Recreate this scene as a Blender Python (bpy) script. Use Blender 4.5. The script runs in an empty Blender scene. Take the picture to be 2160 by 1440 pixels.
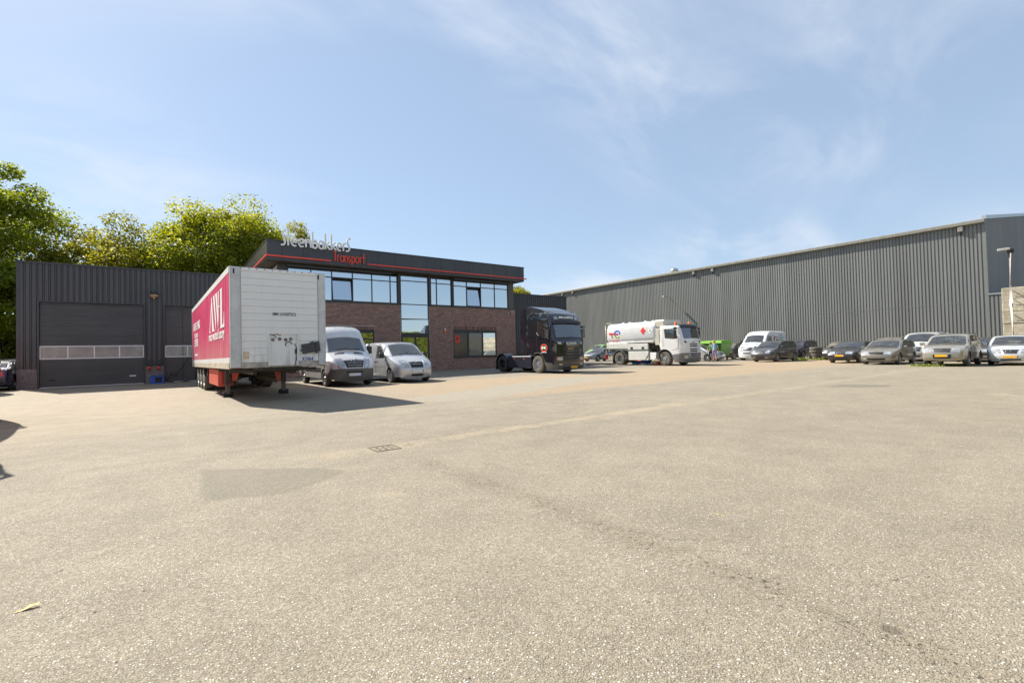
import bpy, bmesh, math, random
import numpy as np
from mathutils import Vector, Matrix
from mathutils.geometry import delaunay_2d_cdt
random.seed(7)
rad = math.radians
scene = bpy.context.scene
col = scene.collection

# ------------------------------------------------------------------ camera
# world frame: X runs along the office front, Y runs away from the yard, ground at z = 0
FPX, PITCH, ROLL, AZ = 985.0, rad(1.2), rad(1.365), rad(53.5)
cam = bpy.data.cameras.new("camera")
cam.sensor_width = 36.0
cam.lens = 36.0 * FPX / 2160.0
cam.clip_start, cam.clip_end = 0.05, 3000.0
camo = bpy.data.objects.new("camera", cam)
col.objects.link(camo)
cr, sr, ct, st = math.cos(ROLL), math.sin(ROLL), math.cos(PITCH), math.sin(PITCH)
rgt = Vector((cr, sr * st, -sr * ct))
upv = Vector((sr, -cr * st, cr * ct))
fwd = Vector((0, ct, st))
cam_rot = Matrix((rgt, upv, -fwd)).transposed()
# heading: the optical axis points to (cos AZ, sin AZ) in the X,Y frame
turn = Matrix.Rotation(AZ - math.pi / 2, 3, 'Z')
camo.matrix_world = Matrix.Translation((0, 0, 1.3)) @ (turn @ cam_rot).to_4x4()
scene.camera = camo

# ------------------------------------------------------------------ sky, sun, exposure
SUN_TRAVEL = Vector((0.38, -1.0, -1.0)).normalized()
sun_el = math.asin(-SUN_TRAVEL.z)
sun_az = math.atan2(-SUN_TRAVEL.x, -SUN_TRAVEL.y)      # from +Y towards +X
world = bpy.data.worlds.new("World")
scene.world = world
world.use_nodes = True
wt = world.node_tree
wt.nodes.clear()
def wn(t, **k):
    n = wt.nodes.new(t)
    for a, b in k.items(): setattr(n, a, b)
    return n
w_out = wn('ShaderNodeOutputWorld')
w_bg = wn('ShaderNodeBackground'); w_bg.inputs[1].default_value = 0.079
w_sky = wn('ShaderNodeTexSky', sky_type='NISHITA', sun_disc=False, sun_elevation=sun_el, sun_rotation=sun_az,
           altitude=0.0, air_density=1.0, dust_density=0.35, ozone_density=1.2)
w_tc = wn('ShaderNodeTexCoord')
w_sep = wn('ShaderNodeSeparateXYZ')
wt.links.new(w_tc.outputs['Generated'], w_sep.inputs[0])
def wmath(op, a, b=None):
    n = wn('ShaderNodeMath', operation=op)
    for i, v in enumerate((a, b)):
        if v is None: continue
        if isinstance(v, (int, float)): n.inputs[i].default_value = v
        else: wt.links.new(v, n.inputs[i])
    return n.outputs[0]
zc = wmath('ADD', wmath('MAXIMUM', w_sep.outputs[2], 0.0), 0.22)
w_cmb = wn('ShaderNodeCombineXYZ')
wt.links.new(wmath('DIVIDE', w_sep.outputs[0], zc), w_cmb.inputs[0])
wt.links.new(wmath('DIVIDE', w_sep.outputs[1], zc), w_cmb.inputs[1])
w_map = wn('ShaderNodeMapping')
w_map.inputs['Rotation'].default_value = (0, 0, rad(-35))
w_map.inputs['Scale'].default_value = (0.9, 1.7, 1)
w_map.inputs['Location'].default_value = (-9.3, 1.2, 0)
wt.links.new(w_cmb.outputs[0], w_map.inputs[0])
w_n1 = wn('ShaderNodeTexNoise'); w_n1.inputs['Scale'].default_value = 1.5; w_n1.inputs['Detail'].default_value = 9
w_n1.inputs['Roughness'].default_value = 0.58; w_n1.inputs['Distortion'].default_value = 0.5
w_n2 = wn('ShaderNodeTexNoise'); w_n2.inputs['Scale'].default_value = 0.55; w_n2.inputs['Detail'].default_value = 2
wt.links.new(w_map.outputs[0], w_n1.inputs['Vector']); wt.links.new(w_map.outputs[0], w_n2.inputs['Vector'])
def wramp(src, a, b):
    r = wn('ShaderNodeMapRange', interpolation_type='SMOOTHSTEP')
    r.inputs['From Min'].default_value = a; r.inputs['From Max'].default_value = b
    wt.links.new(src, r.inputs['Value']); return r.outputs[0]
cl = wmath('MULTIPLY', wramp(w_n1.outputs[0], 0.36, 0.74), wramp(w_n2.outputs[0], 0.42, 0.62))
cl = wmath('MULTIPLY', cl, 0.7)
# a thin even veil of cirrus over the whole sky, and the wisps on top of it
w_veil = wn('ShaderNodeMix', data_type='RGBA')
w_veil.inputs['Factor'].default_value = 0.60
w_veil.inputs['B'].default_value = (3.0, 3.85, 5.05, 1)
wt.links.new(w_sky.outputs[0], w_veil.inputs['A'])
w_mix = wn('ShaderNodeMix', data_type='RGBA')
w_mix.inputs['B'].default_value = (5.3, 5.6, 6.2, 1)
wt.links.new(cl, w_mix.inputs['Factor'])
wt.links.new(w_veil.outputs['Result'], w_mix.inputs['A'])
wt.links.new(w_mix.outputs['Result'], w_bg.inputs[0])
wt.links.new(w_bg.outputs[0], w_out.inputs[0])

sl = bpy.data.lights.new("sun", 'SUN')
sl.energy = 4.9
sl.angle = rad(0.53)
sl.color = (1.0, 0.94, 0.84)
so = bpy.data.objects.new("sun", sl)
so.rotation_euler = SUN_TRAVEL.to_track_quat('-Z', 'Y').to_euler()
so.location = (-20, 50, 60)
col.objects.link(so)
vs = scene.view_settings
scene.display_settings.display_device = 'sRGB'
vs.view_transform = 'Standard'; vs.look = 'None'; vs.gamma = 1.0; vs.use_curve_mapping = False
vs.exposure = 1.07
scene.cycles.max_bounces = 8
scene.cycles.transparent_max_bounces = 12
# ------------------------------------------------------------------ object helpers
def thing(name, label, cat, loc=(0, 0, 0), rz=0.0, group=None, scale=1.0):
    o = bpy.data.objects.new(name, None)
    o.empty_display_size = 0.2
    o.location = loc; o.rotation_euler = (0, 0, rz); o.scale = (scale,) * 3
    col.objects.link(o)
    return tag(o, label, cat, group)
def tag(o, label, cat, group=None, kind=None):
    o['label'] = label; o['category'] = cat
    if group: o['group'] = group
    if kind: o['kind'] = kind
    return o
def link(name, me, parent=None, label=None, kind=None):
    o = bpy.data.objects.new(name, me)
    col.objects.link(o)
    if parent is not None: o.parent = parent
    if label: o['label'] = label
    if kind: o['kind'] = kind
    return o
class MB:
    """collects simple solids into one mesh"""
    def __init__(s): s.v = []; s.f = []; s.m = []; s.sm = []
    def add(s, v, f, mi=0, smooth=False, mat4=None):
        b = len(s.v)
        if mat4 is not None: v = [tuple(mat4 @ Vector(p)) for p in v]
        s.v += [tuple(p) for p in v]
        for q in f: s.f.append(tuple(i + b for i in q)); s.m.append(mi); s.sm.append(smooth)
        return s
    def box(s, x0, x1, y0, y1, z0, z1, mi=0, mat4=None):
        v = [(x, y, z) for x in (x0, x1) for y in (y0, y1) for z in (z0, z1)]
        f = [(0, 1, 3, 2), (4, 6, 7, 5), (0, 4, 5, 1), (2, 3, 7, 6), (0, 2, 6, 4), (1, 5, 7, 3)]
        return s.add(v, f, mi, False, mat4)
    def cbox(s, c, d, mi=0, mat4=None):
        return s.box(c[0] - d[0] / 2, c[0] + d[0] / 2, c[1] - d[1] / 2, c[1] + d[1] / 2, c[2] - d[2] / 2, c[2] + d[2] / 2, mi, mat4)
    def bev(s, x0, x1, y0, y1, z0, z1, r=0.02, mi=0, mat4=None):
        """box with chamfered edges"""
        v = []; idx = {}
        xs, ys, zs = (x0, x1), (y0, y1), (z0, z1)
        for i in (0, 1):
            for j in (0, 1):
                for k in (0, 1):
                    dx, dy, dz = [r if t == 0 else -r for t in (i, j, k)]
                    for a, p in enumerate(((xs[i], ys[j] + dy, zs[k] + dz), (xs[i] + dx, ys[j], zs[k] + dz), (xs[i] + dx, ys[j] + dy, zs[k]))):
                        idx[(i, j, k, a)] = len(v); v.append(p)
        f = []
        for i in (0, 1):
            q = [idx[(i, 0, 0, 0)], idx[(i, 1, 0, 0)], idx[(i, 1, 1, 0)], idx[(i, 0, 1, 0)]]; f.append(q if i else q[::-1])
            q = [idx[(0, i, 0, 1)], idx[(1, i, 0, 1)], idx[(1, i, 1, 1)], idx[(0, i, 1, 1)]]; f.append(q[::-1] if i else q)
            q = [idx[(0, 0, i, 2)], idx[(1, 0, i, 2)], idx[(1, 1, i, 2)], idx[(0, 1, i, 2)]]; f.append(q if i else q[::-1])
        for a in (0, 1):
            for b in (0, 1):
                f.append([idx[(0, a, b, 1)], idx[(1, a, b, 1)], idx[(1, a, b, 2)], idx[(0, a, b, 2)]])
                f.append([idx[(a, 0, b, 0)], idx[(a, 1, b, 0)], idx[(a, 1, b, 2)], idx[(a, 0, b, 2)]])
                f.append([idx[(a, b, 0, 0)], idx[(a, b, 1, 0)], idx[(a, b, 1, 1)], idx[(a, b, 0, 1)]])
        for i in (0, 1):
            for j in (0, 1):
                for k in (0, 1): f.append([idx[(i, j, k, 0)], idx[(i, j, k, 1)], idx[(i, j, k, 2)]])
        return s.add(v, f, mi, False, mat4)
    def tube(s, pts, r, n=8, mi=0, caps=True):
        pts = [Vector(p) for p in pts]; rings = []
        rr = r if isinstance(r, (list, tuple)) else [r] * len(pts)
        up = None; v = []
        for i, p in enumerate(pts):
            d = (pts[min(i + 1, len(pts) - 1)] - pts[max(i - 1, 0)]).normalized()
            if up is None: up = Vector((0, 0, 1)) if abs(d.z) < 0.9 else Vector((1, 0, 0))
            a = d.cross(up).normalized(); b = d.cross(a).normalized(); up = b if abs(d.dot(b)) < .5 else up
            up = -b if False else up
            for k in range(n):
                t = 2 * math.pi * k / n
                v.append(p + (a * math.cos(t) + b * math.sin(t)) * rr[i])
        f = []
        for i in range(len(pts) - 1):
            for k in range(n):
                f.append((i * n + k, i * n + (k + 1) % n, (i + 1) * n + (k + 1) % n, (i + 1) * n + k))
        s.add(v, f, mi, True)
        if caps:
            b0 = len(s.v) - len(v)
            s.f.append(tuple(b0 + k for k in range(n))); s.m.append(mi); s.sm.append(False)
            s.f.append(tuple(b0 + (len(pts) - 1) * n + k for k in range(n))[::-1]); s.m.append(mi); s.sm.append(False)
        return s
    def lathe(s, prof, n=24, axis='Y', o=(0, 0, 0), mi=0, smooth=True):
        """prof: list of (r, a) along the axis"""
        v = []
        for r, a in prof:
            for k in range(n):
                t = 2 * math.pi * k / n; c, q = r * math.cos(t), r * math.sin(t)
                p = {'Y': (c, a, q), 'Z': (c, q, a), 'X': (a, c, q)}[axis]
                v.append((p[0] + o[0], p[1] + o[1], p[2] + o[2]))
        f = [(i * n + k, i * n + (k + 1) % n, (i + 1) * n + (k + 1) % n, (i + 1) * n + k) for i in range(len(prof) - 1) for k in range(n)]
        return s.add(v, f, mi, smooth)
    def prism(s, poly, axis, a0, a1, mi=0, mat4=None):
        """extrude a 2D polygon; axis X: poly=(y,z)  Y: (x,z)  Z: (x,y)"""
        def P(p, a): return {'X': (a, p[0], p[1]), 'Y': (p[0], a, p[1]), 'Z': (p[0], p[1], a)}[axis]
        n = len(poly)
        v = [P(p, a0) for p in poly] + [P(p, a1) for p in poly]
        f = [tuple(range(n)), tuple(range(n, 2 * n))[::-1]] + [(i, i + n, (i + 1) % n + n, (i + 1) % n) for i in range(n)]
        return s.add(v, f, mi, False, mat4)
    def sweep(s, pts, width, depth, frame, mi=0):
        """flat stroke: 2D polyline pts in the plane frame(x,z)->3D front, extruded by depth"""
        n = len(pts); L = []; R = []
        for i in range(n):
            a = pts[max(i - 1, 0)]; b = pts[min(i + 1, n - 1)]
            d = Vector((b[0] - a[0], b[1] - a[1])); d.normalize()
            nx, ny = -d.y * width / 2, d.x * width / 2
            L.append((pts[i][0] + nx, pts[i][1] + ny)); R.append((pts[i][0] - nx, pts[i][1] - ny))
        v = [frame(p, 0) for p in L] + [frame(p, 0) for p in R] + [frame(p, depth) for p in L] + [frame(p, depth) for p in R]
        f = []
        for i in range(n - 1):
            f += [(i, n + i, n + i + 1, i + 1), (2 * n + i, 2 * n + i + 1, 3 * n + i + 1, 3 * n + i), (i, i + 1, 2 * n + i + 1, 2 * n + i), (n + i, 3 * n + i, 3 * n + i + 1, n + i + 1)]
        f += [(0, 2 * n, 3 * n, n), (n - 1, 2 * n - 1, 4 * n - 1, 3 * n - 1)]
        return s.add(v, f, mi)
    def mesh(s, name, mats, sharp=None):
        me = bpy.data.meshes.new(name)
        me.from_pydata(s.v, [], s.f)
        for m in (mats if isinstance(mats, (list, tuple)) else [mats]): me.materials.append(m)
        me.polygons.foreach_set('material_index', s.m)
        me.polygons.foreach_set('use_smooth', s.sm)
        bm = bmesh.new(); bm.from_mesh(me); bmesh.ops.recalc_face_normals(bm, faces=bm.faces); bm.to_mesh(me); bm.free()
        if sharp: me.polygons.foreach_set('use_smooth', [True] * len(me.polygons)); me.set_sharp_from_angle(angle=rad(sharp))
        me.update()
        return me
    def build(s, name, mats, parent=None, label=None, kind=None, sharp=None):
        return link(name, s.mesh(name, mats, sharp), parent, label, kind)
def box(name, mat, parent, *a, label=None, r=0.0, mat4=None):
    m = MB()
    if r: m.bev(*a, r=r, mat4=mat4)
    else: m.box(*a, mat4=mat4)
    return m.build(name, mat, parent, label)
_txt = {}
def text(name, s, size, mat, parent, mtx, depth=0.004, sx=1.0, bold=0.0, label=None, align='LEFT'):
    """flat lettering; mtx places the text's XY plane"""
    key = (s, size, depth, bold, align)
    if key not in _txt:
        cu = bpy.data.curves.new("lettering", 'FONT')
        cu.body = s; cu.size = size; cu.extrude = depth / 2; cu.offset = bold; cu.resolution_u = 2; cu.align_x = align
        ob = bpy.data.objects.new("lettering_tmp", cu); col.objects.link(ob)
        bpy.context.view_layer.update()
        me = bpy.data.meshes.new_from_object(ob.evaluated_get(bpy.context.evaluated_depsgraph_get()))
        bpy.data.objects.remove(ob); bpy.data.curves.remove(cu)
        _txt[key] = me
    me = _txt[key].copy(); me.materials.clear(); me.materials.append(mat)
    me.transform(mtx @ Matrix.Diagonal((sx, 1, 1, 1)))
    return link(name, me, parent, label, kind='stuff' if len(s) > 1 else None)
def face_mtx(o, right, up):
    r = Vector(right).normalized(); u = Vector(up).normalized(); n = r.cross(u)
    m = Matrix((r, u, n)).transposed().to_4x4(); m.translation = Vector(o); return m

# ------------------------------------------------------------------ materials
def newmat(name):
    m = bpy.data.materials.new(name); m.use_nodes = True
    nt = m.node_tree; nt.nodes.clear()
    out = nt.nodes.new('ShaderNodeOutputMaterial'); bs = nt.nodes.new('ShaderNodeBsdfPrincipled')
    nt.links.new(bs.outputs[0], out.inputs[0])
    return m, nt, bs, out
def nd(nt, t, **k):
    n = nt.nodes.new(t)
    for a, b in k.items():
        if a.startswith('i_'): n.inputs[a[2:].replace('_', ' ')].default_value = b
        else: setattr(n, a, b)
    return n
def noise(nt, scale, detail=4, rough=0.55, coord=None, distort=0.0, vscale=None):
    n = nd(nt, 'ShaderNodeTexNoise'); n.inputs['Scale'].default_value = scale; n.inputs['Detail'].default_value = detail
    n.inputs['Roughness'].default_value = rough; n.inputs['Distortion'].default_value = distort
    tc = coord or nd(nt, 'ShaderNodeTexCoord').outputs['Object']
    if vscale:
        mp = nd(nt, 'ShaderNodeMapping'); mp.inputs['Scale'].default_value = vscale; nt.links.new(tc, mp.inputs[0]); tc = mp.outputs[0]
    nt.links.new(tc, n.inputs['Vector'])
    return n.outputs[0]
def mrange(nt, src, a, b, c=0.0, d=1.0, smooth=True):
    r = nd(nt, 'ShaderNodeMapRange'); r.interpolation_type = 'SMOOTHSTEP' if smooth else 'LINEAR'
    r.inputs['From Min'].default_value = a; r.inputs['From Max'].default_value = b
    r.inputs['To Min'].default_value = c; r.inputs['To Max'].default_value = d
    nt.links.new(src, r.inputs['Value']); return r.outputs[0]
def mixc(nt, fac, a, b, blend='MIX'):
    n = nd(nt, 'ShaderNodeMix', data_type='RGBA', blend_type=blend)
    for key, v in (('Factor', fac), ('A', a), ('B', b)):
        if isinstance(v, (int, float)): n.inputs[key].default_value = v
        elif isinstance(v, tuple): n.inputs[key].default_value = v if len(v) == 4 else v + (1,)
        else: nt.links.new(v, n.inputs[key])
    return n.outputs['Result']
def mth(nt, op, a, b=None, c=None, clamp=False):
    n = nd(nt, 'ShaderNodeMath', operation=op, use_clamp=clamp)
    for i, v in enumerate((a, b, c)):
        if v is None: continue
        if isinstance(v, (int, float)): n.inputs[i].default_value = v
        else: nt.links.new(v, n.inputs[i])
    return n.outputs[0]
def bump(nt, bs, h, strength=0.3, dist=0.01):
    b = nd(nt, 'ShaderNodeBump'); b.inputs['Strength'].default_value = strength; b.inputs['Distance'].default_value = dist
    nt.links.new(h, b.inputs['Height']); nt.links.new(b.outputs[0], bs.inputs['Normal'])
def plain(name, c, rough=0.5, metal=0.0, var=0.12, vscale=3.0, spec=0.5, coat=0.0, bmp=0.0, bscale=40, streak=None, dust=0.0):
    m, nt, bs, out = newmat(name)
    bs.inputs['Roughness'].default_value = rough; bs.inputs['Metallic'].default_value = metal
    bs.inputs['Specular IOR Level'].default_value = spec
    bs.inputs['Coat Weight'].default_value = coat; bs.inputs['Coat Roughness'].default_value = 0.06
    n = noise(nt, vscale, 6, 0.6, vscale=streak)
    k = mrange(nt, n, 0.3, 0.72, 1 - var, 1 + var)
    cc = mixc(nt, 1.0, tuple(c), k, 'MULTIPLY')
    if dust:
        geo = nd(nt, 'ShaderNodeNewGeometry'); sp = nd(nt, 'ShaderNodeSeparateXYZ'); nt.links.new(geo.outputs['Normal'], sp.inputs[0])
        up = mrange(nt, sp.outputs[2], -0.1, 0.9, 0.25, 1.0)
        d = mth(nt, 'MULTIPLY', mrange(nt, noise(nt, 2.3, 5, 0.65), 0.25, 0.7), mth(nt, 'MULTIPLY', up, dust))
        cc = mixc(nt, d, cc, (0.30, 0.26, 0.20))
        nt.links.new(mrange(nt, d, 0, 0.6, rough, 0.7, False), bs.inputs['Roughness'])
        nt.links.new(mrange(nt, d, 0, 0.6, metal, 0.0, False), bs.inputs['Metallic'])
        nt.links.new(mrange(nt, d, 0, 0.6, coat, 0.1, False), bs.inputs['Coat Weight'])
    nt.links.new(cc, bs.inputs['Base Color'])
    if bmp: bump(nt, bs, noise(nt, bscale, 3), bmp, 0.01)
    return m
def paint(name, c, metal=0.35, rough=0.32, dust=0.25):
    return plain(name, c, rough * .9, metal, 0.06, 1.5, 0.5, 1.0, dust=dust * .6)
M = {}
M['black_plastic'] = plain('black_plastic', (0.022, 0.022, 0.024), 0.5)
M['rubber'] = plain('rubber', (0.030, 0.028, 0.027), 0.75, var=0.3, vscale=6, bmp=0.2, dust=0.35)
M['rubber_dusty'] = plain('rubber_dusty', (0.11, 0.095, 0.075), 0.85, var=0.3, vscale=6, bmp=0.2)
M['dark'] = plain('dark_underside', (0.012, 0.012, 0.013), 0.7)
M['steel'] = plain('steel', (0.42, 0.42, 0.43), 0.35, 0.8, 0.15)
M['alloy'] = plain('alloy', (0.46, 0.46, 0.47), 0.32, 0.75, 0.12)
M['chrome'] = plain('chrome', (0.75, 0.75, 0.76), 0.12, 1.0, 0.04)
M['galv'] = plain('galvanised', (0.38, 0.38, 0.36), 0.5, 0.5, 0.2)
M['white_plastic'] = plain('white_plastic', (0.7, 0.7, 0.68), 0.4, var=0.05)
M['plate_yellow'] = plain('plate_yellow', (0.80, 0.42, 0.015), 0.4, var=0.05)
M['plate_white'] = plain('plate_white', (0.62, 0.64, 0.68), 0.4, var=0.05)
M['plate_blue'] = plain('plate_blue', (0.02, 0.09, 0.45), 0.4, var=0.05)
M['orange'] = plain('orange_lens', (0.75, 0.16, 0.02), 0.25, var=0.1)
M['red_lens'] = plain('red_lens', (0.55, 0.02, 0.015), 0.2, var=0.1, coat=0.6)
M['white'] = plain('white_paint', (0.74, 0.74, 0.72), 0.4, var=0.05)
M['red_paint'] = plain('red_paint', (0.62, 0.055, 0.035), 0.45, var=0.1)
M['navy'] = plain('navy_print', (0.02, 0.03, 0.22), 0.5, var=0.05)
M['blackprint'] = plain('black_print', (0.015, 0.015, 0.016), 0.5, var=0.05)
M['whiteprint'] = plain('white_print', (0.78, 0.77, 0.75), 0.5, var=0.05)
def lens_mat():
    m, nt, bs, out = newmat('headlamp_lens')
    v = nd(nt, 'ShaderNodeTexVoronoi'); v.inputs['Scale'].default_value = 8
    nt.links.new(nd(nt, 'ShaderNodeTexCoord').outputs['Object'], v.inputs['Vector'])
    nt.links.new(mixc(nt, mrange(nt, v.outputs['Distance'], 0.1, 0.5), (0.62, 0.63, 0.62), (0.34, 0.35, 0.36)), bs.inputs['Base Color'])
    bs.inputs['Roughness'].default_value = 0.12; bs.inputs['Metallic'].default_value = 0.35; bs.inputs['Coat Weight'].default_value = 1.0
    return m
M['lens'] = lens_mat()
def glass_mat(name, body, refl, tint=(0.9, 0.95, 0.97), rough=0.0, wob=0.0, ior=1.5):
    """opaque-looking glazing: a dark body under a mirror coat"""
    m, nt, bs, out = newmat(name)
    bs.inputs['Base Color'].default_value = tuple(body) + (1,); bs.inputs['Roughness'].default_value = 0.15
    gl = nd(nt, 'ShaderNodeBsdfGlossy'); gl.inputs['Roughness'].default_value = rough; gl.inputs['Color'].default_value = tuple(tint) + (1,)
    fr = nd(nt, 'ShaderNodeFresnel'); fr.inputs['IOR'].default_value = ior
    mx = nd(nt, 'ShaderNodeMixShader')
    f = mth(nt, 'MULTIPLY_ADD', fr.outputs[0], 1 - refl, refl, True)
    nt.links.new(f, mx.inputs[0]); nt.links.new(bs.outputs[0], mx.inputs[1]); nt.links.new(gl.outputs[0], mx.inputs[2])
    nt.links.new(mx.outputs[0], out.inputs[0])
    if wob:
        b = nd(nt, 'ShaderNodeBump'); b.inputs['Strength'].default_value = wob; b.inputs['Distance'].default_value = 0.02
        nt.links.new(noise(nt, 0.6, 1), b.inputs['Height']); nt.links.new(b.outputs[0], gl.inputs['Normal'])
    return m
def clear_glass(name, refl, tint, haze=0.0):
    """thin automotive glass: tinted see-through, mirror coat, optional film of dust"""
    m, nt, bs, out = newmat(name)
    tr = nd(nt, 'ShaderNodeBsdfTransparent'); tr.inputs[0].default_value = tuple(tint) + (1,)
    gl = nd(nt, 'ShaderNodeBsdfGlossy'); gl.inputs['Roughness'].default_value = 0.01
    fr = nd(nt, 'ShaderNodeFresnel'); fr.inputs['IOR'].default_value = 1.5
    mx = nd(nt, 'ShaderNodeMixShader'); nt.links.new(mth(nt, 'MULTIPLY_ADD', fr.outputs[0], 1 - refl, refl, True), mx.inputs[0])
    nt.links.new(tr.outputs[0], mx.inputs[1]); nt.links.new(gl.outputs[0], mx.inputs[2])
    bs.inputs['Base Color'].default_value = (.34, .31, .25, 1); bs.inputs['Roughness'].default_value = .8
    m2 = nd(nt, 'ShaderNodeMixShader'); nt.links.new(mrange(nt, noise(nt, 3, 5, .6), .3, .7, haze * .4, haze), m2.inputs[0])
    nt.links.new(mx.outputs[0], m2.inputs[1]); nt.links.new(bs.outputs[0], m2.inputs[2]); nt.links.new(m2.outputs[0], out.inputs[0])
    return m
M['car_glass'] = clear_glass('car_glass', 0.17, (.72, .80, .78), .10)
M['truck_glass'] = clear_glass('truck_glass', 0.22, (.62, .72, .68), .05)
M['trim_fabric'] = plain('seat_fabric', (.11, .11, .115), .85, 0, .15)
M['dash'] = plain('dashboard', (.085, .083, .08), .6, 0, .1)
M['car_glass_dusty'] = clear_glass('car_glass_dusty', 0.12, (.55, .58, .55), .45)
M['mirror_glass'] = glass_mat('coated_window_glass', (0.03, 0.035, 0.04), 0.64, (0.80, 0.87, 0.92), wob=0.10)
M['weak_glass'] = glass_mat('clear_window_glass', (0.006, 0.007, 0.008), 0.0, ior=1.22)
# ------------------------------------------------------------------ the yard
def world_xyz(nt):
    geo = nd(nt, 'ShaderNodeNewGeometry'); sp = nd(nt, 'ShaderNodeSeparateXYZ'); nt.links.new(geo.outputs['Position'], sp.inputs[0])
    return geo.outputs['Position'], sp.outputs
def aggregate(nt, pos, bs, tone=1.0, warm=0.0, strength=1.0):
    """worn asphalt with the stones showing: returns a colour, links the relief"""
    v1 = nd(nt, 'ShaderNodeTexVoronoi'); v1.inputs['Scale'].default_value = 86; v1.inputs['Randomness'].default_value = 1
    v2 = nd(nt, 'ShaderNodeTexVoronoi'); v2.inputs['Scale'].default_value = 165
    wob = nd(nt, 'ShaderNodeVectorMath', operation='MULTIPLY_ADD')
    nz = nd(nt, 'ShaderNodeTexNoise'); nz.inputs['Scale'].default_value = 45; nz.inputs['Detail'].default_value = 2
    nt.links.new(pos, nz.inputs['Vector'])
    nt.links.new(nz.outputs['Color'], wob.inputs[0]); wob.inputs[1].default_value = (0.012,) * 3; nt.links.new(pos, wob.inputs[2])
    nt.links.new(wob.outputs[0], v1.inputs['Vector']); nt.links.new(wob.outputs[0], v2.inputs['Vector'])
    sepc = nd(nt, 'ShaderNodeSeparateColor'); nt.links.new(v1.outputs['Color'], sepc.inputs[0])
    rp = nd(nt, 'ShaderNodeValToRGB'); cr_ = rp.color_ramp
    cr_.elements[0].position = 0.0; cr_.elements[0].color = (0.185, 0.157, 0.116, 1)
    cr_.elements[1].position = 1.0; cr_.elements[1].color = (0.58, 0.55, 0.49, 1)
    for p, c in ((0.16, (0.246, 0.211, 0.158)), (0.5, (0.276, 0.239, 0.180)), (0.72, (0.305, 0.270, 0.212)), (0.86, (0.42, 0.385, 0.32))):
        e = cr_.elements.new(p); e.color = c + (1,)
    nt.links.new(sepc.outputs[0], rp.inputs[0])
    sep2 = nd(nt, 'ShaderNodeSeparateColor'); nt.links.new(v2.outputs['Color'], sep2.inputs[0])
    grain = mrange(nt, sep2.outputs[1], 0, 1, 0.66, 1.32, False)
    # only some of the stones stand clear of the binder, the rest is fine grit; how many varies over the yard
    dens = mrange(nt, noise(nt, 0.7, 4, 0.6, pos), 0.3, 0.7, 0.46, 0.20)
    vis = mrange(nt, mth(nt, 'SUBTRACT', sepc.outputs[2], dens), -0.03, 0.03)
    edge = mrange(nt, v1.outputs['Distance'], 0.34, 0.52, 1.0, 0.0)
    c = mixc(nt, mth(nt, 'MULTIPLY', vis, edge), mixc(nt, 1.0, (0.262, 0.225, 0.168), grain, 'MULTIPLY'), mixc(nt, 1.0, rp.outputs[0], mrange(nt, sep2.outputs[1], 0, 1, 0.92, 1.10, False), 'MULTIPLY'))
    # binder and painted crevice shade around the standing stones, stronger where ravelled
    gap = mth(nt, 'MULTIPLY', vis, mth(nt, 'MULTIPLY', mrange(nt, v1.outputs['Distance'], 0.44, 0.56, 0.0, 1.0), mrange(nt, v1.outputs['Distance'], 0.72, 0.58, 0.0, 1.0)))
    rav = mrange(nt, noise(nt, 1.1, 7, 0.65, pos), 0.42, 0.68)
    c = mixc(nt, mth(nt, 'MULTIPLY', gap, mth(nt, 'MULTIPLY_ADD', rav, 0.35, 0.22)), c, (0.125, 0.100, 0.068))
    big = noise(nt, 0.23, 6, 0.6, pos); mid = noise(nt, 1.7, 6, 0.62, pos)
    k = mth(nt, 'MULTIPLY', mrange(nt, big, 0.3, 0.7, 0.95, 1.06), mrange(nt, mid, 0.3, 0.72, 0.92, 1.07))
    c = mixc(nt, 1.0, c, mth(nt, 'MULTIPLY', k, tone), 'MULTIPLY')
    hgt = mth(nt, 'SUBTRACT', mth(nt, 'MULTIPLY', mth(nt, 'MULTIPLY', vis, edge), mth(nt, 'MULTIPLY_ADD', sepc.outputs[1], 0.5, 0.4)), mth(nt, 'MULTIPLY', gap, 0.35))
    hgt = mth(nt, 'ADD', hgt, mth(nt, 'MULTIPLY', sep2.outputs[0], 0.35))
    b = nd(nt, 'ShaderNodeBump'); b.inputs['Strength'].default_value = 0.75 * strength; b.inputs['Distance'].default_value = 0.006
    nt.links.new(hgt, b.inputs['Height'])
    b2 = nd(nt, 'ShaderNodeBump'); b2.inputs['Strength'].default_value = 0.35; b2.inputs['Distance'].default_value = 0.05
    nt.links.new(mid, b2.inputs['Height']); nt.links.new(b2.outputs[0], b.inputs['Normal'])
    nt.links.new(b.outputs[0], bs.inputs['Normal'])
    bs.inputs['Roughness'].default_value = 0.85; bs.inputs['Specular IOR Level'].default_value = 0.25
    return c, mid, big
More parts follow.
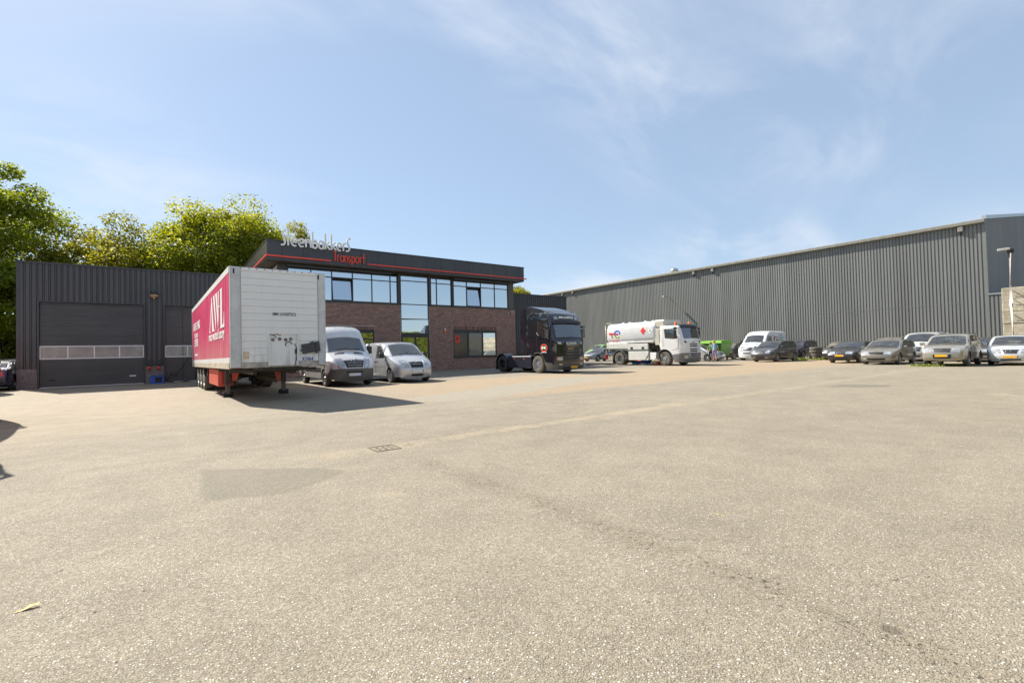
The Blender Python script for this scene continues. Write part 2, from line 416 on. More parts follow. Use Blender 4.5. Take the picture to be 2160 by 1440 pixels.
def yard_mat():
    m, nt, bs, out = newmat('yard_asphalt')
    pos, (X, Y, Z) = world_xyz(nt)
    c, mid, big = aggregate(nt, pos, bs)
    n1 = noise(nt, 0.55, 5, 0.6, pos); n2 = noise(nt, 2.6, 5, 0.6, pos)
    def band(y0, hw, soft, wig, wig2=0.0):
        yy = mth(nt, 'ADD', Y, mth(nt, 'MULTIPLY', mth(nt, 'SUBTRACT', n1, 0.5), wig))
        if wig2: yy = mth(nt, 'ADD', yy, mth(nt, 'MULTIPLY', mth(nt, 'SUBTRACT', n2, 0.5), wig2))
        return mrange(nt, mth(nt, 'ABSOLUTE', mth(nt, 'SUBTRACT', yy, y0)), hw, hw + soft, 1.0, 0.0)
    sand = (0.40, 0.33, 0.225)
    # concrete pavers in front of the parking bays: warmer, fading into the asphalt on the left
    kl = mth(nt, 'MULTIPLY', band(15.3, 4.2, 0.7, 1.6, 0.5), mrange(nt, mth(nt, 'ADD', X, mth(nt, 'MULTIPLY', n1, 5.0)), 6.0, 11.0))
    kt = noise(nt, 6.0, 6, 0.7, pos)
    c = mixc(nt, mth(nt, 'MULTIPLY', kl, 0.75), c, mixc(nt, mrange(nt, kt, 0.3, 0.7), (0.30, 0.222, 0.142), (0.37, 0.285, 0.190)))
    # smooth grey repair running through the pavers
    rep = mth(nt, 'MULTIPLY', mrange(nt, mth(nt, 'ABSOLUTE', mth(nt, 'SUBTRACT', mth(nt, 'ADD', Y, mth(nt, 'MULTIPLY', X, -0.40)), 9.2)), 1.1, 1.5, 1, 0),
              mth(nt, 'MULTIPLY', mrange(nt, X, 4, 7), mrange(nt, X, 19, 14)))
    c = mixc(nt, mth(nt, 'MULTIPLY', rep, 0.85), c, mixc(nt, n2, (0.25, 0.225, 0.175), (0.33, 0.30, 0.24)))
    # old dark asphalt along the buildings
    pk = mth(nt, 'MULTIPLY', mrange(nt, mth(nt, 'ADD', Y, mth(nt, 'MULTIPLY', n1, 2.0)), 19.6, 20.8), mrange(nt, X, 4.2, 6.5))
    c = mixc(nt, mth(nt, 'MULTIPLY', pk, 0.75), c, mixc(nt, n2, (0.20, 0.175, 0.14), (0.29, 0.255, 0.20)))
    # drifted sand on the left and along the gutter
    lf = mth(nt, 'MULTIPLY', mrange(nt, X, 4.0, -1.0), mrange(nt, Y, 9.0, 14.0))
    c = mixc(nt, mth(nt, 'MULTIPLY', lf, mrange(nt, n2, 0.3, 0.62, 0.15, 0.6)), c, (0.335, 0.28, 0.195))
    gut = mth(nt, 'MULTIPLY', band(6.35, 0.04, 0.30, 0.45, 0.45), mrange(nt, noise(nt, 1.3, 5, 0.65, pos), 0.32, 0.62, 0.12, 1.0))
    gut = mth(nt, 'MULTIPLY', gut, mrange(nt, X, 10.0, 16.0, 1.0, 0.6))
    gut = mth(nt, 'MULTIPLY', gut, mrange(nt, mth(nt, 'ADD', X, mth(nt, 'MULTIPLY', n1, 3.0)), 1.8, 3.6, 0.22, 1.0))
    c = mixc(nt, mth(nt, 'MULTIPLY', gut, 0.55), c, sand)
    st = mth(nt, 'MULTIPLY', mrange(nt, noise(nt, 0.8, 7, 0.68, pos, 0.6), 0.60, 0.74), 0.55)
    c = mixc(nt, st, c, sand)
    # tyre-polished darker lines curving through the left part
    tl = noise(nt, 1.0, 3, 0.5, pos, 0.3, (0.12, 2.3, 1))
    tlm = mth(nt, 'MULTIPLY', mrange(nt, tl, 0.56, 0.66), mth(nt, 'MULTIPLY', mrange(nt, Y, 6.6, 7.4), mrange(nt, Y, 17, 12)))
    c = mixc(nt, mth(nt, 'MULTIPLY', tlm, 0.22), c, (0.17, 0.145, 0.11))
    # ravelled seam running from the drain towards the viewer: darker, with open pits
    xs = mth(nt, 'ADD', X, mth(nt, 'ADD', mth(nt, 'MULTIPLY', mth(nt, 'SUBTRACT', n1, 0.5), 0.5), mth(nt, 'MULTIPLY', mth(nt, 'SUBTRACT', n2, 0.5), 0.35)))
    sm = mth(nt, 'MULTIPLY', mrange(nt, mth(nt, 'ABSOLUTE', mth(nt, 'SUBTRACT', xs, 2.54)), 0.02, 0.22, 1, 0), mth(nt, 'MULTIPLY', mrange(nt, Y, 6.0, 5.2), mrange(nt, Y, 0.2, 0.5)))
    c = mixc(nt, mth(nt, 'MULTIPLY', sm, mrange(nt, noise(nt, 5, 5, 0.7, pos), 0.35, 0.65, 0.0, 0.40)), c, (0.175, 0.140, 0.092))
    pit = mth(nt, 'MULTIPLY', sm, mrange(nt, noise(nt, 30, 4, 0.65, pos), 0.57, 0.63))
    c = mixc(nt, mth(nt, 'MULTIPLY', pit, 0.8), c, (0.035, 0.028, 0.02))
    # scattered oil drips and rubber crumbs
    vd = nd(nt, 'ShaderNodeTexVoronoi'); vd.inputs['Scale'].default_value = 1.1; nt.links.new(pos, vd.inputs['Vector'])
    vr = nd(nt, 'ShaderNodeSeparateColor'); nt.links.new(vd.outputs['Color'], vr.inputs[0])
    rr = mth(nt, 'MULTIPLY', vr.outputs[0], mth(nt, 'MULTIPLY', vr.outputs[0], 0.055))
    dr = mrange(nt, mth(nt, 'SUBTRACT', vd.outputs['Distance'], mth(nt, 'MULTIPLY_ADD', n2, 0.02, rr)), -0.012, 0.008, 1, 0)
    c = mixc(nt, mth(nt, 'MULTIPLY', dr, mrange(nt, vr.outputs[1], 0.45, 0.75, 0.0, 0.55)), c, (0.085, 0.07, 0.052))
    # oil and damp stains
    oil = mrange(nt, noise(nt, 0.42, 4, 0.55, pos, 0.8), 0.66, 0.74)
    c = mixc(nt, mth(nt, 'MULTIPLY', oil, 0.14), c, (0.12, 0.10, 0.075))
    nt.links.new(c, bs.inputs['Base Color'])
    return m
M['yard'] = yard_mat()
def patch_mat(name, tone, warm=(0.22, 0.20, 0.155)):
    m, nt, bs, out = newmat(name)
    pos, _ = world_xyz(nt)
    c, mid, big = aggregate(nt, pos, bs, 1.0, 0, 1.0)
    cov = nd(nt, 'ShaderNodeAttribute', attribute_name='cover')
    k = mth(nt, 'ADD', cov.outputs['Fac'], mth(nt, 'MULTIPLY', mth(nt, 'SUBTRACT', noise(nt, 5, 5, .7, pos), .5), .9))
    # dusted over at the rim: there it has the colour of the old surface
    nt.links.new(mixc(nt, mrange(nt, k, 0.35, 0.8, 0, .75), c, mixc(nt, 0.6, mixc(nt, 1.0, c, (tone,) * 3, 'MULTIPLY'), warm)), bs.inputs['Base Color'])
    return m
def soft_patch(name, pts, z, mat, fade, step):
    """thin layer of newer asphalt, feathered at its edge where dust has covered it"""
    P = [Vector(p) for p in pts]; n = len(P)
    x0, x1 = min(p.x for p in P) - fade, max(p.x for p in P) + fade; y0, y1 = min(p.y for p in P) - fade, max(p.y for p in P) + fade
    nx, ny = int((x1 - x0) / step) + 1, int((y1 - y0) / step) + 1; V = []; C = []
    for j in range(ny + 1):
        for i in range(nx + 1):
            q = Vector((x0 + i * step, y0 + j * step)); ins = False; d = 9; k = n - 1
            for a in range(n):
                A, B = P[a], P[k]
                if (A.y > q.y) != (B.y > q.y) and q.x < (B.x - A.x) * (q.y - A.y) / (B.y - A.y) + A.x: ins = not ins
                e = B - A; t = max(0, min(1, (q - A).dot(e) / e.length_squared)); d = min(d, (q - A - e * t).length); k = a
            C.append(max(0, min(1, .5 + (d if ins else -d) / (2 * fade)))); V.append((q.x, q.y, .0003 + (z - .0003) * C[-1]))
    F = [(j * (nx + 1) + i, j * (nx + 1) + i + 1, (j + 1) * (nx + 1) + i + 1, (j + 1) * (nx + 1) + i) for j in range(ny) for i in range(nx)]
    F = [f for f in F if max(C[k] for k in f) > 0]
    me = bpy.data.meshes.new(name); me.from_pydata(V, [], F); me.materials.append(mat)
    me.attributes.new('cover', 'FLOAT', 'POINT').data.foreach_set('value', C)
    return link(name, me, kind='structure')
def sheet(name, pts, z, mat, kind='structure', parent=None, jag=0.0, seg=0.25):
    """flat outline laid on the ground, edges slightly ragged"""
    P = []
    n = len(pts)
    for i in range(n):
        a, b = Vector(pts[i]), Vector(pts[(i + 1) % n]); k = max(1, int((b - a).length / seg))
        for j in range(k):
            p = a.lerp(b, j / k)
            P.append((p.x + random.uniform(-jag, jag), p.y + random.uniform(-jag, jag), z))
    me = bpy.data.meshes.new(name); me.from_pydata(P, [], [tuple(range(len(P)))]); me.materials.append(mat)
    bm = bmesh.new(); bm.from_mesh(me); bmesh.ops.triangulate(bm, faces=bm.faces); bmesh.ops.recalc_face_normals(bm, faces=bm.faces)
    for f in bm.faces:
        if f.normal.z < 0: f.normal_flip()
    bm.to_mesh(me); bm.free()
    return link(name, me, parent, kind=kind)
g = MB(); g.add([(-900, -900, 0), (900, -900, 0), (900, 900, 0), (-900, 900, 0)], [(0, 1, 2, 3)])
g.build('yard', M['yard'], kind='structure')
soft_patch('asphalt_patch', [(0.28, 6.62), (0.75, 6.3), (1.45, 5.72), (1.62, 5.35), (0.95, 4.86), (0.24, 5.12)], 0.002, patch_mat('patch_asphalt', 0.74, (0.19, 0.17, 0.125)), .10, .05)
soft_patch('asphalt_patch', [(15.9, 5.75), (17.0, 5.72), (17.75, 4.55), (16.8, 4.45)], 0.002, patch_mat('patch_asphalt_dark', 0.6, (0.165, 0.15, 0.115)), .10, .05)
# parking-bay lines, worn
def worn_white():
    m, nt, bs, out = newmat('worn_line_paint')
    pos, _ = world_xyz(nt)
    bs.inputs['Base Color'].default_value = (0.55, 0.53, 0.48, 1); bs.inputs['Roughness'].default_value = 0.8
    tr = nd(nt, 'ShaderNodeBsdfTransparent'); mx = nd(nt, 'ShaderNodeMixShader')
    nt.links.new(mrange(nt, noise(nt, 4, 5, 0.7, pos), 0.40, 0.58, 0.1, 0.75), mx.inputs[0])
    nt.links.new(tr.outputs[0], mx.inputs[1]); nt.links.new(bs.outputs[0], mx.inputs[2]); nt.links.new(mx.outputs[0], out.inputs[0])
    return m
M['line'] = worn_white()
for x in (11.75, 14.6, 17.4):
    sheet('parking_line', [(x, 22.0), (x + 0.11, 22.0), (x + 0.11, 27.6), (x, 27.6)], 0.004, M['line'])
# cracks: ragged dark grooves as thin ribbons
crackm = plain('crack_shadow', (0.115, 0.095, 0.068), 0.9, var=0.3, vscale=9)
def crack(p, q, amp, w, seed, branches=2):
    rnd = random.Random(seed); a, b = Vector(p), Vector(q); d = b - a; n = Vector((-d.y, d.x)).normalized(); k = max(8, int(d.length / 0.022))
    off = 0; line = []; w *= .6
    for i in range(k + 1):
        off += rnd.uniform(-1, 1) * amp * 0.20; off *= 0.95
        line.append(a.lerp(b, i / k) + n * (off + rnd.uniform(-1, 1) * min(.008, amp * .15)))
    mb = MB()
    run = []
    def flush():
        if len(run) > 1:
            L = [(c.x + n.x * ww, c.y + n.y * ww, 0.0022) for c, ww in run]; R = [(c.x - n.x * ww, c.y - n.y * ww, 0.0022) for c, ww in run]
            m_ = len(run); mb.add(L + R, [(i, m_ + i, m_ + i + 1, i + 1) for i in range(m_ - 1)])
        run.clear()
    for c in line:
        if rnd.random() < 0.16: flush(); continue
        run.append((c, w * rnd.uniform(0.15, 1.0)))
    flush()
    return mb, line
cm = MB()
for p, q, amp, w, s in (((2.55, 2.55), (2.72, 2.02), .05, .003, 3), ((2.62, 1.30), (2.50, .8), .05, .003, 4),
                        ((2.98, 1.48), (3.34, 1.35), .05, .003, 5), ((2.9, .97), (3.4, .77), .06, .003, 6), ((2.70, 2.03), (3.06, 1.63), .04, .0028, 7), ((4.23, .88), (4.6, .70), .04, .003, 8), ((2.62, 1.9), (2.95, 1.5), .05, .003, 9),
                        ((-0.62, 4.0), (-0.30, 4.25), .02, .003, 10), ((-1.3, 6.72), (0.2, 6.35), .04, .004, 11), ((9.0, 9.9), (20.0, 10.2), .16, .010, 12), ((4.0, 11.0), (7.5, 10.4), .2, .014, 13), ((2.9, 6.62), (9.0, 6.6), .08, .009, 14), ((2.9, 6.12), (7.0, 6.15), .06, .007, 15)):
    for half in range(2):
        mb, _ = crack(p, q, amp * (1 + half), w, s + 40 * half); cm.add(mb.v, mb.f)
cm.build('pavement_cracks', crackm, kind='stuff')
# loose chippings, thickest in the foreground and along the gutter
def chippings():
    mb = MB(); rnd = random.Random(11)
    for i in range(3000):
        if i < 1900:
            r = 1.6 + 7 * rnd.random() ** 1.8; t = rad(rnd.uniform(4, 104)); x, y = r * math.cos(t), r * math.sin(t)
        else:
            x, y = rnd.uniform(-1.5, 22), 6.4 + rnd.gauss(0, 0.25)
        s = rnd.uniform(0.002, 0.0055) * (1.25 if rnd.random() < .04 else 1.0)
        a = rnd.uniform(0, 6.28); v = []
        for k in range(5):
            t = a + k * 1.2566 + rnd.uniform(-.3, .3); v.append((x + s * 1.3 * math.cos(t), y + s * math.sin(t), 0.0))
        for k in range(5):
            px, py, _ = v[k]; v.append((x + (px - x) * .6, y + (py - y) * .6, s * rnd.uniform(.35, .7)))
        mb.add(v, [(5, 6, 7, 8, 9)] + [(k, (k + 1) % 5, 5 + (k + 1) % 5, 5 + k) for k in range(5)], rnd.choice((0, 0, 0, 0, 1, 1, 2)))
    mats = [plain('chipping_beige', (0.36, 0.31, 0.24), 0.85, var=0.4, vscale=8), plain('chipping_pale', (0.58, 0.55, 0.49), 0.8, var=0.2), plain('chipping_dark', (0.13, 0.115, 0.095), 0.85, var=0.3)]
    mb.build('loose_chippings', mats, kind='stuff')
chippings()
# gutter drain grate
dg = thing('drain_grate', 'rusty iron drain grate set in the sandy gutter line', 'drain', (2.42, 6.30, 0))
iron = plain('rusty_iron', (0.15, 0.115, 0.075), 0.75, 0.3, 0.4, 12, bmp=0.4)
fr = MB()
for a in ((-.27, .27, -.23, -.19), (-.27, .27, .19, .23), (-.27, -.23, -.19, .19), (.23, .27, -.19, .19)): fr.box(a[0], a[1], a[2], a[3], -0.02, 0.018)
fr.build('frame', iron, dg); dg.scale = (.66, .8, .4)
lid = MB(); lid.box(-.23, .23, -.19, .19, -0.02, 0.006)
for i in range(3):
    for j in range(2): lid.box(-.16 + i * .13, -.10 + i * .13, -.11 + j * .14, -.03 + j * .14, 0.006, 0.0085, 1)
lid.build('lid', [plain('grate_lid', (0.22, 0.18, 0.125), 0.8, 0.2, 0.35, 10, bmp=0.5), M['dark']], dg)
# fallen leaf in the foreground
lf = MB()
lv = [(-.085, -.012), (-.05, .012), (-.02, .010), (.01, .028), (.03, .012), (.075, .022), (.06, .0), (.085, -.014), (.04, -.012), (.0, -.022), (-.04, -.014)]
lf.add([(x, y, 0.012 + 0.012 * math.sin(x * 30) + abs(y) * .25) for x, y in lv], [tuple(range(len(lv)))])
lo = lf.build('fallen_leaf', plain('dry_leaf', (0.60, 0.42, 0.12), 0.7, var=0.25, vscale=30)); lo.location = (-0.60, 3.55, 0); lo.rotation_euler = (0, 0, rad(8)); lo.scale = (.62, .8, .6)
tag(lo, 'dry yellow leaf lying alone on the asphalt in the left foreground', 'leaf')
lf2 = bpy.data.objects.new('fallen_leaf', lo.data); col.objects.link(lf2); lf2.location = (3.42, 1.98, 0); lf2.rotation_euler = (0, 0, 1.9); lf2.scale = (.28, .4, .4)
tag(lf2, 'tiny orange brown leaf scrap beside the cracks in the right foreground', 'leaf')

# ------------------------------------------------------------------ cladding
anth = plain('anthracite_cladding', (0.058, 0.057, 0.060), 0.42, 0.15, 0.14, 0.9, streak=(1, 1, 0.15))
anth_flat = plain('anthracite_trim', (0.043, 0.043, 0.049), 0.4, 0.15, 0.1)
def corrug(prof, p, a0, a1, z0, z1, frame, phase=0.0):
    """profiled sheet: prof = [(along, depth)] over one period p; frame(a, depth, z) -> xyz; z1 may be a function of a"""
    mb = MB(); pts = []
    k = math.floor((a0 - phase) / p) - 1
    while phase + k * p < a1 + p:
        for a, d in prof:
            x = phase + k * p + a
            if a0 <= x <= a1: pts.append((x, d))
        k += 1
    pts = [(a0, pts[0][1])] + pts + [(a1, pts[-1][1])]
    zt = z1 if callable(z1) else (lambda a: z1)
    v = [frame(a, d, z0) for a, d in pts] + [frame(a, d, zt(a)) for a, d in pts]
    n = len(pts)
    mb.add(v, [(i, i + 1, n + i + 1, n + i) for i in range(n - 1) if pts[i + 1][0] - pts[i][0] > 1e-6])
    return mb
ANTH = [(0.0, 0.0), (0.126, 0.0), (0.130, 0.055), (0.150, 0.055), (0.155, 0.008), (0.188, 0.008), (0.193, 0.055), (0.213, 0.055), (0.217, 0.0)]
fY = lambda y: (lambda a, d, z: (a, y + d, z))
# ------------------------------------------------------------------ the low workshop on the left
wk = thing('workshop_building', 'low anthracite ribbed workshop with two roller doors behind the red trailer', 'building', (-5.8, 32.4, 0))
def wl(f): return lambda a, d, z: (f(a, d, z)[0] + 5.8, f(a, d, z)[1] - 32.4, f(a, d, z)[2])
YW = 32.4
def clad(a0, a1, z0, z1): corrug(ANTH, 0.2235, a0, a1, z0, z1, wl(fY(YW)), -5.74).build('cladding_panel', anth, wk)
clad(-5.74, -5.14, 0.98, 6.20); clad(-5.14, -0.90, 4.36, 6.20); clad(-0.90, -0.15, 0.98, 6.20); clad(-0.15, 4.1, 4.36, 6.20); clad(4.1, 5.5, 0.98, 6.20)
def wbox(name, mat, *a, parent=None, label=None, r=0.0): 
    return box(name, mat, parent or wk, a[0] + 5.8, a[1] + 5.8, a[2] - YW, a[3] - YW, a[4], a[5], label=label, r=r)
wbox('corner_flashing', anth_flat, -5.85, -5.738, YW - .012, YW + .2, 0.98, 6.20)
wbox('roof_edge', anth_flat, -5.87, 5.5, YW - .05, YW + .3, 6.20, 6.28)
aggm, nt_, bs_, out_ = newmat('exposed_aggregate_plinth')
vv = nd(nt_, 'ShaderNodeTexVoronoi'); vv.inputs['Scale'].default_value = 42; nt_.links.new(nd(nt_, 'ShaderNodeTexCoord').outputs['Object'], vv.inputs['Vector'])
sc_ = nd(nt_, 'ShaderNodeSeparateColor'); nt_.links.new(vv.outputs['Color'], sc_.inputs[0])
nt_.links.new(mixc(nt_, sc_.outputs[0], (0.10, 0.078, 0.078), (0.27, 0.225, 0.22)), bs_.inputs['Base Color']); bs_.inputs['Roughness'].default_value = 0.9
bump(nt_, bs_, sc_.outputs[1], 0.6, 0.01)
wbox('plinth', aggm, -5.83, -5.13, YW - .06, YW + .3, 0, 0.978); wbox('plinth', aggm, -0.92, -0.14, YW - .06, YW + .3, 0, 0.978); wbox('plinth', aggm, 4.1, 5.5, YW - .06, YW + .3, 0, 0.978)
# walls and roof behind the skin
wbox('rear_shell', anth_flat, -5.80, 5.45, YW + .32, YW + 22, 0.0, 6.18)
fr = MB()
for x0, x1 in ((-5.13, -0.92), (-0.14, 4.08)):
    fr.box(x0 + 5.8, x1 + 5.8, -.035, .02, 4.30, 4.358); fr.box(x0 + 5.80, x0 + 5.87, -.03, .1, 0.0, 4.30); fr.box(x1 + 5.73, x1 + 5.80, -.03, .1, 0.0, 4.30)
fr.build('door_frame', anth_flat, wk)
door_m = plain('sectional_door', (0.056, 0.055, 0.056), 0.45, 0.1, 0.16, 1.2, streak=(0.4, 1, 1.6))
door_red = plain('sectional_door_second', (0.058, 0.050, 0.051), 0.45, 0.1, 0.2, 0.8)
alu = plain('aluminium_frame', (0.62, 0.61, 0.62), 0.4, 0.3, 0.06)
pane_m, nt_, bs_, _o = newmat('frosted_door_pane')
nt_.links.new(mixc(nt_, mrange(nt_, noise(nt_, 2.2, 2), 0.3, 0.7), (0.25, 0.23, 0.205), (0.33, 0.305, 0.275)), bs_.inputs['Base Color']); bs_.inputs['Roughness'].default_value = 0.22
for di, (x0, x1, dm, zs) in enumerate(((-5.06, -0.99, door_m, (1.44, 2.11)), (-0.07, 4.01, door_red, (1.42, 2.08)))):
    W_ = x1 - x0
    d = MB(); d.box(0, W_, 0.04, 0.07, 0.05, 4.28)
    do = d.build('garage_door', dm, wk, 'dark grey sectional door beside the corner' if di == 0 else 'dark sectional door with a wicket, dented near the ground')
    do.location = (x0 + 5.8, 0.06, 0)
    zc_ = [0.06, 0.50, 0.97] + [zs[0], zs[1], 2.62, 3.13, 3.65, 4.16, 4.285]
    for i in range(len(zc_) - 1):
        if i == 3: continue
        nrib = 4; h = zc_[i + 1] - zc_[i] - 0.008; s = MB()
        for r_ in range(nrib): s.bev(0.01, W_ - 0.01, 0.0, 0.05, zc_[i] + h * r_ / nrib, zc_[i] + h * (r_ + 1) / nrib - 0.002, 0.003)
        s.build('door_section', dm, do)
    f = MB(); f.box(0.0, W_, -0.012, 0.05, zs[0], zs[0] + .05); f.box(0, W_, -0.012, 0.05, zs[1] - .05, zs[1])
    n = 4
    for k in range(n + 1):
        xx = k * (W_ - .05) / n; f.box(xx, xx + .05, -0.013, 0.05, zs[0] + .05, zs[1] - .05)
    f.build('window_frame', alu, do)
    for k in range(n):
        xx = k * (W_ - .05) / n; box('pane', pane_m, do, xx + .05, xx + (W_ - .05) / n, 0.0, 0.03, zs[0] + .05, zs[1] - .05)
    box('threshold', alu, do, 0.0, W_, -0.02, 0.05, 0.02, 0.055)
    box('lift_handle', M['black_plastic'], do, 0.33, 0.58, -0.03, 0.0, 0.36, 0.43, r=0.01)
    if di == 0: box('plate', M['white_plastic'], do, 3.45, 3.72, -0.008, 0.0, 0.44, 0.50)
    else:
        w = MB(); w.box(0.80, 0.83, -0.006, 0.0, 0.1, 4.1); w.box(0.05, 0.8, -0.006, 0.0, 4.08, 4.1); w.build('wicket_seam', M['dark'], do)
        w = MB(); w.tube([(1.05, -.02, 1.35), (0.72, -.02, .75), (0.55, -.02, .55), (0.30, -.02, .52), (0.05, -.02, .12)], .018, 6); w.build('torn_seal', M['black_plastic'], do)
# small fittings on the middle pier
pl = thing('wall_lamp', 'round bulkhead lamp under a hood between the two roller doors', 'wall lamp', (-0.53, 32.36, 4.86))
m_ = MB(); m_.lathe([(.0, .16), (.12, .14), (.20, .05), (.21, 0.0), (.16, -.01)], 16, 'Z', (0, -.2, 0)); m_.build('hood', M['black_plastic'], pl)
m_ = MB(); m_.lathe([(.20, -.005), (.19, -.06), (.12, -.14), (.05, -.18), (.04, -.24), (0, -.25)], 16, 'Z', (0, -.2, 0)); m_.build('glass_bowl', plain('amber_bowl', (0.42, 0.30, 0.16), 0.3, var=0.2), pl)
box('arm', M['black_plastic'], pl, -.03, .03, -.2, .08, -.02, .02)
for x, lb in ((-0.78, 'left one of the two red sockets on the plinth between the doors'), (-0.36, 'right one of the two red sockets on the plinth between the doors')):
    t = thing('power_socket', lb, 'power socket', (x, 32.30, 0.83), group='red sockets on the middle plinth')
    m_ = MB(); m_.bev(-.07, .07, -.06, .04, -.08, .10, .02); m_.build('housing', M['red_paint'], t)
    m_ = MB(); m_.tube([(0, -.06, -.02), (0, -.11, -.10)], .05, 10); m_.build('plug', M['red_paint'], t)
    m_ = MB(); m_.tube([(0, -.11, -.10), (.03, -.14, -.17)], .035, 10); m_.build('cap', M['white_plastic'], t)
    m_ = MB(); e_ = 0.3 if x < -.6 else .18
    m_.tube([(.03, -.14, -.17), (e_ * .4, -.16, -.30), (e_, -.2, -.42), (e_ * 1.3, -.22, -.56)], .014, 6); m_.build('cable', M['rubber'], t)
vh = thing('vent_hood', 'pair of small black sheet hoods above the middle plinth', 'vent hood', (-0.53, 32.36, 1.0))
for s in (-.2, .2):
    m_ = MB(); m_.prism([(-.18, 0), (.18, 0), (.06, .28), (-.06, .28)], 'Y', -.14, 0.05); o_ = m_.build('hood', M['black_plastic'], vh); o_.location = (s, 0, .02)
bc = thing('blue_crate', 'open blue plastic crate against the plinth beneath the red sockets', 'crate', (-0.43, 31.95, 0))
blue = plain('blue_plastic', (0.015, 0.075, 0.38), 0.4, var=0.15)
m_ = MB(); m_.box(-.3, .3, -.2, -.17, .02, .40); m_.box(-.3, .3, .17, .2, .02, .44); m_.box(-.3, -.27, -.17, .17, .02, .42); m_.box(.27, .3, -.17, .17, .02, .42); m_.box(-.27, .27, -.17, .17, .02, .05)
m_.box(-.32, .32, -.22, -.2, .37, .41); m_.build('tub', blue, bc)
m_ = MB(); m_.box(-.08, .22, -.207, -.2, .08, .36); m_.build('opening', M['dark'], bc)
cb = MB(); r_ = random.Random(5); pts = [(-0.1, 31.9, .03)]
for i in range(22): pts.append((pts[-1][0] + r_.uniform(-.12, .22), 31.75 + r_.uniform(-.2, .25), .03 + r_.uniform(0, .05)))
cb.tube(pts, .02, 6); tag(cb.build('loose_cable', M['rubber']), 'tangle of black cable lying in front of the second roller door', 'cable')
# ------------------------------------------------------------------ right wing, same sheet, between office and hall
wg = thing('workshop_wing', 'low anthracite ribbed wing between the brick office and the big hall', 'building', (23.64, 33, 0))
wgf = lambda a, d, z: (a - 23.64, d, z)
corrug(ANTH, 0.2235, 23.66, 31.04, 0.0, 6.36, wgf, 23.66).build('cladding_panel', anth, wg)
corrug(ANTH, 0.2235, 0.0, 10, 0.0, 6.36, lambda a, d, z: (31.04 - 23.64 - d + .0, a + .02, z)).build('side_cladding', anth, wg)
box('roof_edge', anth_flat, wg, 0.0, 7.45, -.05, .3, 6.361, 6.43)
box('rear_shell', anth_flat, wg, 0.05, 7.3, .3, 12, 0, 6.34)
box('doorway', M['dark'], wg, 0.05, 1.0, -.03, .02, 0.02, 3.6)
box('pipe', anth_flat, wg, 1.02, 1.10, -.10, -.03, 0.0, 3.7)
# ------------------------------------------------------------------ the two-storey brick office
OX, OY = 5.5, 31.4
of = thing('office_building', 'two storey brick office with dark overhanging fascia and blue reflecting windows', 'building', (OX, OY, 0))
def ob(name, mat, x0, x1, y0, y1, z0, z1, parent=None, label=None, r=0.0):
    return box(name, mat, parent or of, x0 - OX, x1 - OX, y0 - OY, y1 - OY, z0, z1, label=label, r=r)
mortar = plain('mortar', (0.50, 0.43, 0.34), 0.9, var=0.15, vscale=2)
def brick_mat():
    m, nt, bs, out = newmat('dark_red_brick')
    at = nd(nt, 'ShaderNodeAttribute', attribute_name='tone')
    rp = nd(nt, 'ShaderNodeValToRGB'); e = rp.color_ramp.elements
    e[0].color = (0.11, 0.054, 0.050, 1); e[1].color = (0.40, 0.18, 0.125, 1)
    x = rp.color_ramp.elements.new(.5); x.color = (0.24, 0.106, 0.086, 1)
    nt.links.new(at.outputs['Fac'], rp.inputs[0])
    nt.links.new(mixc(nt, 1.0, rp.outputs[0], mrange(nt, noise(nt, 9, 4), .3, .7, .8, 1.15), 'MULTIPLY'), bs.inputs['Base Color'])
    bs.inputs['Roughness'].default_value = 0.8
    return m
brickm = brick_mat()
M['blind'] = glass_mat('blind_behind_glass', (0.10, 0.10, 0.09), 0.02, ior=1.3)
def brickwork(name, spans, z0, z1, holes, frame, parent, course=0.0805, L=0.225, soldier=()):
    """running bond of single bricks, each a proud block; holes = [(a0,a1,z0,z1)]"""
    rnd = random.Random(21); V = []; F = []; T = []
    def put(a0, a1, b0, b1):
        t = min(1, max(0, rnd.gauss(.45, .23))); j = rnd.uniform(0, .004); b = len(V)
        for d in (0.012, -0.010 - j):
            for a, z in ((a0, b0), (a1, b0), (a1, b1), (a0, b1)): V.append(frame(a, d, z))
        for q in ((4, 5, 6, 7), (0, 1, 5, 4), (1, 2, 6, 5), (2, 3, 7, 6), (3, 0, 4, 7)): F.append(tuple(b + i for i in q)); T.append(t)
    a_lo, a_hi = spans
    n = int((z1 - z0) / course)
    for r in range(n):
        b0 = z0 + r * course + .008; b1 = b0 + course - .023
        a = a_lo - (L / 2 if r % 2 else 0)
        while a < a_hi:
            s, e = max(a + .005, a_lo), min(a + L - .006, a_hi); a += L
            segs = [(s, e)]
            for h in holes:
                if b1 > h[2] and b0 < h[3]:
                    new = []
                    for p, q in segs:
                        if q <= h[0] or p >= h[1]: new.append((p, q)); continue
                        if p < h[0] - .02: new.append((p, h[0]))
                        if q > h[1] + .02: new.append((h[1], q))
                    segs = new
            for p, q in segs:
                if q - p > .03: put(p, q, b0, b1)
    for s0, s1, sz in soldier:
        k = int((s1 - s0) / .0805)
        for i in range(k): put(s0 + i * (s1 - s0) / k + .006, s0 + (i + 1) * (s1 - s0) / k - .006, sz, sz + .21)
    me = bpy.data.meshes.new(name); me.from_pydata(V, [], F); me.materials.append(brickm)
    at = me.attributes.new('tone', 'FLOAT', 'FACE'); at.data.foreach_set('value', T)
    return link(name, me, parent, kind='stuff')
ENT = (13.42, 15.66); WL = (8.3, 11.48, 0.95, 3.02); WR = (17.66, 21.68, 0.92, 3.08)
bf = lambda a, d, z: (a - OX, d, z)
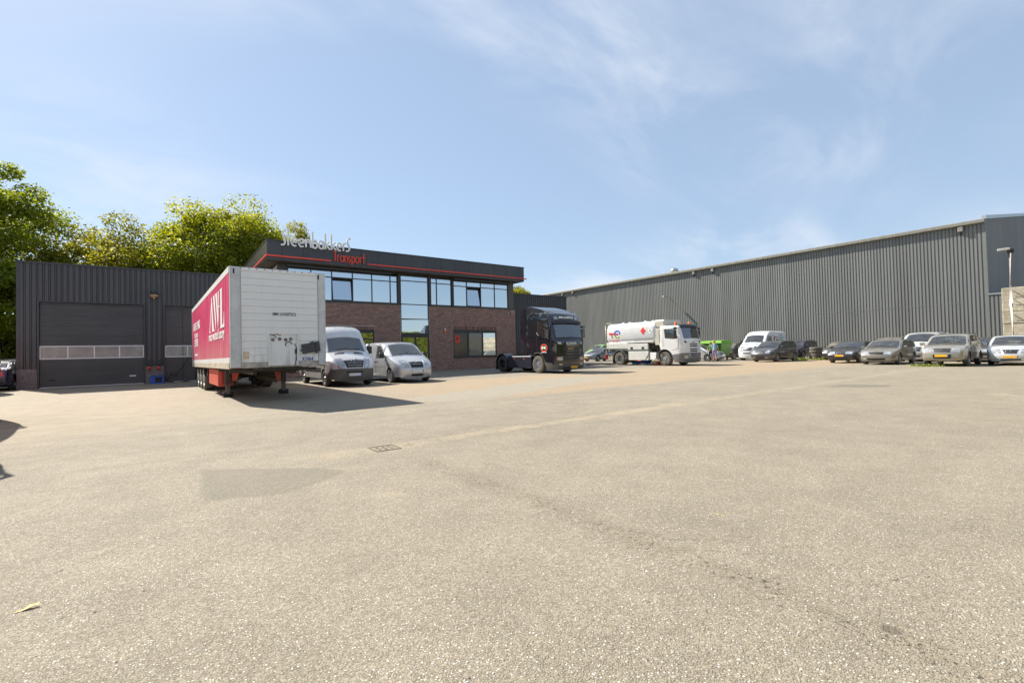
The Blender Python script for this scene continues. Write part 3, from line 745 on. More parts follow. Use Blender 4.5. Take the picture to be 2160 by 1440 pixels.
brickwork('bricks', (5.5, 13.40), 0.0, 4.76, [WL, (WL[0] - .02, WL[1] + .02, 3.02, 3.24)], bf, of, soldier=[(WL[0], WL[1], 3.03)])
brickwork('bricks', (15.68, 23.62), 0.0, 4.76, [WR, (WR[0] - .02, WR[1] + .02, 3.08, 3.30)], bf, of, soldier=[(WR[0], WR[1], 3.09)])
brickwork('bricks', (31.42, 36.0), 0.0, 4.76, [], lambda a, d, z: (d, a - OY, z), of)
mo = MB()
def mwall(x0, x1, z0, z1): mo.box(x0 - OX, x1 - OX, 0.0, 0.28, z0, z1)
mwall(5.5, WL[0], 0, 4.76); mwall(WL[0], WL[1], 0, WL[2]); mwall(WL[0], WL[1], WL[3], 4.76); mwall(WL[1], ENT[0], 0, 4.76)
mwall(ENT[1], WR[0], 0, 4.76); mwall(WR[0], WR[1], 0, WR[2]); mwall(WR[0], WR[1], WR[3], 4.76); mwall(WR[1], 23.62, 0, 4.76)
mo.build('wall', mortar, of)
ob('side_wall', mortar, 5.512, 5.78, 31.68, 44, 0, 6.98); ob('side_wall', mortar, 23.3, 23.61, 31.69, 44, 0, 6.98)
ob('rear_wall', mortar, 5.78, 23.3, 43.7, 43.98, 0, 6.98)
ob('floor_slab', mortar, 5.79, 23.29, 31.9, 43.69, 4.4, 4.7)
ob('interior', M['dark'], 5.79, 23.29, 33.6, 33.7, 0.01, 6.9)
# dark aluminium frames
frm = plain('dark_window_frame', (0.042, 0.041, 0.040), 0.45, 0.2, 0.1)
bron = plain('bronze_column', (0.085, 0.078, 0.066), 0.45, 0.2, 0.12)
YF = 31.43
def window(x0, x1, z0, z1, mulls, trans, name='window', glass=None, label=None, tilt=(), fw=.055, yaw=None, depth=.09):
    """frame object with a pane in every opening"""
    xs = [x0] + list(mulls) + [x1]; zs = [z0] + list(trans) + [z1]
    f = MB()
    f.box(x0 - OX, x1 - OX, YF - OY, YF - OY + depth, z0, z0 + fw); f.box(x0 - OX, x1 - OX, YF - OY, YF - OY + depth, z1 - fw, z1)
    hw = fw * .55
    for i, x in enumerate(xs):
        a, b = (x, x + fw) if i == 0 else ((x - fw, x) if i == len(xs) - 1 else (x - hw, x + hw))
        f.box(a - OX, b - OX, YF - OY - .003, YF - OY + depth, z0 + fw, z1 - fw)
    for z in trans:
        for i in range(len(xs) - 1): f.box(xs[i] + hw - OX, xs[i + 1] - hw - OX, YF - OY, YF - OY + depth, z - hw, z + hw)
    fo = f.build(name, frm, of, label)
    for i in range(len(xs) - 1):
        for j in range(len(zs) - 1):
            a = xs[i] + (fw if i == 0 else hw); b = xs[i + 1] - (fw if i == len(xs) - 2 else hw)
            c = zs[j] + (fw if j == 0 else hw); e = zs[j + 1] - (fw if j == len(zs) - 2 else hw)
            g_ = glass(i, j) if callable(glass) else (glass or M['mirror_glass'])
            if (i, j) in tilt:
                # tilted-open sash, hinged at the bottom and leaning into the room
                sh = MB(); w_, h_ = b - a, e - c
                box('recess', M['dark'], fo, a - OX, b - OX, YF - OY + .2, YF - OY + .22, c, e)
                so_ = MB(); t_ = .05
                so_.box(0, w_, 0, .06, 0, t_); so_.box(0, w_, 0, .06, h_ - t_, h_); so_.box(0, t_, 0, .06, t_, h_ - t_); so_.box(w_ - t_, w_, 0, .06, t_, h_ - t_)
                s_ = so_.build('sash', frm, fo, 'tilted open sash'); s_.location = (a - OX, YF - OY + .02, c); s_.rotation_euler = (rad(-7), 0, 0)
                p_ = MB(); p_.box(t_, w_ - t_, .02, .035, t_, h_ - t_); p_ = p_.build('pane', M['mirror_glass'], fo, 'pane tilted open'); p_.location = s_.location; p_.rotation_euler = s_.rotation_euler
            else:
                # panes sit a hair out of true; yaw turns some further to steer reflections
                w_, h_ = (b - a) / 2, (e - c) / 2
                p_ = MB(); p_.box(-w_, w_, -.006, .006, -h_, h_); p_ = p_.build('pane', g_, fo)
                p_.location = ((a + b) / 2 - OX, YF - OY + .045, (c + e) / 2)
                p_.rotation_euler = (rad(random.uniform(-.25, .25)), 0, rad(random.uniform(-.25, .25) + (yaw(i, j) if yaw else 0)))
                if yaw and yaw(i, j): p_.location.y += w_ * math.sin(rad(abs(yaw(i, j)))) * .6
ZB, ZT = 4.87, 6.84
window(6.05, 13.24, ZB, ZT, [7.44, 8.72, 10.07, 11.385, 12.70], [6.42], tilt=((2, 0),))
window(15.82, 17.66, ZB, ZT + .06, [16.33], [6.52])
window(17.70, 22.95, ZB, ZT, [18.96, 20.26, 21.60], [6.44], tilt=((1, 0),))
window(ENT[0] + .02, ENT[1] - .02, 2.72, 6.93, [], [3.80, 4.86, 6.55], label='tall entrance glazing', yaw=lambda i, j: -7 if j == 0 else 0)
# entrance doors
window(ENT[0] + .02, ENT[1] - .02, 0.02, 2.60, [14.54], [], name='door', fw=.13, label='glazed double entrance door', yaw=lambda i, j: (-8, -10)[i])
dh = MB(); dh.tube([(14.38 - OX, -.04, .8), (14.38 - OX, -.04, 1.9)], .02, 8); dh.tube([(14.70 - OX, -.04, .8), (14.70 - OX, -.04, 1.9)], .02, 8); dh.build('door_handle', M['steel'], of)
ob('door_head', frm, ENT[0] + .02, ENT[1] - .02, 31.415, 31.6, 2.603, 2.717)
# ground floor windows
window(WL[0], WL[1], WL[2], WL[3] - .14, [9.9], [2.35], fw=.08)
ob('shutter_box', frm, WL[0], WL[1], 31.37, 31.6, WL[3] - .138, WL[3])
window(WR[0], WR[1], WR[2] + .03, WR[3] - .16, [19.02, 20.35], [], fw=.10, glass=lambda i, j: (M['weak_glass'], M['blind'], M['mirror_glass'])[i], yaw=lambda i, j: -3 if i == 2 else 0)
ob('shutter_box', frm, WR[0], WR[1], 31.36, 31.6, WR[3] - .158, WR[3])
ob('sill', frm, WR[0] - .03, WR[1] + .03, 31.33, 31.5, WR[2] - .03, WR[2] + .028)
ob('poster', plain('red_poster', (0.72, 0.035, 0.02), 0.5, var=0.05), 17.86, 18.24, 31.462, 31.466, 2.05, 2.62, label='small red notice behind the window')
pm = MB(); pm.lathe([(0, 0), (.09, 0)], 14, 'Y', (18.06 - OX, .0585, 2.40)); pm.box(18.04 - OX, 18.08 - OX, .058, .06, 2.16, 2.30); pm.build('poster_mark', M['blackprint'], of)
# sills, header boxes and columns
ob('window_ledge', frm, 5.9, 13.40, 31.36, 31.5, 4.762, 4.868); ob('window_ledge', frm, 15.68, 23.5, 31.36, 31.5, 4.762, 4.868)
ob('awning_box', anth_flat, 6.0, 12.72, 31.19, 31.42, 6.865, 7.03, r=.02); ob('awning_box', anth_flat, 17.72, 23.0, 31.19, 31.42, 6.865, 7.03, r=.02)
ob('column', frm, 13.245, 13.42, 31.38, 31.6, 4.87, 7.05); ob('column', frm, 15.66, 15.815, 31.38, 31.6, 4.87, 7.05)
ob('column', bron, 22.96, 23.5, 31.39, 31.68, 4.87, 7.05, label='bronze corner panel'); ob('column', frm, 5.52, 6.045, 31.40, 31.68, 4.765, 7.05)
ob('column', M['black_plastic'], 17.58, 17.76, 31.35, 31.429, 4.80, 7.05)
ob('header', frm, 5.55, 23.45, 31.52, 31.68, 6.95, 7.068)
# overhanging fascia: single panels with open joints
FX0, FX1, FY0, FZ0, FZ1 = 4.8, 24.05, 30.6, 7.07, 8.22
seams = [4.8, 5.62] + [5.62 + 1.1885 * k for k in range(1, 15)] + [23.5, 24.05]
fas = plain('fascia_panel', (0.050, 0.051, 0.056), 0.38, 0.2, 0.10, 0.6)
for a, b in zip(seams[:-1], seams[1:]):
    if b - a < .15: continue
    ob('fascia_panel', fas, a + .007, b - .007, FY0, FY0 + .04, FZ0, FZ1)
ys = [30.6 + 1.0 * k for k in range(0, 14)]
fas_lit = plain('fascia_panel_lit', (0.090, 0.088, 0.082), 0.30, 0.3, 0.12, 0.6)  # same panels lightened: sunlight on the end face is put into the colour
for a, b in zip(ys[:-1], ys[1:]): ob('side_fascia_panel', fas_lit, FX0, FX0 + .04, max(a, FY0 + .041) + .006, b - .006, FZ0, FZ1)
for a, b in zip(ys[:-1], ys[1:]): ob('side_fascia_panel', fas_lit, FX1 - .04, FX1, max(a, FY0 + .041) + .006, b - .006, FZ0, FZ1)
ob('roof_trim', anth_flat, FX0 - .03, FX1 + .03, FY0 - .035, FY0 + .12, FZ1 + .002, FZ1 + .06); ob('roof_trim', anth_flat, FX0 - .03, FX0 + .12, FY0 + .121, 43.6, FZ1 + .002, FZ1 + .06); ob('roof_trim', anth_flat, FX1 - .12, FX1 + .03, FY0 + .121, 43.6, FZ1 + .002, FZ1 + .06)
ob('fascia_core', anth_flat, FX0 + .045, FX1 - .045, FY0 + .05, 43.58, FZ0 + .03, FZ1)
sof = plain('soffit', (0.11, 0.085, 0.06), 0.6, var=0.4, vscale=1.6)
for i in range(16):
    a = FX0 + .02 + i * (FX1 - FX0 - .04) / 16; b = FX0 + .02 + (i + 1) * (FX1 - FX0 - .04) / 16
    ob('soffit_panel', sof, a + .004, b - .004, FY0 + .045, 31.50, FZ0 + .004, FZ0 + .028)
ob('soffit_panel', sof, FX0 + .045, 5.50, 31.51, 43.5, FZ0 + .004, FZ0 + .028)
redl = plain('red_sign_paint', (0.66, 0.065, 0.035), 0.45, var=0.05)
stripe = MB(); stripe.box(FX0 - .08 - OX, 8.43 - OX, -.89, -.81, 7.27, 7.36); stripe.box(FX0 - .08 - OX, FX0 - OX, -.808, 12, 7.27, 7.36)
stripe.build('red_stripe', redl, of)
ob('red_stripe', redl, 10.78, FX1 + .22, 30.51, 30.59, 7.27, 7.35)
# security camera and alarm box on the brick
sc = thing('security_camera', 'small white camera high on the brick corner by the truck', 'camera', (22.9, 31.35, 4.42))
m_ = MB(); m_.tube([(0, .04, .10), (0, -.14, .06)], .03, 8); m_.build('bracket', M['white'], sc)
m_ = MB(); m_.tube([(.12, -.13, .03), (-.12, -.17, .0)], .085, 10); m_.build('housing', M['white'], sc)
m_ = MB(); m_.tube([(-.121, -.17, .0), (-.135, -.172, -.002)], .030, 10); m_.build('lens', M['blackprint'], sc)
ab = thing('alarm_siren', 'orange and white alarm beacon on the brick left of the window', 'alarm', (16.93, 31.36, 2.95))
m_ = MB(); m_.lathe([(.0, .09), (.06, .07), (.07, 0)], 10, 'Z', (0, -.02, .1)); m_.build('beacon', M['white'], ab)
box('box', M['orange'], ab, -.08, .08, -.07, .03, -.12, .08, r=.01)

# ------------------------------------------------------------------ sign letters on the fascia
sign = thing('roof_sign', 'large pale metal letters SteenbakkerS standing up from the fascia', 'sign', (5.5, 30.46, 8.0))
sign2 = thing('transport_sign', 'red letters Transport fixed on the dark fascia below the pale name', 'sign', (8.6, 30.50, 7.31))
def arc(cx, cz, rx, rz, a0, a1, n=12): return [(cx + rx * math.cos(rad(a0 + (a1 - a0) * i / n)), cz + rz * math.sin(rad(a0 + (a1 - a0) * i / n))) for i in range(n + 1)]
def glyph(ch, h, w, asc):
    """stroke paths in a box of x-height h and width w"""
    if ch == 'S': return [[(w * 1.05, asc), (w * .80, asc * .985), (w * .55, asc * .93), (w * .36, asc * .82), (w * .36, asc * .70), (w * .52, asc * .55), (w * .72, asc * .40), (w * .80, asc * .25), (w * .72, asc * .10), (w * .5, asc * .02), (w * .25, 0.0), (0, asc * .03)]]
    if ch == 't': return [[(w * .5, asc), (w * .5, 0)], [(0, h * .98), (w, h * .98)]]
    if ch == 'e': return [[(w * .08, h * .50), (w * .97, h * .50)] + arc(w * .52, h * .52, w * .46, h * .48, 0, 305, 22)]
    if ch == 'n': return [[(w * .08, 0), (w * .08, h)], [(w * .08, h * .55)] + arc(w * .5, h * .62, w * .42, h * .36, 170, 0, 12) + [(w * .92, 0)]]
    if ch == 'b': return [[(w * .08, asc), (w * .08, 0)], arc(w * .5, h * .5, w * .43, h * .48, 180, -180, 24)]
    if ch == 'p': return [[(w * .08, h), (w * .08, -h * .42)], arc(w * .5, h * .5, w * .43, h * .48, 180, -180, 24)]
    if ch == 'a': return [[(w * .93, h * 1.0), (w * .93, 0)], arc(w * .5, h * .5, w * .43, h * .48, 0, 360, 24)]
    if ch == 'o': return [arc(w * .5, h * .5, w * .45, h * .5, 0, 360, 24)]
    if ch == 'k': return [[(w * .08, asc), (w * .08, 0)], [(w * .80, h * 1.0), (w * .12, h * .48)], [(w * .25, h * .52), (w * .95, 0)]]
    if ch == 'r': return [[(w * .10, h), (w * .10, 0)], [(w * .10, h * .55)] + arc(w * .55, h * .55, w * .45, h * .42, 170, 60, 8)]
    if ch == 's': return [[(w * .9, h * .93), (w * .5, h), (w * .12, h * .80), (w * .22, h * .6), (w * .75, h * .42), (w * .88, h * .2), (w * .5, 0), (w * .05, h * .06)]]
    if ch == 'T': return [[(0, asc), (w, asc)], [(w * .5, asc), (w * .5, 0)]]
def letter(ch, x, w, h, asc, sw, dep, mats, parent, zoff=0.0):
    mb = MB()
    for k, path in enumerate(glyph(ch, h, w, asc)):
        # neighbouring strokes of one letter differ by 2 mm in depth so that their faces never coincide
        fr_ = lambda p, d, k=k: (x + p[0], d + (-.002 * k if d == 0 else .002 * k), p[1] + zoff)
        mb.sweep(path, sw, dep, fr_, 0)
    return mb.build('letter', mats, parent)
signm = plain('brushed_sign_metal', (0.70, 0.69, 0.66), 0.4, 0.15, 0.10, 6)
for ch, x0, x1, asc, z in (('S', 5.54, 5.82, .90, 0.0), ('t', 5.83, 6.05, 1.04, .0), ('e', 6.10, 6.47, 0, -.01), ('e', 6.51, 6.87, 0, -.01), ('n', 6.92, 7.25, 0, 0), ('b', 7.31, 7.63, 1.02, -.01), ('a', 7.68, 8.00, 0, -.01),
                           ('k', 8.07, 8.39, .98, 0), ('k', 8.44, 8.77, .98, 0), ('e', 8.80, 9.10, 0, -.01), ('r', 9.18, 9.42, 0, 0), ('S', 9.36, 9.66, .84, .02)):
    letter(ch, x0 - 5.5, x1 - x0, .50, asc or .5, .10, .10, signm, sign, z)
rl = MB(); rl.box(.05, 4.0, .06, .09, .10, .14)
rl.build('support_rail', anth_flat, sign)
for ch, x0, x1, asc in (('T', 8.58, 8.80, .62), ('r', 8.82, 8.98, 0), ('a', 9.0, 9.24, 0), ('n', 9.29, 9.49, 0), ('s', 9.52, 9.68, 0), ('p', 9.73, 9.95, 0), ('o', 9.98, 10.22, 0), ('r', 10.27, 10.42, 0), ('t', 10.42, 10.64, .66)):
    letter(ch, x0 - 8.6, x1 - x0, .40, asc or .4, .06, .06, redl, sign2, 0)

# ------------------------------------------------------------------ the big hall on the right
HX, HY = 50.0, 6.93
hall = thing('storage_hall', 'huge long grey green ribbed steel hall with a pale eaves gutter', 'building', (HX, HY, 0))
def hall_mat():
    m, nt, bs, out = newmat('hall_cladding')
    bs.inputs['Roughness'].default_value = 0.5; bs.inputs['Metallic'].default_value = 0.1
    a = noise(nt, 0.8, 4, 0.6, vscale=(1, 1, .12)); b_ = noise(nt, 2.5, 3, 0.6)
    c = mixc(nt, mrange(nt, a, .3, .7), (0.166, 0.172, 0.164), (0.198, 0.203, 0.195))
    c = mixc(nt, mth(nt, 'MULTIPLY', mrange(nt, b_, .55, .75), .25), c, (0.20, 0.19, 0.16))
    tc = nd(nt, 'ShaderNodeTexCoord').outputs['Object']; sp = nd(nt, 'ShaderNodeSeparateXYZ'); nt.links.new(tc, sp.inputs[0])
    stk = mrange(nt, noise(nt, 1.0, 5, .65, tc, 0, (1, 2.2, .07)), .48, .75)
    c = mixc(nt, mth(nt, 'MULTIPLY', stk, .28), c, (0.27, 0.26, 0.225))
    foot = mth(nt, 'MULTIPLY', mrange(nt, sp.outputs[2], 2.6, 0.1), mrange(nt, noise(nt, 1.3, 5, .65), .3, .7, .2, .8))
    c = mixc(nt, mth(nt, 'MULTIPLY', foot, .5), c, (0.17, 0.15, 0.115))
    # sheets come in widths of about a metre and have weathered a little differently
    ws = nd(nt, 'ShaderNodeTexWhiteNoise', noise_dimensions='1D'); nt.links.new(mth(nt, 'FLOOR', mth(nt, 'DIVIDE', sp.outputs[1], 1.105)), ws.inputs['W'])
    c = mixc(nt, 1.0, c, mrange(nt, ws.outputs['Value'], 0, 1, .93, 1.07, False), 'MULTIPLY')
    nt.links.new(c, bs.inputs['Base Color']); return m
hm = hall_mat()
# the sheet steps back into each valley; sun rakes along it from the far end
HP = [(0.0, 0.0), (0.134, 0.0), (0.139, 0.058), (0.215, 0.058), (0.221, 0.0)]
fH = lambda a, d, z: (d, a, z)
corrug(HP, 0.2245, 0.0, 88.0, 0.0, 10.20, fH).build('wall_cladding', hm, hall)
gut = plain('eaves_gutter', (0.235, 0.225, 0.19), 0.5, 0.2, 0.14)
m_ = MB(); m_.prism([(-.28, 10.20), (-.30, 10.24), (-.30, 10.36), (-.26, 10.37), (-.26, 10.46), (-.22, 10.50), (.3, 10.56), (.3, 10.20)], 'X', 0, 1)
m_.v = [(p[1], p[0] * 88 - .05, p[2]) for p in m_.v]
m_.build('gutter', gut, hall)
# gable end: shaded sheets under a pale verge, rising towards the ridge
def gz(a): return 10.50 + a * .165 if a < 26 else 10.50 + 26 * .165 - (a - 26) * .165
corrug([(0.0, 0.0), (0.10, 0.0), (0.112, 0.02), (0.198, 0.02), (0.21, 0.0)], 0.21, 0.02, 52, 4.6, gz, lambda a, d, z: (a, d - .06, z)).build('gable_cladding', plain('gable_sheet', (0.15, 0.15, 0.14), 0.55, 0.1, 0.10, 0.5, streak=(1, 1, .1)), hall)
ver = MB()
for a0, a1 in ((0.0, 26), (26, 52)):
    ver.prism([(a0, gz(a0) - .02), (a1, gz(a1) - .02), (a1, gz(a1) + .26), (a0, gz(a0) + .26)], 'Y', -.12, .1)
ver.build('verge_trim', plain('verge', (0.36, 0.42, 0.44), 0.4, 0.3, 0.1), hall)
rf = MB(); rf.prism([(0.1, 10.3), (26, 10.3 + 26 * .165), (52, 10.3), (52, 10.2), (0.1, 10.2)], 'Y', .15, 88); rf.build('roof', hm, hall)
box('corner_flashing', hm, hall, -.012, .05, -.08, .06, 4.78, 10.2)
# lower lean-to in front of the gable and the rust-dented lap joint on the long side
corrug(HP, 0.2245, -7.5, -.001, 0.0, 4.70, fH, -7.5).build('annex_cladding', hm, hall)
box('annex_edge', plain('annex_trim', (0.33, 0.35, 0.33), 0.4, 0.3, 0.1), hall, -.06, 40, -7.6, -.03, 4.70, 4.80)
box('rear_shell', anth_flat, hall, .09, 51.9, .2, 87.9, 0, 10.18); box('annex_shell', anth_flat, hall, .09, 40, -7.45, -.1, 0, 4.69)
lap = MB(); lap_r = random.Random(9)
for k in range(0, 48):
    y0 = 1.2 + k * .2245
    lap.box(-.010 - lap_r.uniform(0, .008), -.001, y0 + .004, y0 + .116, 4.20 + lap_r.uniform(-.02, .02), 4.23 + lap_r.uniform(-.015, .03))
lap.build('sheet_lap', plain('lap_edge', (0.25, 0.25, 0.225), 0.45, 0.2, 0.1), hall, kind='stuff')
for k, (y, z) in enumerate(((31.18, 10.02), (28.83, 10.0), (53.81, 10.02), (51.51, 10.05), (8.22, 9.98))):
    t = thing('gutter_outlet', ('pale gutter outlet box %s' % ('left of the fuel truck beacons, further of two', 'above the white van, nearer of two', 'furthest along the hall eaves', 'second furthest along the hall eaves', 'nearest the hall corner')[k]), 'gutter outlet', (HX - .14, y, z), group='outlet boxes under the hall gutter')
    m_ = MB(); m_.bev(-.12, .12, -.16, .16, -.22, .18, .03); m_.build('hopper', gut, t)
    m_ = MB(); m_.tube([(0, 0, -.2), (.1, 0, -.40)], .08, 8); m_.build('spout', gut, t)
rv = thing('roof_vent', 'silver domed roof ventilator on the far part of the hall roof', 'ventilator', (52.0, 35.2, 10.6))
rv.scale = (.78, .78, .78)
m_ = MB(); m_.lathe([(.35, 0), (.35, .25), (.62, .40), (.66, .62), (.45, .92), (.15, 1.02), (0, 1.03)], 18, 'Z'); m_.build('dome', plain('vent_metal', (.5, .5, .48), .25, .8, .1), rv)
m_ = MB(); m_.lathe([(.64, .48), (.70, .50), (.70, .54), (.64, .56)], 18, 'Z'); m_.build('ring', M['galv'], rv)
hl = thing('flood_lamp', 'arm mounted flood lamp on the hall wall above the fuel truck', 'lamp', (49.98, 34.6, 7.35))
m_ = MB(); m_.tube([(.03, 0, 0), (-.9, 0, .12)], .035, 8); m_.build('arm', M['galv'], hl)
m_ = MB(); m_.bev(-1.35, -.8, -.16, .16, .08, .22, .03); m_.build('lamp_head', M['galv'], hl)
# ------------------------------------------------------------------ stacked concrete blocks at the right edge
cw = thing('block_wall', 'stacked wall of big weathered concrete blocks at the right edge', 'wall', (43.9, 5.42, 0))
def conc():
    m, nt, bs, out = newmat('weathered_concrete')
    oi = nd(nt, 'ShaderNodeObjectInfo')
    c = mixc(nt, mrange(nt, noise(nt, 2.2, 7, .65), .3, .7), (0.34, 0.29, 0.20), (0.54, 0.49, 0.38))
    c = mixc(nt, mth(nt, 'MULTIPLY', mrange(nt, noise(nt, 7, 5, .7), .55, .72), .6), c, (0.20, 0.165, 0.11))
    nt.links.new(mixc(nt, 1.0, c, mrange(nt, oi.outputs['Random'], 0, 1, .82, 1.12, False), 'MULTIPLY'), bs.inputs['Base Color'])
    bs.inputs['Roughness'].default_value = .9; bump(nt, bs, noise(nt, 12, 6, .7), .5, .03); return m
cm_ = conc(); bm_ = {}
for r in range(6):
    L = 1.55; y = -(0.0 if r % 2 == 0 else 0.0); h = .775
    lens = [1.42, 1.55, 1.55, 1.55] if r % 2 else [.86 + .62, .9, 1.55, 1.55, .8]
    for k, w_ in enumerate(lens):
        m_ = MB(); m_.bev(random.uniform(-.03, .02), .8, -w_ + .012, 0, .008, h - .006, .025)
        b_ = m_.build('block', cm_, cw); b_.location = (0, y, r * h); y -= w_
cw2 = thing('block_wall', 'stacked concrete blocks mirrored in the right ground floor window', 'wall', (40.5, -4.6, 0))
for r in range(5):
    for k in range(7):
        m_ = MB(); m_.bev(.008, 1.55, -.8, random.uniform(-.02, .02), .008, .77, .025); b_ = m_.build('block', cm_, cw2); b_.location = (-7 + k * 1.56 + (.7 if r % 2 else 0), 0, r * .775)
lp = thing('lamp_post', 'slim white lamp post with a small floodlight before the block wall', 'lamp post', (43.5, 4.93, 0))
polm = plain('white_pole', (0.62, 0.58, 0.55), .45, .1, .1)
m_ = MB(); m_.tube([(0, 0, 0), (0, .03, 3.6), (.02, .0, 7.0)], [.10, .085, .07], 10); m_.build('pole', polm, lp)
for z in (1.2, 2.9, 3.9, 4.45):
    m_ = MB(); m_.box(.07, .36, -.03, .03, z, z + .02); m_.box(.20, .22, -.30, .30, z + .021, z + .036); m_.build('bracket', M['galv'], lp)
m_ = MB(); m_.bev(-.28, .22, -.06, .52, 7.0, 7.16, .03); m_.build('floodlight', M['galv'], lp)
m_ = MB(); m_.bev(-.12, .16, -.22, .1, 6.82, 7.1, .03); m_.build('lamp_housing', M['black_plastic'], lp)
# ------------------------------------------------------------------ vehicle shells
def chaikin(p, n=1):
    for _ in range(n):
        q = [p[0]]
        for a, b in zip(p[:-1], p[1:]):
            q += [(a[0] * .82 + b[0] * .18, a[1] * .82 + b[1] * .18), (a[0] * .18 + b[0] * .82, a[1] * .18 + b[1] * .82)]
        p = q + [p[-1]]
    return p
class Shell:
    """body skin from a side outline (x forward, z up, front axle at x = 0) and a width law"""
    def __init__(s, upper, W, axles=(0.0,), rw=.33, ra=None, zs=.24, front=(.7, .16), rear=(.5, .10), zb=.95, tum=.28, r=.06, bulge=.07, crown=.025, low=.05, smooth=1, bottom=None):
        s.up = [Vector(p) for p in chaikin(upper, smooth)]
        s.W, s.front, s.rear, s.zb, s.tum, s.r, s.bulge, s.crown, s.low = W, front, rear, zb, tum, r, bulge, crown, low
        s.xf = max(p.x for p in s.up); s.xr = min(p.x for p in s.up)
        s.cum = [0.0]
        for a, b in zip(s.up[:-1], s.up[1:]): s.cum.append(s.cum[-1] + (b - a).length)
        ra = ra or rw * 1.16
        bot = []
        if bottom is None:
            for ax in sorted(axles):
                dx = math.sqrt(max(1e-6, ra * ra - (zs - rw) ** 2)); a0 = math.atan2(zs - rw, -dx); a1 = math.atan2(zs - rw, dx)
                if a0 < 0: a0 += 2 * math.pi
                for k in range(13): t = a0 + (a1 - a0) * k / 12; bot.append(Vector((ax + ra * math.cos(t), rw + ra * math.sin(t))))
        else: bot = [Vector(b) for b in bottom]
        s.bot = bot
        s.loop = s.up + bot
        s.zs = zs
    def cut_at(s, pts):
        """puts outline vertices exactly where glazing starts and ends"""
        for p in pts:
            u = s.u_at(p); i = max(k for k in range(len(s.cum)) if s.cum[k] <= u + 1e-9); i = min(i, len(s.up) - 2)
            if u - s.cum[i] < .012 or s.cum[i + 1] - u < .012: continue
            f = (u - s.cum[i]) / (s.cum[i + 1] - s.cum[i]); s.up.insert(i + 1, s.up[i].lerp(s.up[i + 1], f)); s.cum.insert(i + 1, u)
        s.loop = s.up + s.bot
    def dist(s, x, z):
        p = Vector((x, z)); best = 9
        for a, b in zip(s.up[:-1], s.up[1:]):
            d = b - a; t = max(0, min(1, (p - a).dot(d) / max(d.length_squared, 1e-9))); best = min(best, (p - a - d * t).length)
        return best
    def w(s, x, z):
        h = s.W / 2
        t = (x - (s.xf - s.front[0])) / s.front[0]
        if t > 0: h -= s.front[1] * t * t
        t = ((s.xr + s.rear[0]) - x) / s.rear[0]
        if t > 0: h -= s.rear[1] * t * t
        if z > s.zb: h -= s.tum * (z - s.zb)
        if z < .55: h -= s.low * (.55 - z) / .4
        d = s.dist(x, z)
        if d < s.r: e = 1 - d / s.r; h -= s.r * (1 - math.sqrt(max(0, 1 - e * e)))
        return h
    def tri(s, poly, step=.22, ring=None, holes=()):
        """triangulated interior of a polygon in (x,z)"""
        n = len(poly); V = [Vector(p) for p in poly]; E = [(i, (i + 1) % n) for i in range(n)]
        x0, x1 = min(p.x for p in V), max(p.x for p in V); z0, z1 = min(p.y for p in V), max(p.y for p in V)
        def inside(p):
            c = False; j = n - 1
            for i in range(n):
                if (V[i].y > p.y) != (V[j].y > p.y) and p.x < (V[j].x - V[i].x) * (p.y - V[i].y) / (V[j].y - V[i].y) + V[i].x: c = not c
                j = i
            return c
        def bd(p):
            best = 9
            for i in range(n):
                a, b = V[i], V[(i + 1) % n]; d = b - a; t = max(0, min(1, (p - a).dot(d) / max(d.length_squared, 1e-9))); best = min(best, (p - a - d * t).length)
            return best
        extra = []
        if ring:
            for rr in ring:
                for k in range(1, len(s.up) - 1):
                    d = (s.up[k + 1] - s.up[k - 1]).normalized(); p = s.up[k] - Vector((d.y, -d.x)) * rr
                    if inside(p) and bd(p) > rr * .6: extra.append(p)
        x = x0 + step / 2
        while x < x1:
            z = z0 + step / 2
            while z < z1:
                p = Vector((x + .013 * math.sin(z * 9), z))
                if inside(p) and bd(p) > step * .35 and all((p - q).length > step * .4 for q in extra): extra.append(p)
                z += step
            x += step
        for h in holes:
            b0 = len(V) + len(extra); m_ = len(h); extra += [Vector(p) for p in h]; E += [(b0 + i, b0 + (i + 1) % m_) for i in range(m_)]
        vo, eo, fo, *_ = delaunay_2d_cdt(V + extra, E, [], 2 if holes else 1, 1e-5)
        return vo, fo
    T = (-1, -.9, -.6, -.2, .2, .6, .9, 1)
    def nrm(s, i):
        a = s.up[max(i - 1, 0)]; b = s.up[min(i + 1, len(s.up) - 1)]; d = (b - a).normalized(); return Vector((d.y, -d.x))
    def cw(s, n): return s.crown + s.bulge * max(0, n.x) + s.bulge * .5 * max(0, -n.x)
    def surf(s, u, t, off=0.0):
        u = max(0, min(s.cum[-1] - 1e-6, u)); i = max(k for k in range(len(s.cum)) if s.cum[k] <= u); i = min(i, len(s.up) - 2)
        f = (u - s.cum[i]) / max(s.cum[i + 1] - s.cum[i], 1e-9)
        p = s.up[i].lerp(s.up[i + 1], f); n = s.nrm(i).lerp(s.nrm(i + 1), f).normalized()
        wv = s.w(s.up[i].x, s.up[i].y) * (1 - f) + s.w(s.up[i + 1].x, s.up[i + 1].y) * f
        q = p + n * (s.cw(n) * (1 - t * t) + off)
        return Vector((q.x, t * wv, q.y))
    def u_at(s, p):
        p = Vector(p); best = (9, 0)
        for i, (a, b) in enumerate(zip(s.up[:-1], s.up[1:])):
            d = b - a; t = max(0, min(1, (p - a).dot(d) / max(d.length_squared, 1e-9))); e = (p - a - d * t).length
            if e < best[0]: best = (e, s.cum[i] + t * d.length)
        return best[1]
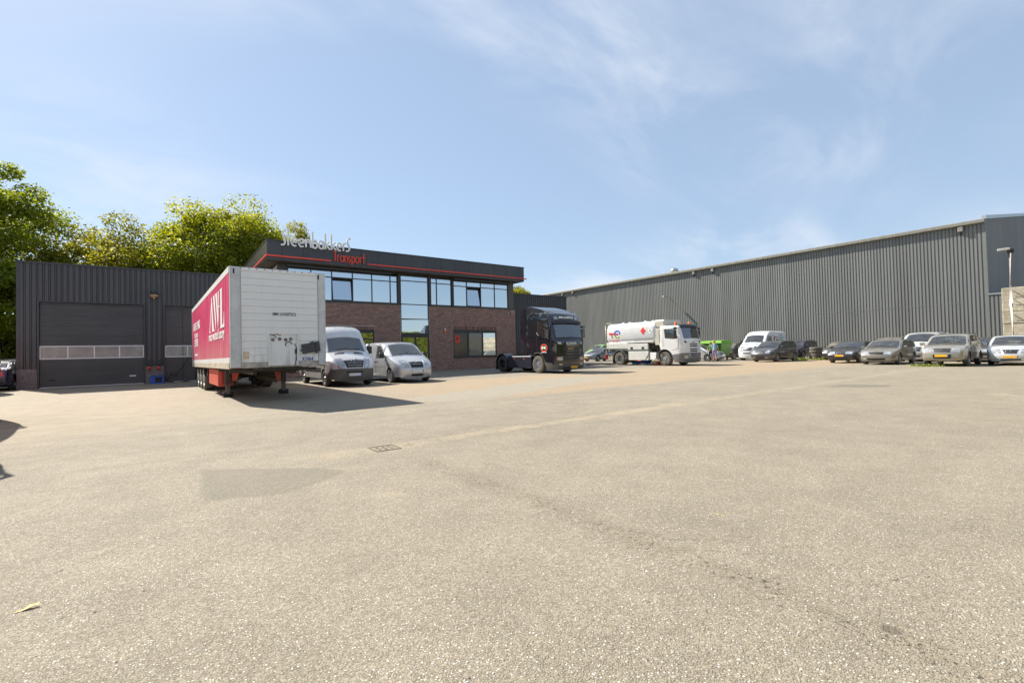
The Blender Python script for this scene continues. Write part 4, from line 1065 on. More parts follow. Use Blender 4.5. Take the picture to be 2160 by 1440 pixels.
    def body(s, name, mats, parent, dark_below=None, label=None, holes=(), gaps=()):
        V = []; F = []; Mi = []; idx = {}
        vo, fo = s.tri(s.loop, .24, (s.r * .35, s.r * 1.02), holes)
        gaps = [(s.u_at(a), s.u_at(b_)) for a, b_ in gaps]
        for sg in (1, -1):
            b = len(V)
            for p in vo: V.append((p.x, sg * s.w(p.x, p.y), p.y))
            for f in fo:
                F.append(tuple(b + i for i in f)); zc_ = sum(vo[i].y for i in f) / len(f)
                Mi.append(1 if dark_below and zc_ < dark_below(sum(vo[i].x for i in f) / len(f)) else 0)
        n = len(s.loop); nu = len(s.up); b = len(V)
        for i, p in enumerate(s.loop):
            wv = s.w(p.x, p.y)
            if i < nu: nm = s.nrm(i); c = s.cw(nm)
            else: nm = Vector((0, 0)); c = 0
            for t in s.T:
                q = p + nm * (c * (1 - t * t)); V.append((q.x, t * wv, q.y))
        m = len(s.T)
        for i in range(n):
            j = (i + 1) % n
            for k in range(m - 1):
                if i < nu - 1 and abs(s.T[k] + s.T[k + 1]) < 1.75 and any(g0 - .012 <= s.cum[i] and s.cum[i + 1] <= g1 + .012 for g0, g1 in gaps): continue
                F.append((b + i * m + k, b + i * m + k + 1, b + j * m + k + 1, b + j * m + k))
                p = (s.loop[i] + s.loop[j]) / 2
                Mi.append(1 if i >= nu - 1 or (dark_below and p.y < dark_below(p.x)) else 0)
        me = bpy.data.meshes.new(name); me.from_pydata(V, [], F)
        for mm in mats: me.materials.append(mm)
        me.polygons.foreach_set('material_index', Mi)
        bm = bmesh.new(); bm.from_mesh(me); bmesh.ops.remove_doubles(bm, verts=bm.verts, dist=2e-4); bmesh.ops.recalc_face_normals(bm, faces=bm.faces); bm.to_mesh(me); bm.free()
        me.polygons.foreach_set('use_smooth', [True] * len(me.polygons)); me.set_sharp_from_angle(angle=rad(34))
        return link(name, me, parent, label)
    def strip(s, name, mat, parent, a, b, ta, tb=None, off=.006, nu=5, nv=7, label=None, thick=.02):
        ua, ub = s.u_at(a), s.u_at(b); tb = tb or ta; V = []; F = []; Mi = []
        for lay in (off, off - thick):
            for i in range(nu + 1):
                f = i / nu
                for j in range(nv + 1):
                    g_ = j / nv; t0 = ta[0] + (tb[0] - ta[0]) * f; t1 = ta[1] + (tb[1] - ta[1]) * f
                    V.append(s.surf(ua + (ub - ua) * f, t0 + (t1 - t0) * g_, lay))
        N = (nu + 1) * (nv + 1); q = nv + 1
        for i in range(nu):
            for j in range(nv): F.append((i * q + j, i * q + j + 1, (i + 1) * q + j + 1, (i + 1) * q + j))
        ring = [i * q for i in range(nu + 1)] + [nu * q + j for j in range(1, q)] + [i * q + nv for i in range(nu - 1, -1, -1)] + [j for j in range(nv - 1, 0, -1)]
        for k in range(len(ring)): a_, b_ = ring[k], ring[(k + 1) % len(ring)]; F.append((a_, b_, b_ + N, a_ + N))
        me = bpy.data.meshes.new(name); me.from_pydata(V, [], F); me.materials.append(mat)
        bm = bmesh.new(); bm.from_mesh(me); bmesh.ops.recalc_face_normals(bm, faces=bm.faces); bm.to_mesh(me); bm.free()
        me.polygons.foreach_set('use_smooth', [True] * len(me.polygons)); me.set_sharp_from_angle(angle=rad(50))
        # outward
        return link(name, me, parent, label)
    def side(s, name, mat, parent, poly, off=.006, step=.25, sides=(1, -1), label=None, thick=.015):
        poly = [Vector(p) for p in poly]
        vo, fo = s.tri(poly, step)
        n = len(poly)
        for sg in sides:
            V = [(p.x, sg * (s.w(p.x, p.y) + off), p.y) for p in vo]; F = [tuple(f) for f in fo]
            b = len(V); V += [(p.x, sg * (s.w(p.x, p.y) + off), p.y) for p in poly] + [(p.x, sg * (s.w(p.x, p.y) + off - thick), p.y) for p in poly]
            F += [(b + i, b + (i + 1) % n, b + n + (i + 1) % n, b + n + i) for i in range(n)]
            me = bpy.data.meshes.new(name); me.from_pydata(V, [], F); me.materials.append(mat)
            bm = bmesh.new(); bm.from_mesh(me); bmesh.ops.remove_doubles(bm, verts=bm.verts, dist=1e-5); bmesh.ops.recalc_face_normals(bm, faces=bm.faces)
            ctr = sum((f.calc_center_median().y * f.calc_area() for f in bm.faces), 0)
            big = max(bm.faces, key=lambda f: f.calc_area())
            if big.normal.y * sg < 0: bmesh.ops.reverse_faces(bm, faces=bm.faces)
            bm.to_mesh(me); bm.free()
            link(name, me, parent, label)
def rimsplit(n, r, rw):
    pass
_wm = {}
def wheel_meshes(r, w, rr, kind, tyre, rimm):
    key = (r, w, rr, kind, tyre.name, rimm.name)
    if key in _wm: return _wm[key]
    t = MB(); h = w / 2
    t.lathe([(rr * .98, -h * .80), (rr * 1.04, -h * .96), (r * .86, -h), (r * .95, -h * .92), (r * .995, -h * .68), (r, -h * .3), (r, h * .3), (r * .995, h * .68), (r * .95, h * .92), (r * .86, h), (rr * 1.04, h * .96), (rr * .98, h * .80)], 32, 'Y')
    tm = t.mesh('wheel', tyre, 40)
    m = MB()
    if kind == 'car':
        m.lathe([(rr, -h * .75), (rr, h * .86), (rr * .93, h * .84), (rr * .90, h * .55)], 28, 'Y'); m.lathe([(rr * .9, h * .35), (0, h * .35)], 28, 'Y', mi=1)
        m.lathe([(0, h * .80), (rr * .16, h * .78), (rr * .26, h * .66)], 16, 'Y')
        for k in range(5):
            a = 2 * math.pi * k / 5
            for da in (-.13, .13):
                mt = Matrix.Rotation(a + da, 4, 'Y')
                m.add([(rr * .15, h * .62, -.022), (rr * .15, h * .62, .022), (rr * .95, h * .80, .014), (rr * .95, h * .80, -.014), (rr * .15, h * .4, -.02), (rr * .15, h * .4, .02), (rr * .95, h * .5, .014), (rr * .95, h * .5, -.014)],
                      [(0, 1, 2, 3), (0, 4, 5, 1), (1, 5, 6, 2), (2, 6, 7, 3), (3, 7, 4, 0)], 0, False, mt)
    elif kind == 'cap':
        m.lathe([(rr, -h * .75), (rr, h * .86), (rr * .93, h * .86), (rr * .80, h * .70), (rr * .62, h * .78), (rr * .36, h * .70), (rr * .30, h * .86), (0, h * .88)], 28, 'Y')
        for k in range(9):
            a = 2 * math.pi * k / 9; m.lathe([(0, h * .795), (rr * .085, h * .79)], 8, 'Y', (rr * .64 * math.cos(a), 0, rr * .64 * math.sin(a)), 1)
    else:   # truck wheel; 'front' shows a bulging hub, 'rear' a deep dish
        if kind == 'front':
            m.lathe([(rr, -h * .6), (rr, h * .92), (rr * .92, h * .92), (rr * .86, h * .45), (rr * .62, h * .70), (rr * .52, h * .74), (rr * .40, h * .72), (rr * .36, h * 1.0), (rr * .20, h * 1.06), (0, h * 1.06)], 28, 'Y'); hz, hr = h * .70, .73
        else:
            m.lathe([(rr, -h * .6), (rr, h * .92), (rr * .93, h * .92), (rr * .86, h * .5), (rr * .82, -h * .3), (rr * .62, -h * .35), (rr * .38, -h * .3), (rr * .34, h * .25), (0, h * .28)], 28, 'Y'); hz, hr = -h * .32, .71
        for k in range(10):
            a = 2 * math.pi * k / 10; m.lathe([(0, hz + .012), (rr * .075, hz + .008)], 8, 'Y', (rr * hr * math.cos(a), 0, rr * hr * math.sin(a)), 1)
            a += .31; m.lathe([(0, hz + .05), (rr * .035, hz + .045), (rr * .035, hz)], 6, 'Y', (rr * .52 * math.cos(a), 0, rr * .52 * math.sin(a)), 0)
    rm = m.mesh('rim', [rimm, M['dark']], 35)
    _wm[key] = (tm, rm); return _wm[key]
def put_wheel(parent, x, y, r, w, rr=None, kind='car', tyre=None, rimm=None, steer=0.0, sx=1.0, label=None):
    tm, rm = wheel_meshes(r, w, rr or r * .64, kind, tyre or M['rubber'], rimm or M['alloy'])
    o = link('wheel', tm, parent, label); o.location = (x, y, r); o.rotation_euler = (0, random.uniform(0, 6), steer + (0 if y > 0 else math.pi))
    link('rim', rm, o)
    return o
def wing_mirror(sh, parent, x, z, mat, size=(.10, .20, .14), sides=(1, -1)):
    for sg in sides:
        y = sg * sh.w(x, z); m = MB()
        m.bev(x - size[0] / 2, x + size[0] / 2, min(y + sg * .05, y + sg * (.05 + size[1])), max(y + sg * .05, y + sg * (.05 + size[1])), z - size[2] / 2 + .04, z + size[2] / 2 + .04, .025)
        m.tube([(x, y - sg * .02, z - .01), (x, y + sg * .09, z)], .02, 6)
        m.build('wing_mirror', mat, parent)
def star_emblem(parent, mtx, r, mat=None):
    m = MB(); n = 20
    pts = [(r * math.cos(2 * math.pi * k / n), r * math.sin(2 * math.pi * k / n), 0) for k in range(n + 1)]
    m.tube(pts, r * .09, 6, caps=False)
    for k in range(3):
        a = math.pi / 2 + 2 * math.pi * k / 3; c, q = math.cos(a), math.sin(a)
        m.add([(c * r, q * r, 0), (-q * r * .14, c * r * .14, 0), (q * r * .14, -c * r * .14, 0), (0, 0, r * .16)], [(0, 1, 3), (0, 3, 2), (1, 2, 3)])
    me = m.mesh('emblem', mat or M['alloy']); me.transform(mtx); return link('emblem', me, parent)
def round_emblem(parent, mtx, rx, rz, mat, bar=None):
    m = MB(); n = 20
    m.tube([(rx * math.cos(2 * math.pi * k / n), rz * math.sin(2 * math.pi * k / n), 0) for k in range(n + 1)], .010, 6, caps=False)
    if bar == 'bar': m.box(-rx * 1.15, rx * 1.15, -rz * .22, rz * .22, -.005, .008)
    if bar == 'oval': m.tube([(rx * .35 * math.cos(2 * math.pi * k / n), rz * .9 * math.sin(2 * math.pi * k / n), 0) for k in range(n + 1)], .007, 6, caps=False); m.tube([(rx * .75 * math.cos(2 * math.pi * k / n), rz * .35 + rz * .5 * math.sin(2 * math.pi * k / n), 0) for k in range(n + 1)], .007, 6, caps=False)
    if bar == 'disc': m.lathe([(0, .004), (rx * .9, .004)], 16, 'Z')
    me = m.mesh('emblem', mat); me.transform(mtx); return link('emblem', me, parent)
FRONT = lambda x, z, y=0.0: Matrix(((0, 0, 1, x), (1, 0, 0, y), (0, 1, 0, z), (0, 0, 0, 1)))    # emblem plane facing +x
def shut(sh, parent, lines, w=.012):
    """dark panel gaps on both sides, given as polylines in (x,z)"""
    for sg in (1, -1):
        m = MB()
        for ln in lines:
            for a, b in zip(ln[:-1], ln[1:]):
                k = max(1, int(math.hypot(b[0] - a[0], b[1] - a[1]) / .15))
                P = [(a[0] + (b[0] - a[0]) * i / k, a[1] + (b[1] - a[1]) * i / k) for i in range(k + 1)]
                m.sweep(P, w, 1, lambda p, d: (p[0], sg * (sh.w(p[0], p[1]) + (.003 if d == 0 else -.01)), p[1]))
        m.build('panel_gap', M['dark'], parent)

def car(name, label, cat, spec, mat, loc, rz, group=None, scale=1.0, glass=None, plate='plate_yellow', steer=0.0, dusty=False, seed=0):
    random.seed(100 + seed)
    S = spec; t = thing(name, label, cat, (loc[0], loc[1], 0), rz, group, scale)
    sh = Shell(S['up'], S['W'], (0.0, -S['wb']), S['rw'], S.get('ra'), S.get('zs', .24), S.get('front', (.75, .15)), S.get('rear', (.6, .12)), S['belt'], S.get('tum', .30), S.get('r', .06), S.get('bulge', .08), S.get('crown', .025), S.get('low', .05))
    gl = glass or M['car_glass']; bp = M['black_plastic']
    gaps_ = [S['ws']] + ([S['rw_glass']] if 'rw_glass' in S else [])
    sh.cut_at([p for g_ in gaps_ for p in g_])
    sh.body('body', [mat, S.get('dark_mat') or bp], t, S.get('dark'), None, S['sw'], gaps_)
    a, b = S['ws']; sh.strip('windscreen', gl, t, a, b, S.get('wst', (-.93, .93)), S.get('wsb', (-.90, .90)), .006, 6, 8)
    a, b = S['rw_glass'] if 'rw_glass' in S else (None, None)
    if a: sh.strip('rear_window', gl, t, a, b, (-.86, .86), (-.88, .88), .006, 4, 6)
    for poly in S['sw']:
        sh.side('side_window', gl, t, poly, .003)
        m = MB(); ring = list(poly) + [poly[0], poly[1]]
        for sg in (1, -1): m.sweep(ring, .035, 1, lambda p, d: (p[0], sg * (sh.w(p[0], p[1]) + (.006 if d == 0 else -.02)), p[1]))
        m.build('window_seal', bp, t)
    if 'cowl' in S: sh.strip('wiper_cowl', bp, t, S['cowl'][0], S['cowl'][1], (-.88, .88), None, .004, 1, 8)
    hl_ = S['hl']
    for sg in (1, -1):
        ta = (hl_[2] * sg, hl_[3] * sg); tb = (hl_[4] * sg, hl_[5] * sg)
        sh.strip('headlight', M['lens'], t, hl_[0], hl_[1], ta, tb, .010, 4, 5)
        if 'fog' in S: f = S['fog']; sh.strip('fog_light', M['lens'], t, f[0], f[1], (f[2] * sg, f[3] * sg), None, .009, 2, 2)
        if 'tail' in S: f = S['tail']; sh.strip('tail_light', M['red_lens'], t, f[0], f[1], (f[2] * sg, f[3] * sg), None, .009, 3, 2)
    g0 = S['grille']; sh.strip('grille', bp, t, g0[0], g0[1], g0[2], g0[3] if len(g0) > 3 else None, .008, 3, 8)
    if S.get('bars'):
        ua, ub = sh.u_at(g0[0]), sh.u_at(g0[1]); m = MB()
        for k in range(S['bars']):
            f = (k + 1) / (S['bars'] + 1); u = ua + (ub - ua) * f
            tt = [g0[2][0] + (g0[2][1] - g0[2][0]) * i / 8 for i in range(9)]
            m.tube([sh.surf(u, q * .97, .014) for q in tt], S.get('barw', .012), 6)
        m.build('grille_bar', M['chrome'] if S.get('chrome', True) else bp, t)
    if 'intake' in S: i0 = S['intake']; sh.strip('intake', bp, t, i0[0], i0[1], i0[2], i0[3] if len(i0) > 3 else None, .007, 2, 8)
    pz, px = S['plate'], None
    u = sh.u_at((sh.xf, pz)); c = sh.surf(u, 0.0, .02)
    if plate:
        pl_ = box('number_plate', M[plate], t, c.x, c.x + .02, -.26, .26, pz - .055, pz + .055, r=.004)
        box('plate_strip', M['plate_blue'], pl_, c.x + .0005, c.x + .0215, .215, .258, pz - .052, pz + .052)
    wm_ = S.get('mirror'); wing_mirror(sh, t, wm_[0], wm_[1], S.get('mirror_mat') or mat, S.get('msize', (.09, .16, .12)))
    for x, ax in ((0, 'f'), (-S['wb'], 'r')):
        for sg in (1, -1):
            put_wheel(t, x, sg * (S['W'] / 2 - S.get('tw', .21) / 2 - .02), S['rw'], S.get('tw', .21), kind=S.get('wheel', 'car'), tyre=M['rubber_dusty'] if dusty else None, steer=steer if ax == 'f' else 0, rimm=S.get('rim'))
    shut(sh, t, S.get('gaps', []))
    if S.get('handles'):
        for x, z in S['handles']:
            for sg in (1, -1):
                y = sg * sh.w(x, z); m = MB(); m.bev(x - .09, x + .09, min(y, y + sg * .03), max(y, y + sg * .03), z - .017, z + .017, .01); m.build('door_handle', S.get('handle_mat') or mat, t)
    if S.get('rails'):
        x0, x1, z0, z1 = S['rails']
        for sg in (1, -1):
            m = MB(); y = sg * (sh.w((x0 + x1) / 2, S['belt'] + .32) - .10)
            m.tube([(x0, y, z0 - .05), (x0 - .06, y, z0 + .02), (x1 + .06, y, z1 + .02), (x1, y, z1 - .05)], .017, 6); m.build('roof_rail', S.get('rail_mat') or bp, t)
    if S.get('wipers', True):
        u0 = sh.u_at(S['ws'][0]); m = MB()
        for ta, tb in ((-.55, .05), (.08, .66)): m.tube([sh.surf(u0 + .02, ta, .03), sh.surf(u0 + .10, tb, .03)], .011, 5)
        m.build('wiper', bp, t)
    # cabin: tub, dashboard, wheel and seats seen through the glass
    van = len(S['sw']) == 1; bz = S['belt'] - .06; x1c = S['ws'][0][0]; x0c = -1.75 if van else -S['wb'] - .15; hw_ = S['W'] / 2 - .14
    m = MB(); m.box(x0c, x1c + .05, -hw_, hw_, .42, bz - .28); m.prism([(x1c + .12, bz - .27), (x1c + .10, bz + .0), (x1c - .30, bz + .04), (x1c - .42, bz - .04), (x1c - .42, bz - .27)], 'Y', -hw_, hw_)
    if van: m.box(x0c - .05, x0c, -hw_, hw_, .42, S['ws'][1][1] + .05)
    m.build('cabin_tub', M['dash'], t)
    m = MB(); c_ = Vector((x1c - .62, .38, bz + .06)); m.tube([c_ + Vector((.06 * math.sin(a), .19 * math.cos(a), .18 * math.sin(a))) for a in [2 * math.pi * k / 14 for k in range(15)]], .016, 5, caps=False); m.build('steering_wheel', bp, t)
    for xs_ in ([x1c - 1.05] if van else [x1c - 1.10, x1c - 1.95]):
        for y in (-.38, .38):
            m = MB(); m.bev(xs_ - .12, xs_ + .40, y - .24, y + .24, bz - .45, bz - .25, .04); mt = Matrix.Translation((xs_ - .10, y, bz - .3)) @ Matrix.Rotation(rad(-14), 4, 'Y')
            m.bev(-.07, .06, -.23, .23, 0, .50, .04, 0, mt); m.bev(-.05, .04, -.12, .12, .53, .70, .03, 0, mt); m.build('seat', M['trim_fabric'], t)
    # chassis pan keeps daylight out from under the body
    m = MB(); m.box(-S['wb'] - .45, .45, -S['W'] / 2 + .28, S['W'] / 2 - .28, S.get('zs', .24) - .06, S.get('zs', .24) + .25); m.build('underbody', M['dark'], t)
    em = S.get('emblem')
    if em:
        u = sh.u_at((sh.xf, em[1])) if em[2] is None else sh.u_at(em[2]); c = sh.surf(u, 0, .022)
        if em[0] == 'star': star_emblem(t, FRONT(c.x, c.z), em[3])
        else: round_emblem(t, FRONT(c.x, c.z), em[3], em[4] if len(em) > 4 else em[3], M['chrome'], em[0])
    return t, sh
# ------------------------------------------------------------------ outlines of the kinds of vehicle in the yard
SP = {}
SP['estate'] = dict(wb=2.69, W=1.81, rw=.325, belt=.95,
    up=[(.84, .22), (.90, .36), (.905, .54), (.84, .66), (.62, .79), (.05, .93), (-.18, .985), (-.98, 1.36), (-1.30, 1.44), (-2.1, 1.46), (-2.9, 1.41), (-3.32, 1.33), (-3.58, .98), (-3.66, .85), (-3.66, .50), (-3.58, .28)],
    ws=((-.20, 1.0), (-.98, 1.36)), rw_glass=((-3.34, 1.30), (-3.56, 1.0)), cowl=((-.02, .945), (-.17, .98)),
    sw=[[(-.50, .98), (-1.02, 1.32), (-1.34, 1.375), (-1.36, .99)], [(-1.44, .99), (-1.42, 1.38), (-2.22, 1.375), (-2.28, 1.0)], [(-2.36, 1.0), (-2.30, 1.37), (-2.95, 1.31), (-3.12, 1.04)]],
    hl=((.895, .575), (.70, .745), .52, .96, .50, .93), grille=((.905, .575), (.80, .69), (-.44, .44), (-.50, .50)), bars=4, barw=.007, chrome=False,
    intake=((.885, .30), (.905, .40), (-.62, .62)), fog=((.89, .31), (.905, .40), .68, .92), plate=.47, mirror=(-.52, .99), gaps=[[(-.42, .90), (-.46, .42)], [(-1.39, 1.0), (-1.40, .36)], [(-2.32, 1.0), (-2.36, .62)], [(-.42, .30), (-2.2, .30)]],
    handles=[(-1.22, .86), (-2.12, .87)], rails=(-1.45, -3.0, 1.47, 1.43), tail=((-3.66, .70), (-3.62, .90), .62, .93), emblem=('disc', .70, (.82, .69), .045))
SP['sedan'] = dict(wb=2.76, W=1.82, rw=.32, belt=.93,
    up=[(.74, .22), (.80, .36), (.81, .54), (.76, .66), (.58, .75), (-.1, .89), (-.30, .94), (-1.12, 1.34), (-1.50, 1.41), (-2.1, 1.415), (-2.7, 1.34), (-3.30, 1.06), (-3.72, 1.02), (-3.80, .92), (-3.82, .55), (-3.74, .28)],
    ws=((-.32, .95), (-1.12, 1.34)), rw_glass=((-2.74, 1.32), (-3.28, 1.06)), cowl=((-.14, .90), (-.29, .94)),
    sw=[[(-.62, .95), (-1.15, 1.29), (-1.50, 1.345), (-1.52, .96)], [(-1.60, .96), (-1.58, 1.345), (-2.25, 1.32), (-2.72, 1.10), (-2.72, .99)]],
    hl=((.805, .56), (.64, .715), .48, .95, .46, .92), grille=((.81, .56), (.72, .69), (-.30, .30), (-.34, .34)), bars=1, barw=.03,
    intake=((.79, .28), (.81, .36), (-.60, .60)), plate=.44, mirror=(-.62, .97), gaps=[[(-.55, .88), (-.58, .42)], [(-1.55, .96), (-1.56, .36)], [(-.42, .30), (-2.3, .30)]],
    handles=[(-1.40, .84), (-2.3, .85)], tail=((-3.82, .70), (-3.78, .92), .5, .93), emblem=('disc', .70, (.70, .70), .04))
SP['hatch'] = dict(wb=2.60, W=1.72, rw=.31, belt=.95,
    up=[(.78, .22), (.84, .36), (.845, .52), (.78, .66), (.58, .78), (.06, .93), (-.12, .98), (-.90, 1.38), (-1.25, 1.46), (-2.0, 1.47), (-2.75, 1.40), (-3.05, 1.30), (-3.32, .95), (-3.38, .82), (-3.36, .50), (-3.28, .28)],
    ws=((-.14, .99), (-.90, 1.38)), rw_glass=((-3.06, 1.27), (-3.30, .98)), cowl=((.03, .94), (-.11, .977)),
    sw=[[(-.42, .98), (-.95, 1.33), (-1.28, 1.39), (-1.30, .99)], [(-1.38, .99), (-1.36, 1.39), (-2.1, 1.38), (-2.25, 1.25), (-2.25, 1.0)]],
    hl=((.835, .58), (.60, .755), .50, .95, .52, .90), grille=((.845, .56), (.68, .715), (-.30, .30), (-.42, .42)), bars=2, barw=.006,
    intake=((.83, .28), (.845, .35), (-.55, .55)), plate=.43, mirror=(-.44, 1.0), gaps=[[(-.36, .90), (-.40, .42)], [(-1.34, 1.0), (-1.35, .36)], [(-.42, .30), (-2.15, .30)]],
    handles=[(-1.18, .86), (-2.05, .87)], tail=((-3.38, .72), (-3.30, .95), .62, .93), emblem=('oval', .66, (.76, .65), .075, .05))
SP['liftback'] = dict(SP['sedan'], W=1.77, rw=.315, wb=2.75,
    up=[(.86, .22), (.93, .36), (.93, .52), (.84, .66), (.62, .76), (-.05, .90), (-.25, .95), (-1.08, 1.34), (-1.45, 1.42), (-2.1, 1.43), (-2.7, 1.36), (-3.35, 1.08), (-3.60, 1.0), (-3.66, .90), (-3.66, .55), (-3.58, .28)],
    ws=((-.27, .96), (-1.08, 1.34)), cowl=((-.08, .91), (-.24, .948)), hl=((.90, .57), (.68, .725), .40, .95, .46, .90), grille=((.93, .60), (.86, .645), (-.34, .34)), bars=1, barw=.012,
    intake=((.91, .27), (.93, .36), (-.66, .66)), plate=.50, mirror=(-.58, .98), emblem=('disc', .66, (.80, .67), .05, .07), rw_glass=((-2.74, 1.34), (-3.32, 1.08)))
SP['suv'] = dict(wb=2.63, W=1.77, rw=.345, tw=.22, belt=1.06, zs=.34, tum=.26, ra=.41, front=(.6, .13),
    up=[(.80, .32), (.87, .45), (.875, .66), (.82, .82), (.66, .94), (.10, 1.06), (-.10, 1.10), (-.72, 1.52), (-1.05, 1.62), (-1.9, 1.66), (-2.9, 1.62), (-3.18, 1.55), (-3.38, 1.10), (-3.46, .95), (-3.46, .60), (-3.40, .38)],
    ws=((-.12, 1.11), (-.72, 1.52)), rw_glass=((-3.20, 1.50), (-3.36, 1.12)), cowl=((.08, 1.063), (-.09, 1.095)),
    sw=[[(-.38, 1.10), (-.82, 1.48), (-1.20, 1.56), (-1.22, 1.11)], [(-1.30, 1.11), (-1.28, 1.565), (-2.12, 1.565), (-2.18, 1.12)], [(-2.26, 1.12), (-2.20, 1.56), (-2.92, 1.52), (-3.05, 1.16)]],
    hl=((.86, .71), (.70, .905), .52, .96, .54, .93), grille=((.875, .71), (.76, .87), (-.44, .44), (-.46, .46)), bars=0, intake=((.86, .44), (.875, .62), (-.50, .50)), fog=((.86, .50), (.872, .58), .70, .80),
    plate=.55, mirror=(-.36, 1.12), mirror_mat=None, msize=(.12, .21, .17), gaps=[[(-.36, 1.04), (-.40, .52)], [(-1.26, 1.12), (-1.28, .45)], [(-.46, .40), (-2.15, .40)]], handles=[(-1.08, .98), (-2.0, .99)],
    rails=(-1.15, -2.85, 1.66, 1.65), tail=((-3.46, .80), (-3.40, 1.06), .70, .95), emblem=('bar', .8, (.80, .80), .06))
SP['mpv'] = dict(wb=2.60, W=1.72, rw=.305, belt=1.0, tum=.24,
    up=[(.74, .22), (.82, .36), (.83, .56), (.76, .68), (.50, .84), (.10, .98), (-.05, 1.03), (-.78, 1.44), (-1.10, 1.52), (-1.9, 1.545), (-2.6, 1.52), (-3.0, 1.44), (-3.22, 1.02), (-3.28, .88), (-3.28, .50), (-3.20, .28)],
    ws=((-.07, 1.04), (-.78, 1.44)), rw_glass=((-3.02, 1.40), (-3.20, 1.06)), cowl=((.08, .985), (-.04, 1.025)),
    sw=[[(-.36, 1.03), (-.85, 1.40), (-1.14, 1.45), (-1.16, 1.04)], [(-1.24, 1.04), (-1.22, 1.455), (-2.0, 1.455), (-2.06, 1.05)], [(-2.14, 1.05), (-2.08, 1.45), (-2.66, 1.42), (-2.86, 1.10)]],
    hl=((.80, .62), (.52, .81), .52, .95, .55, .90), grille=((.83, .62), (.74, .70), (-.40, .40)), bars=2, barw=.012, intake=((.81, .28), (.83, .42), (-.45, .45)), fog=((.80, .30), (.82, .37), .62, .80), plate=.48,
    mirror=(-.34, 1.05), gaps=[[(-.30, .96), (-.34, .42)], [(-1.20, 1.05), (-1.22, .36)], [(-.42, .30), (-2.15, .30)]], handles=[(-1.04, .90), (-1.94, .91)], tail=((-3.28, .75), (-3.20, 1.02), .70, .95))
def vanspec(H=2.6, wb=3.66, rear=1.15, high=True, W=1.98):
    xr = -wb - rear; zt = 2.02
    up = [(.80, .26), (.88, .45), (.90, .70), (.86, .90), (.70, 1.08), (.12, 1.36), (-.02, 1.42), (-.55, zt)]
    up += ([(-.66, 2.22), (-.88, 2.44), (-1.3, H - .02), (-2.2, H)] if high else [(-.70, zt + .14), (-1.05, H - .05), (-1.6, H)])
    up += [(xr + .4, H - .02), (xr + .06, H - .12), (xr, H - .5), (xr, .70), (xr + .04, .40)]
    return dict(wb=wb, W=W, rw=.345, tw=.23, belt=1.25, zs=.34, tum=.10, r=.14, ra=.42, front=(.75, .19), rear=(.3, .04), bulge=.13, low=.02,
        up=up, ws=((-.03, 1.43), (-.54, zt - .01)), wst=(-.95, .95), wsb=(-.92, .92), sw=[[(-.35, 1.36), (-.66, 1.98), (-1.28, 1.99), (-1.28, 1.28), (-.72, 1.28)]],
        cowl=None, hl=((.885, .74), (.58, 1.12), .60, .98, .56, .95), grille=((.90, .77), (.76, 1.02), (-.50, .50), (-.60, .60)), bars=3, barw=.012, intake=((.90, .58), (.90, .66), (-.56, .56), (-.5, .5)), plate=.50,
        mirror=(-.42, 1.48), msize=(.14, .20, .34), gaps=[[(-.34, 1.30), (-.36, .55)], [(-1.34, 2.05), (-1.36, .42)], [(-2.62, 2.05), (-2.63, .42)]], handles=[(-1.2, 1.12), (-1.52, 1.12)], handle_mat=M['black_plastic'], mirror_mat=M['black_plastic'],
        wheel='cap', tail=((xr, .95), (xr, 1.45), .86, .97), emblem=('star', .9, (.84, .91), .155), dark=lambda x: .74 if x > .42 else 0.0)
M['van_bumper'] = plain('van_bumper_grey', (.105, .10, .095), .5, 0, .1)
SP['van_high'] = dict(vanspec(), dark_mat=M['van_bumper']); del SP['van_high']['cowl']
SP['van_low'] = vanspec(2.42, 3.25, .95, False, 1.95); del SP['van_low']['cowl']
SP['vito'] = dict(wb=3.20, W=1.90, rw=.325, tw=.21, belt=1.12, zs=.28, tum=.16, r=.12, ra=.39, front=(.75, .20), rear=(.3, .05), bulge=.13,
    up=[(.72, .24), (.82, .40), (.84, .62), (.76, .80), (.55, .93), (.05, 1.13), (-.10, 1.18), (-.92, 1.72), (-1.3, 1.84), (-2.2, 1.88), (-3.9, 1.86), (-4.05, 1.76), (-4.12, 1.3), (-4.12, .65), (-4.08, .38)],
    ws=((-.12, 1.19), (-.92, 1.72)), sw=[[(-.52, 1.16), (-1.0, 1.66), (-1.62, 1.72), (-1.64, 1.14)]], rw_glass=((-4.07, 1.70), (-4.11, 1.2)),
    hl=((.815, .66), (.42, .965), .54, .97, .58, .94), grille=((.83, .64), (.66, .84), (-.44, .44), (-.48, .48)), bars=4, barw=.007, chrome=False, intake=((.82, .34), (.84, .42), (-.45, .45)), plate=.53,
    mirror=(-.58, 1.20), mirror_mat=M['black_plastic'], msize=(.14, .20, .24), gaps=[[(-.50, 1.10), (-.54, .46)], [(-1.70, 1.76), (-1.72, .36)], [(-2.85, 1.70), (-2.86, .36)], [(-.5, .72), (-2.8, .72)]], handles=[(-1.55, .98), (-1.85, .98)], handle_mat=M['black_plastic'],
    emblem=('star', .75, (.76, .745), .11), tail=((-4.12, .9), (-4.11, 1.3), .84, .96))
SP['viano'] = dict(SP['vito'], rails=(-1.3, -3.7, 1.90, 1.88), bars=3, chrome=True)
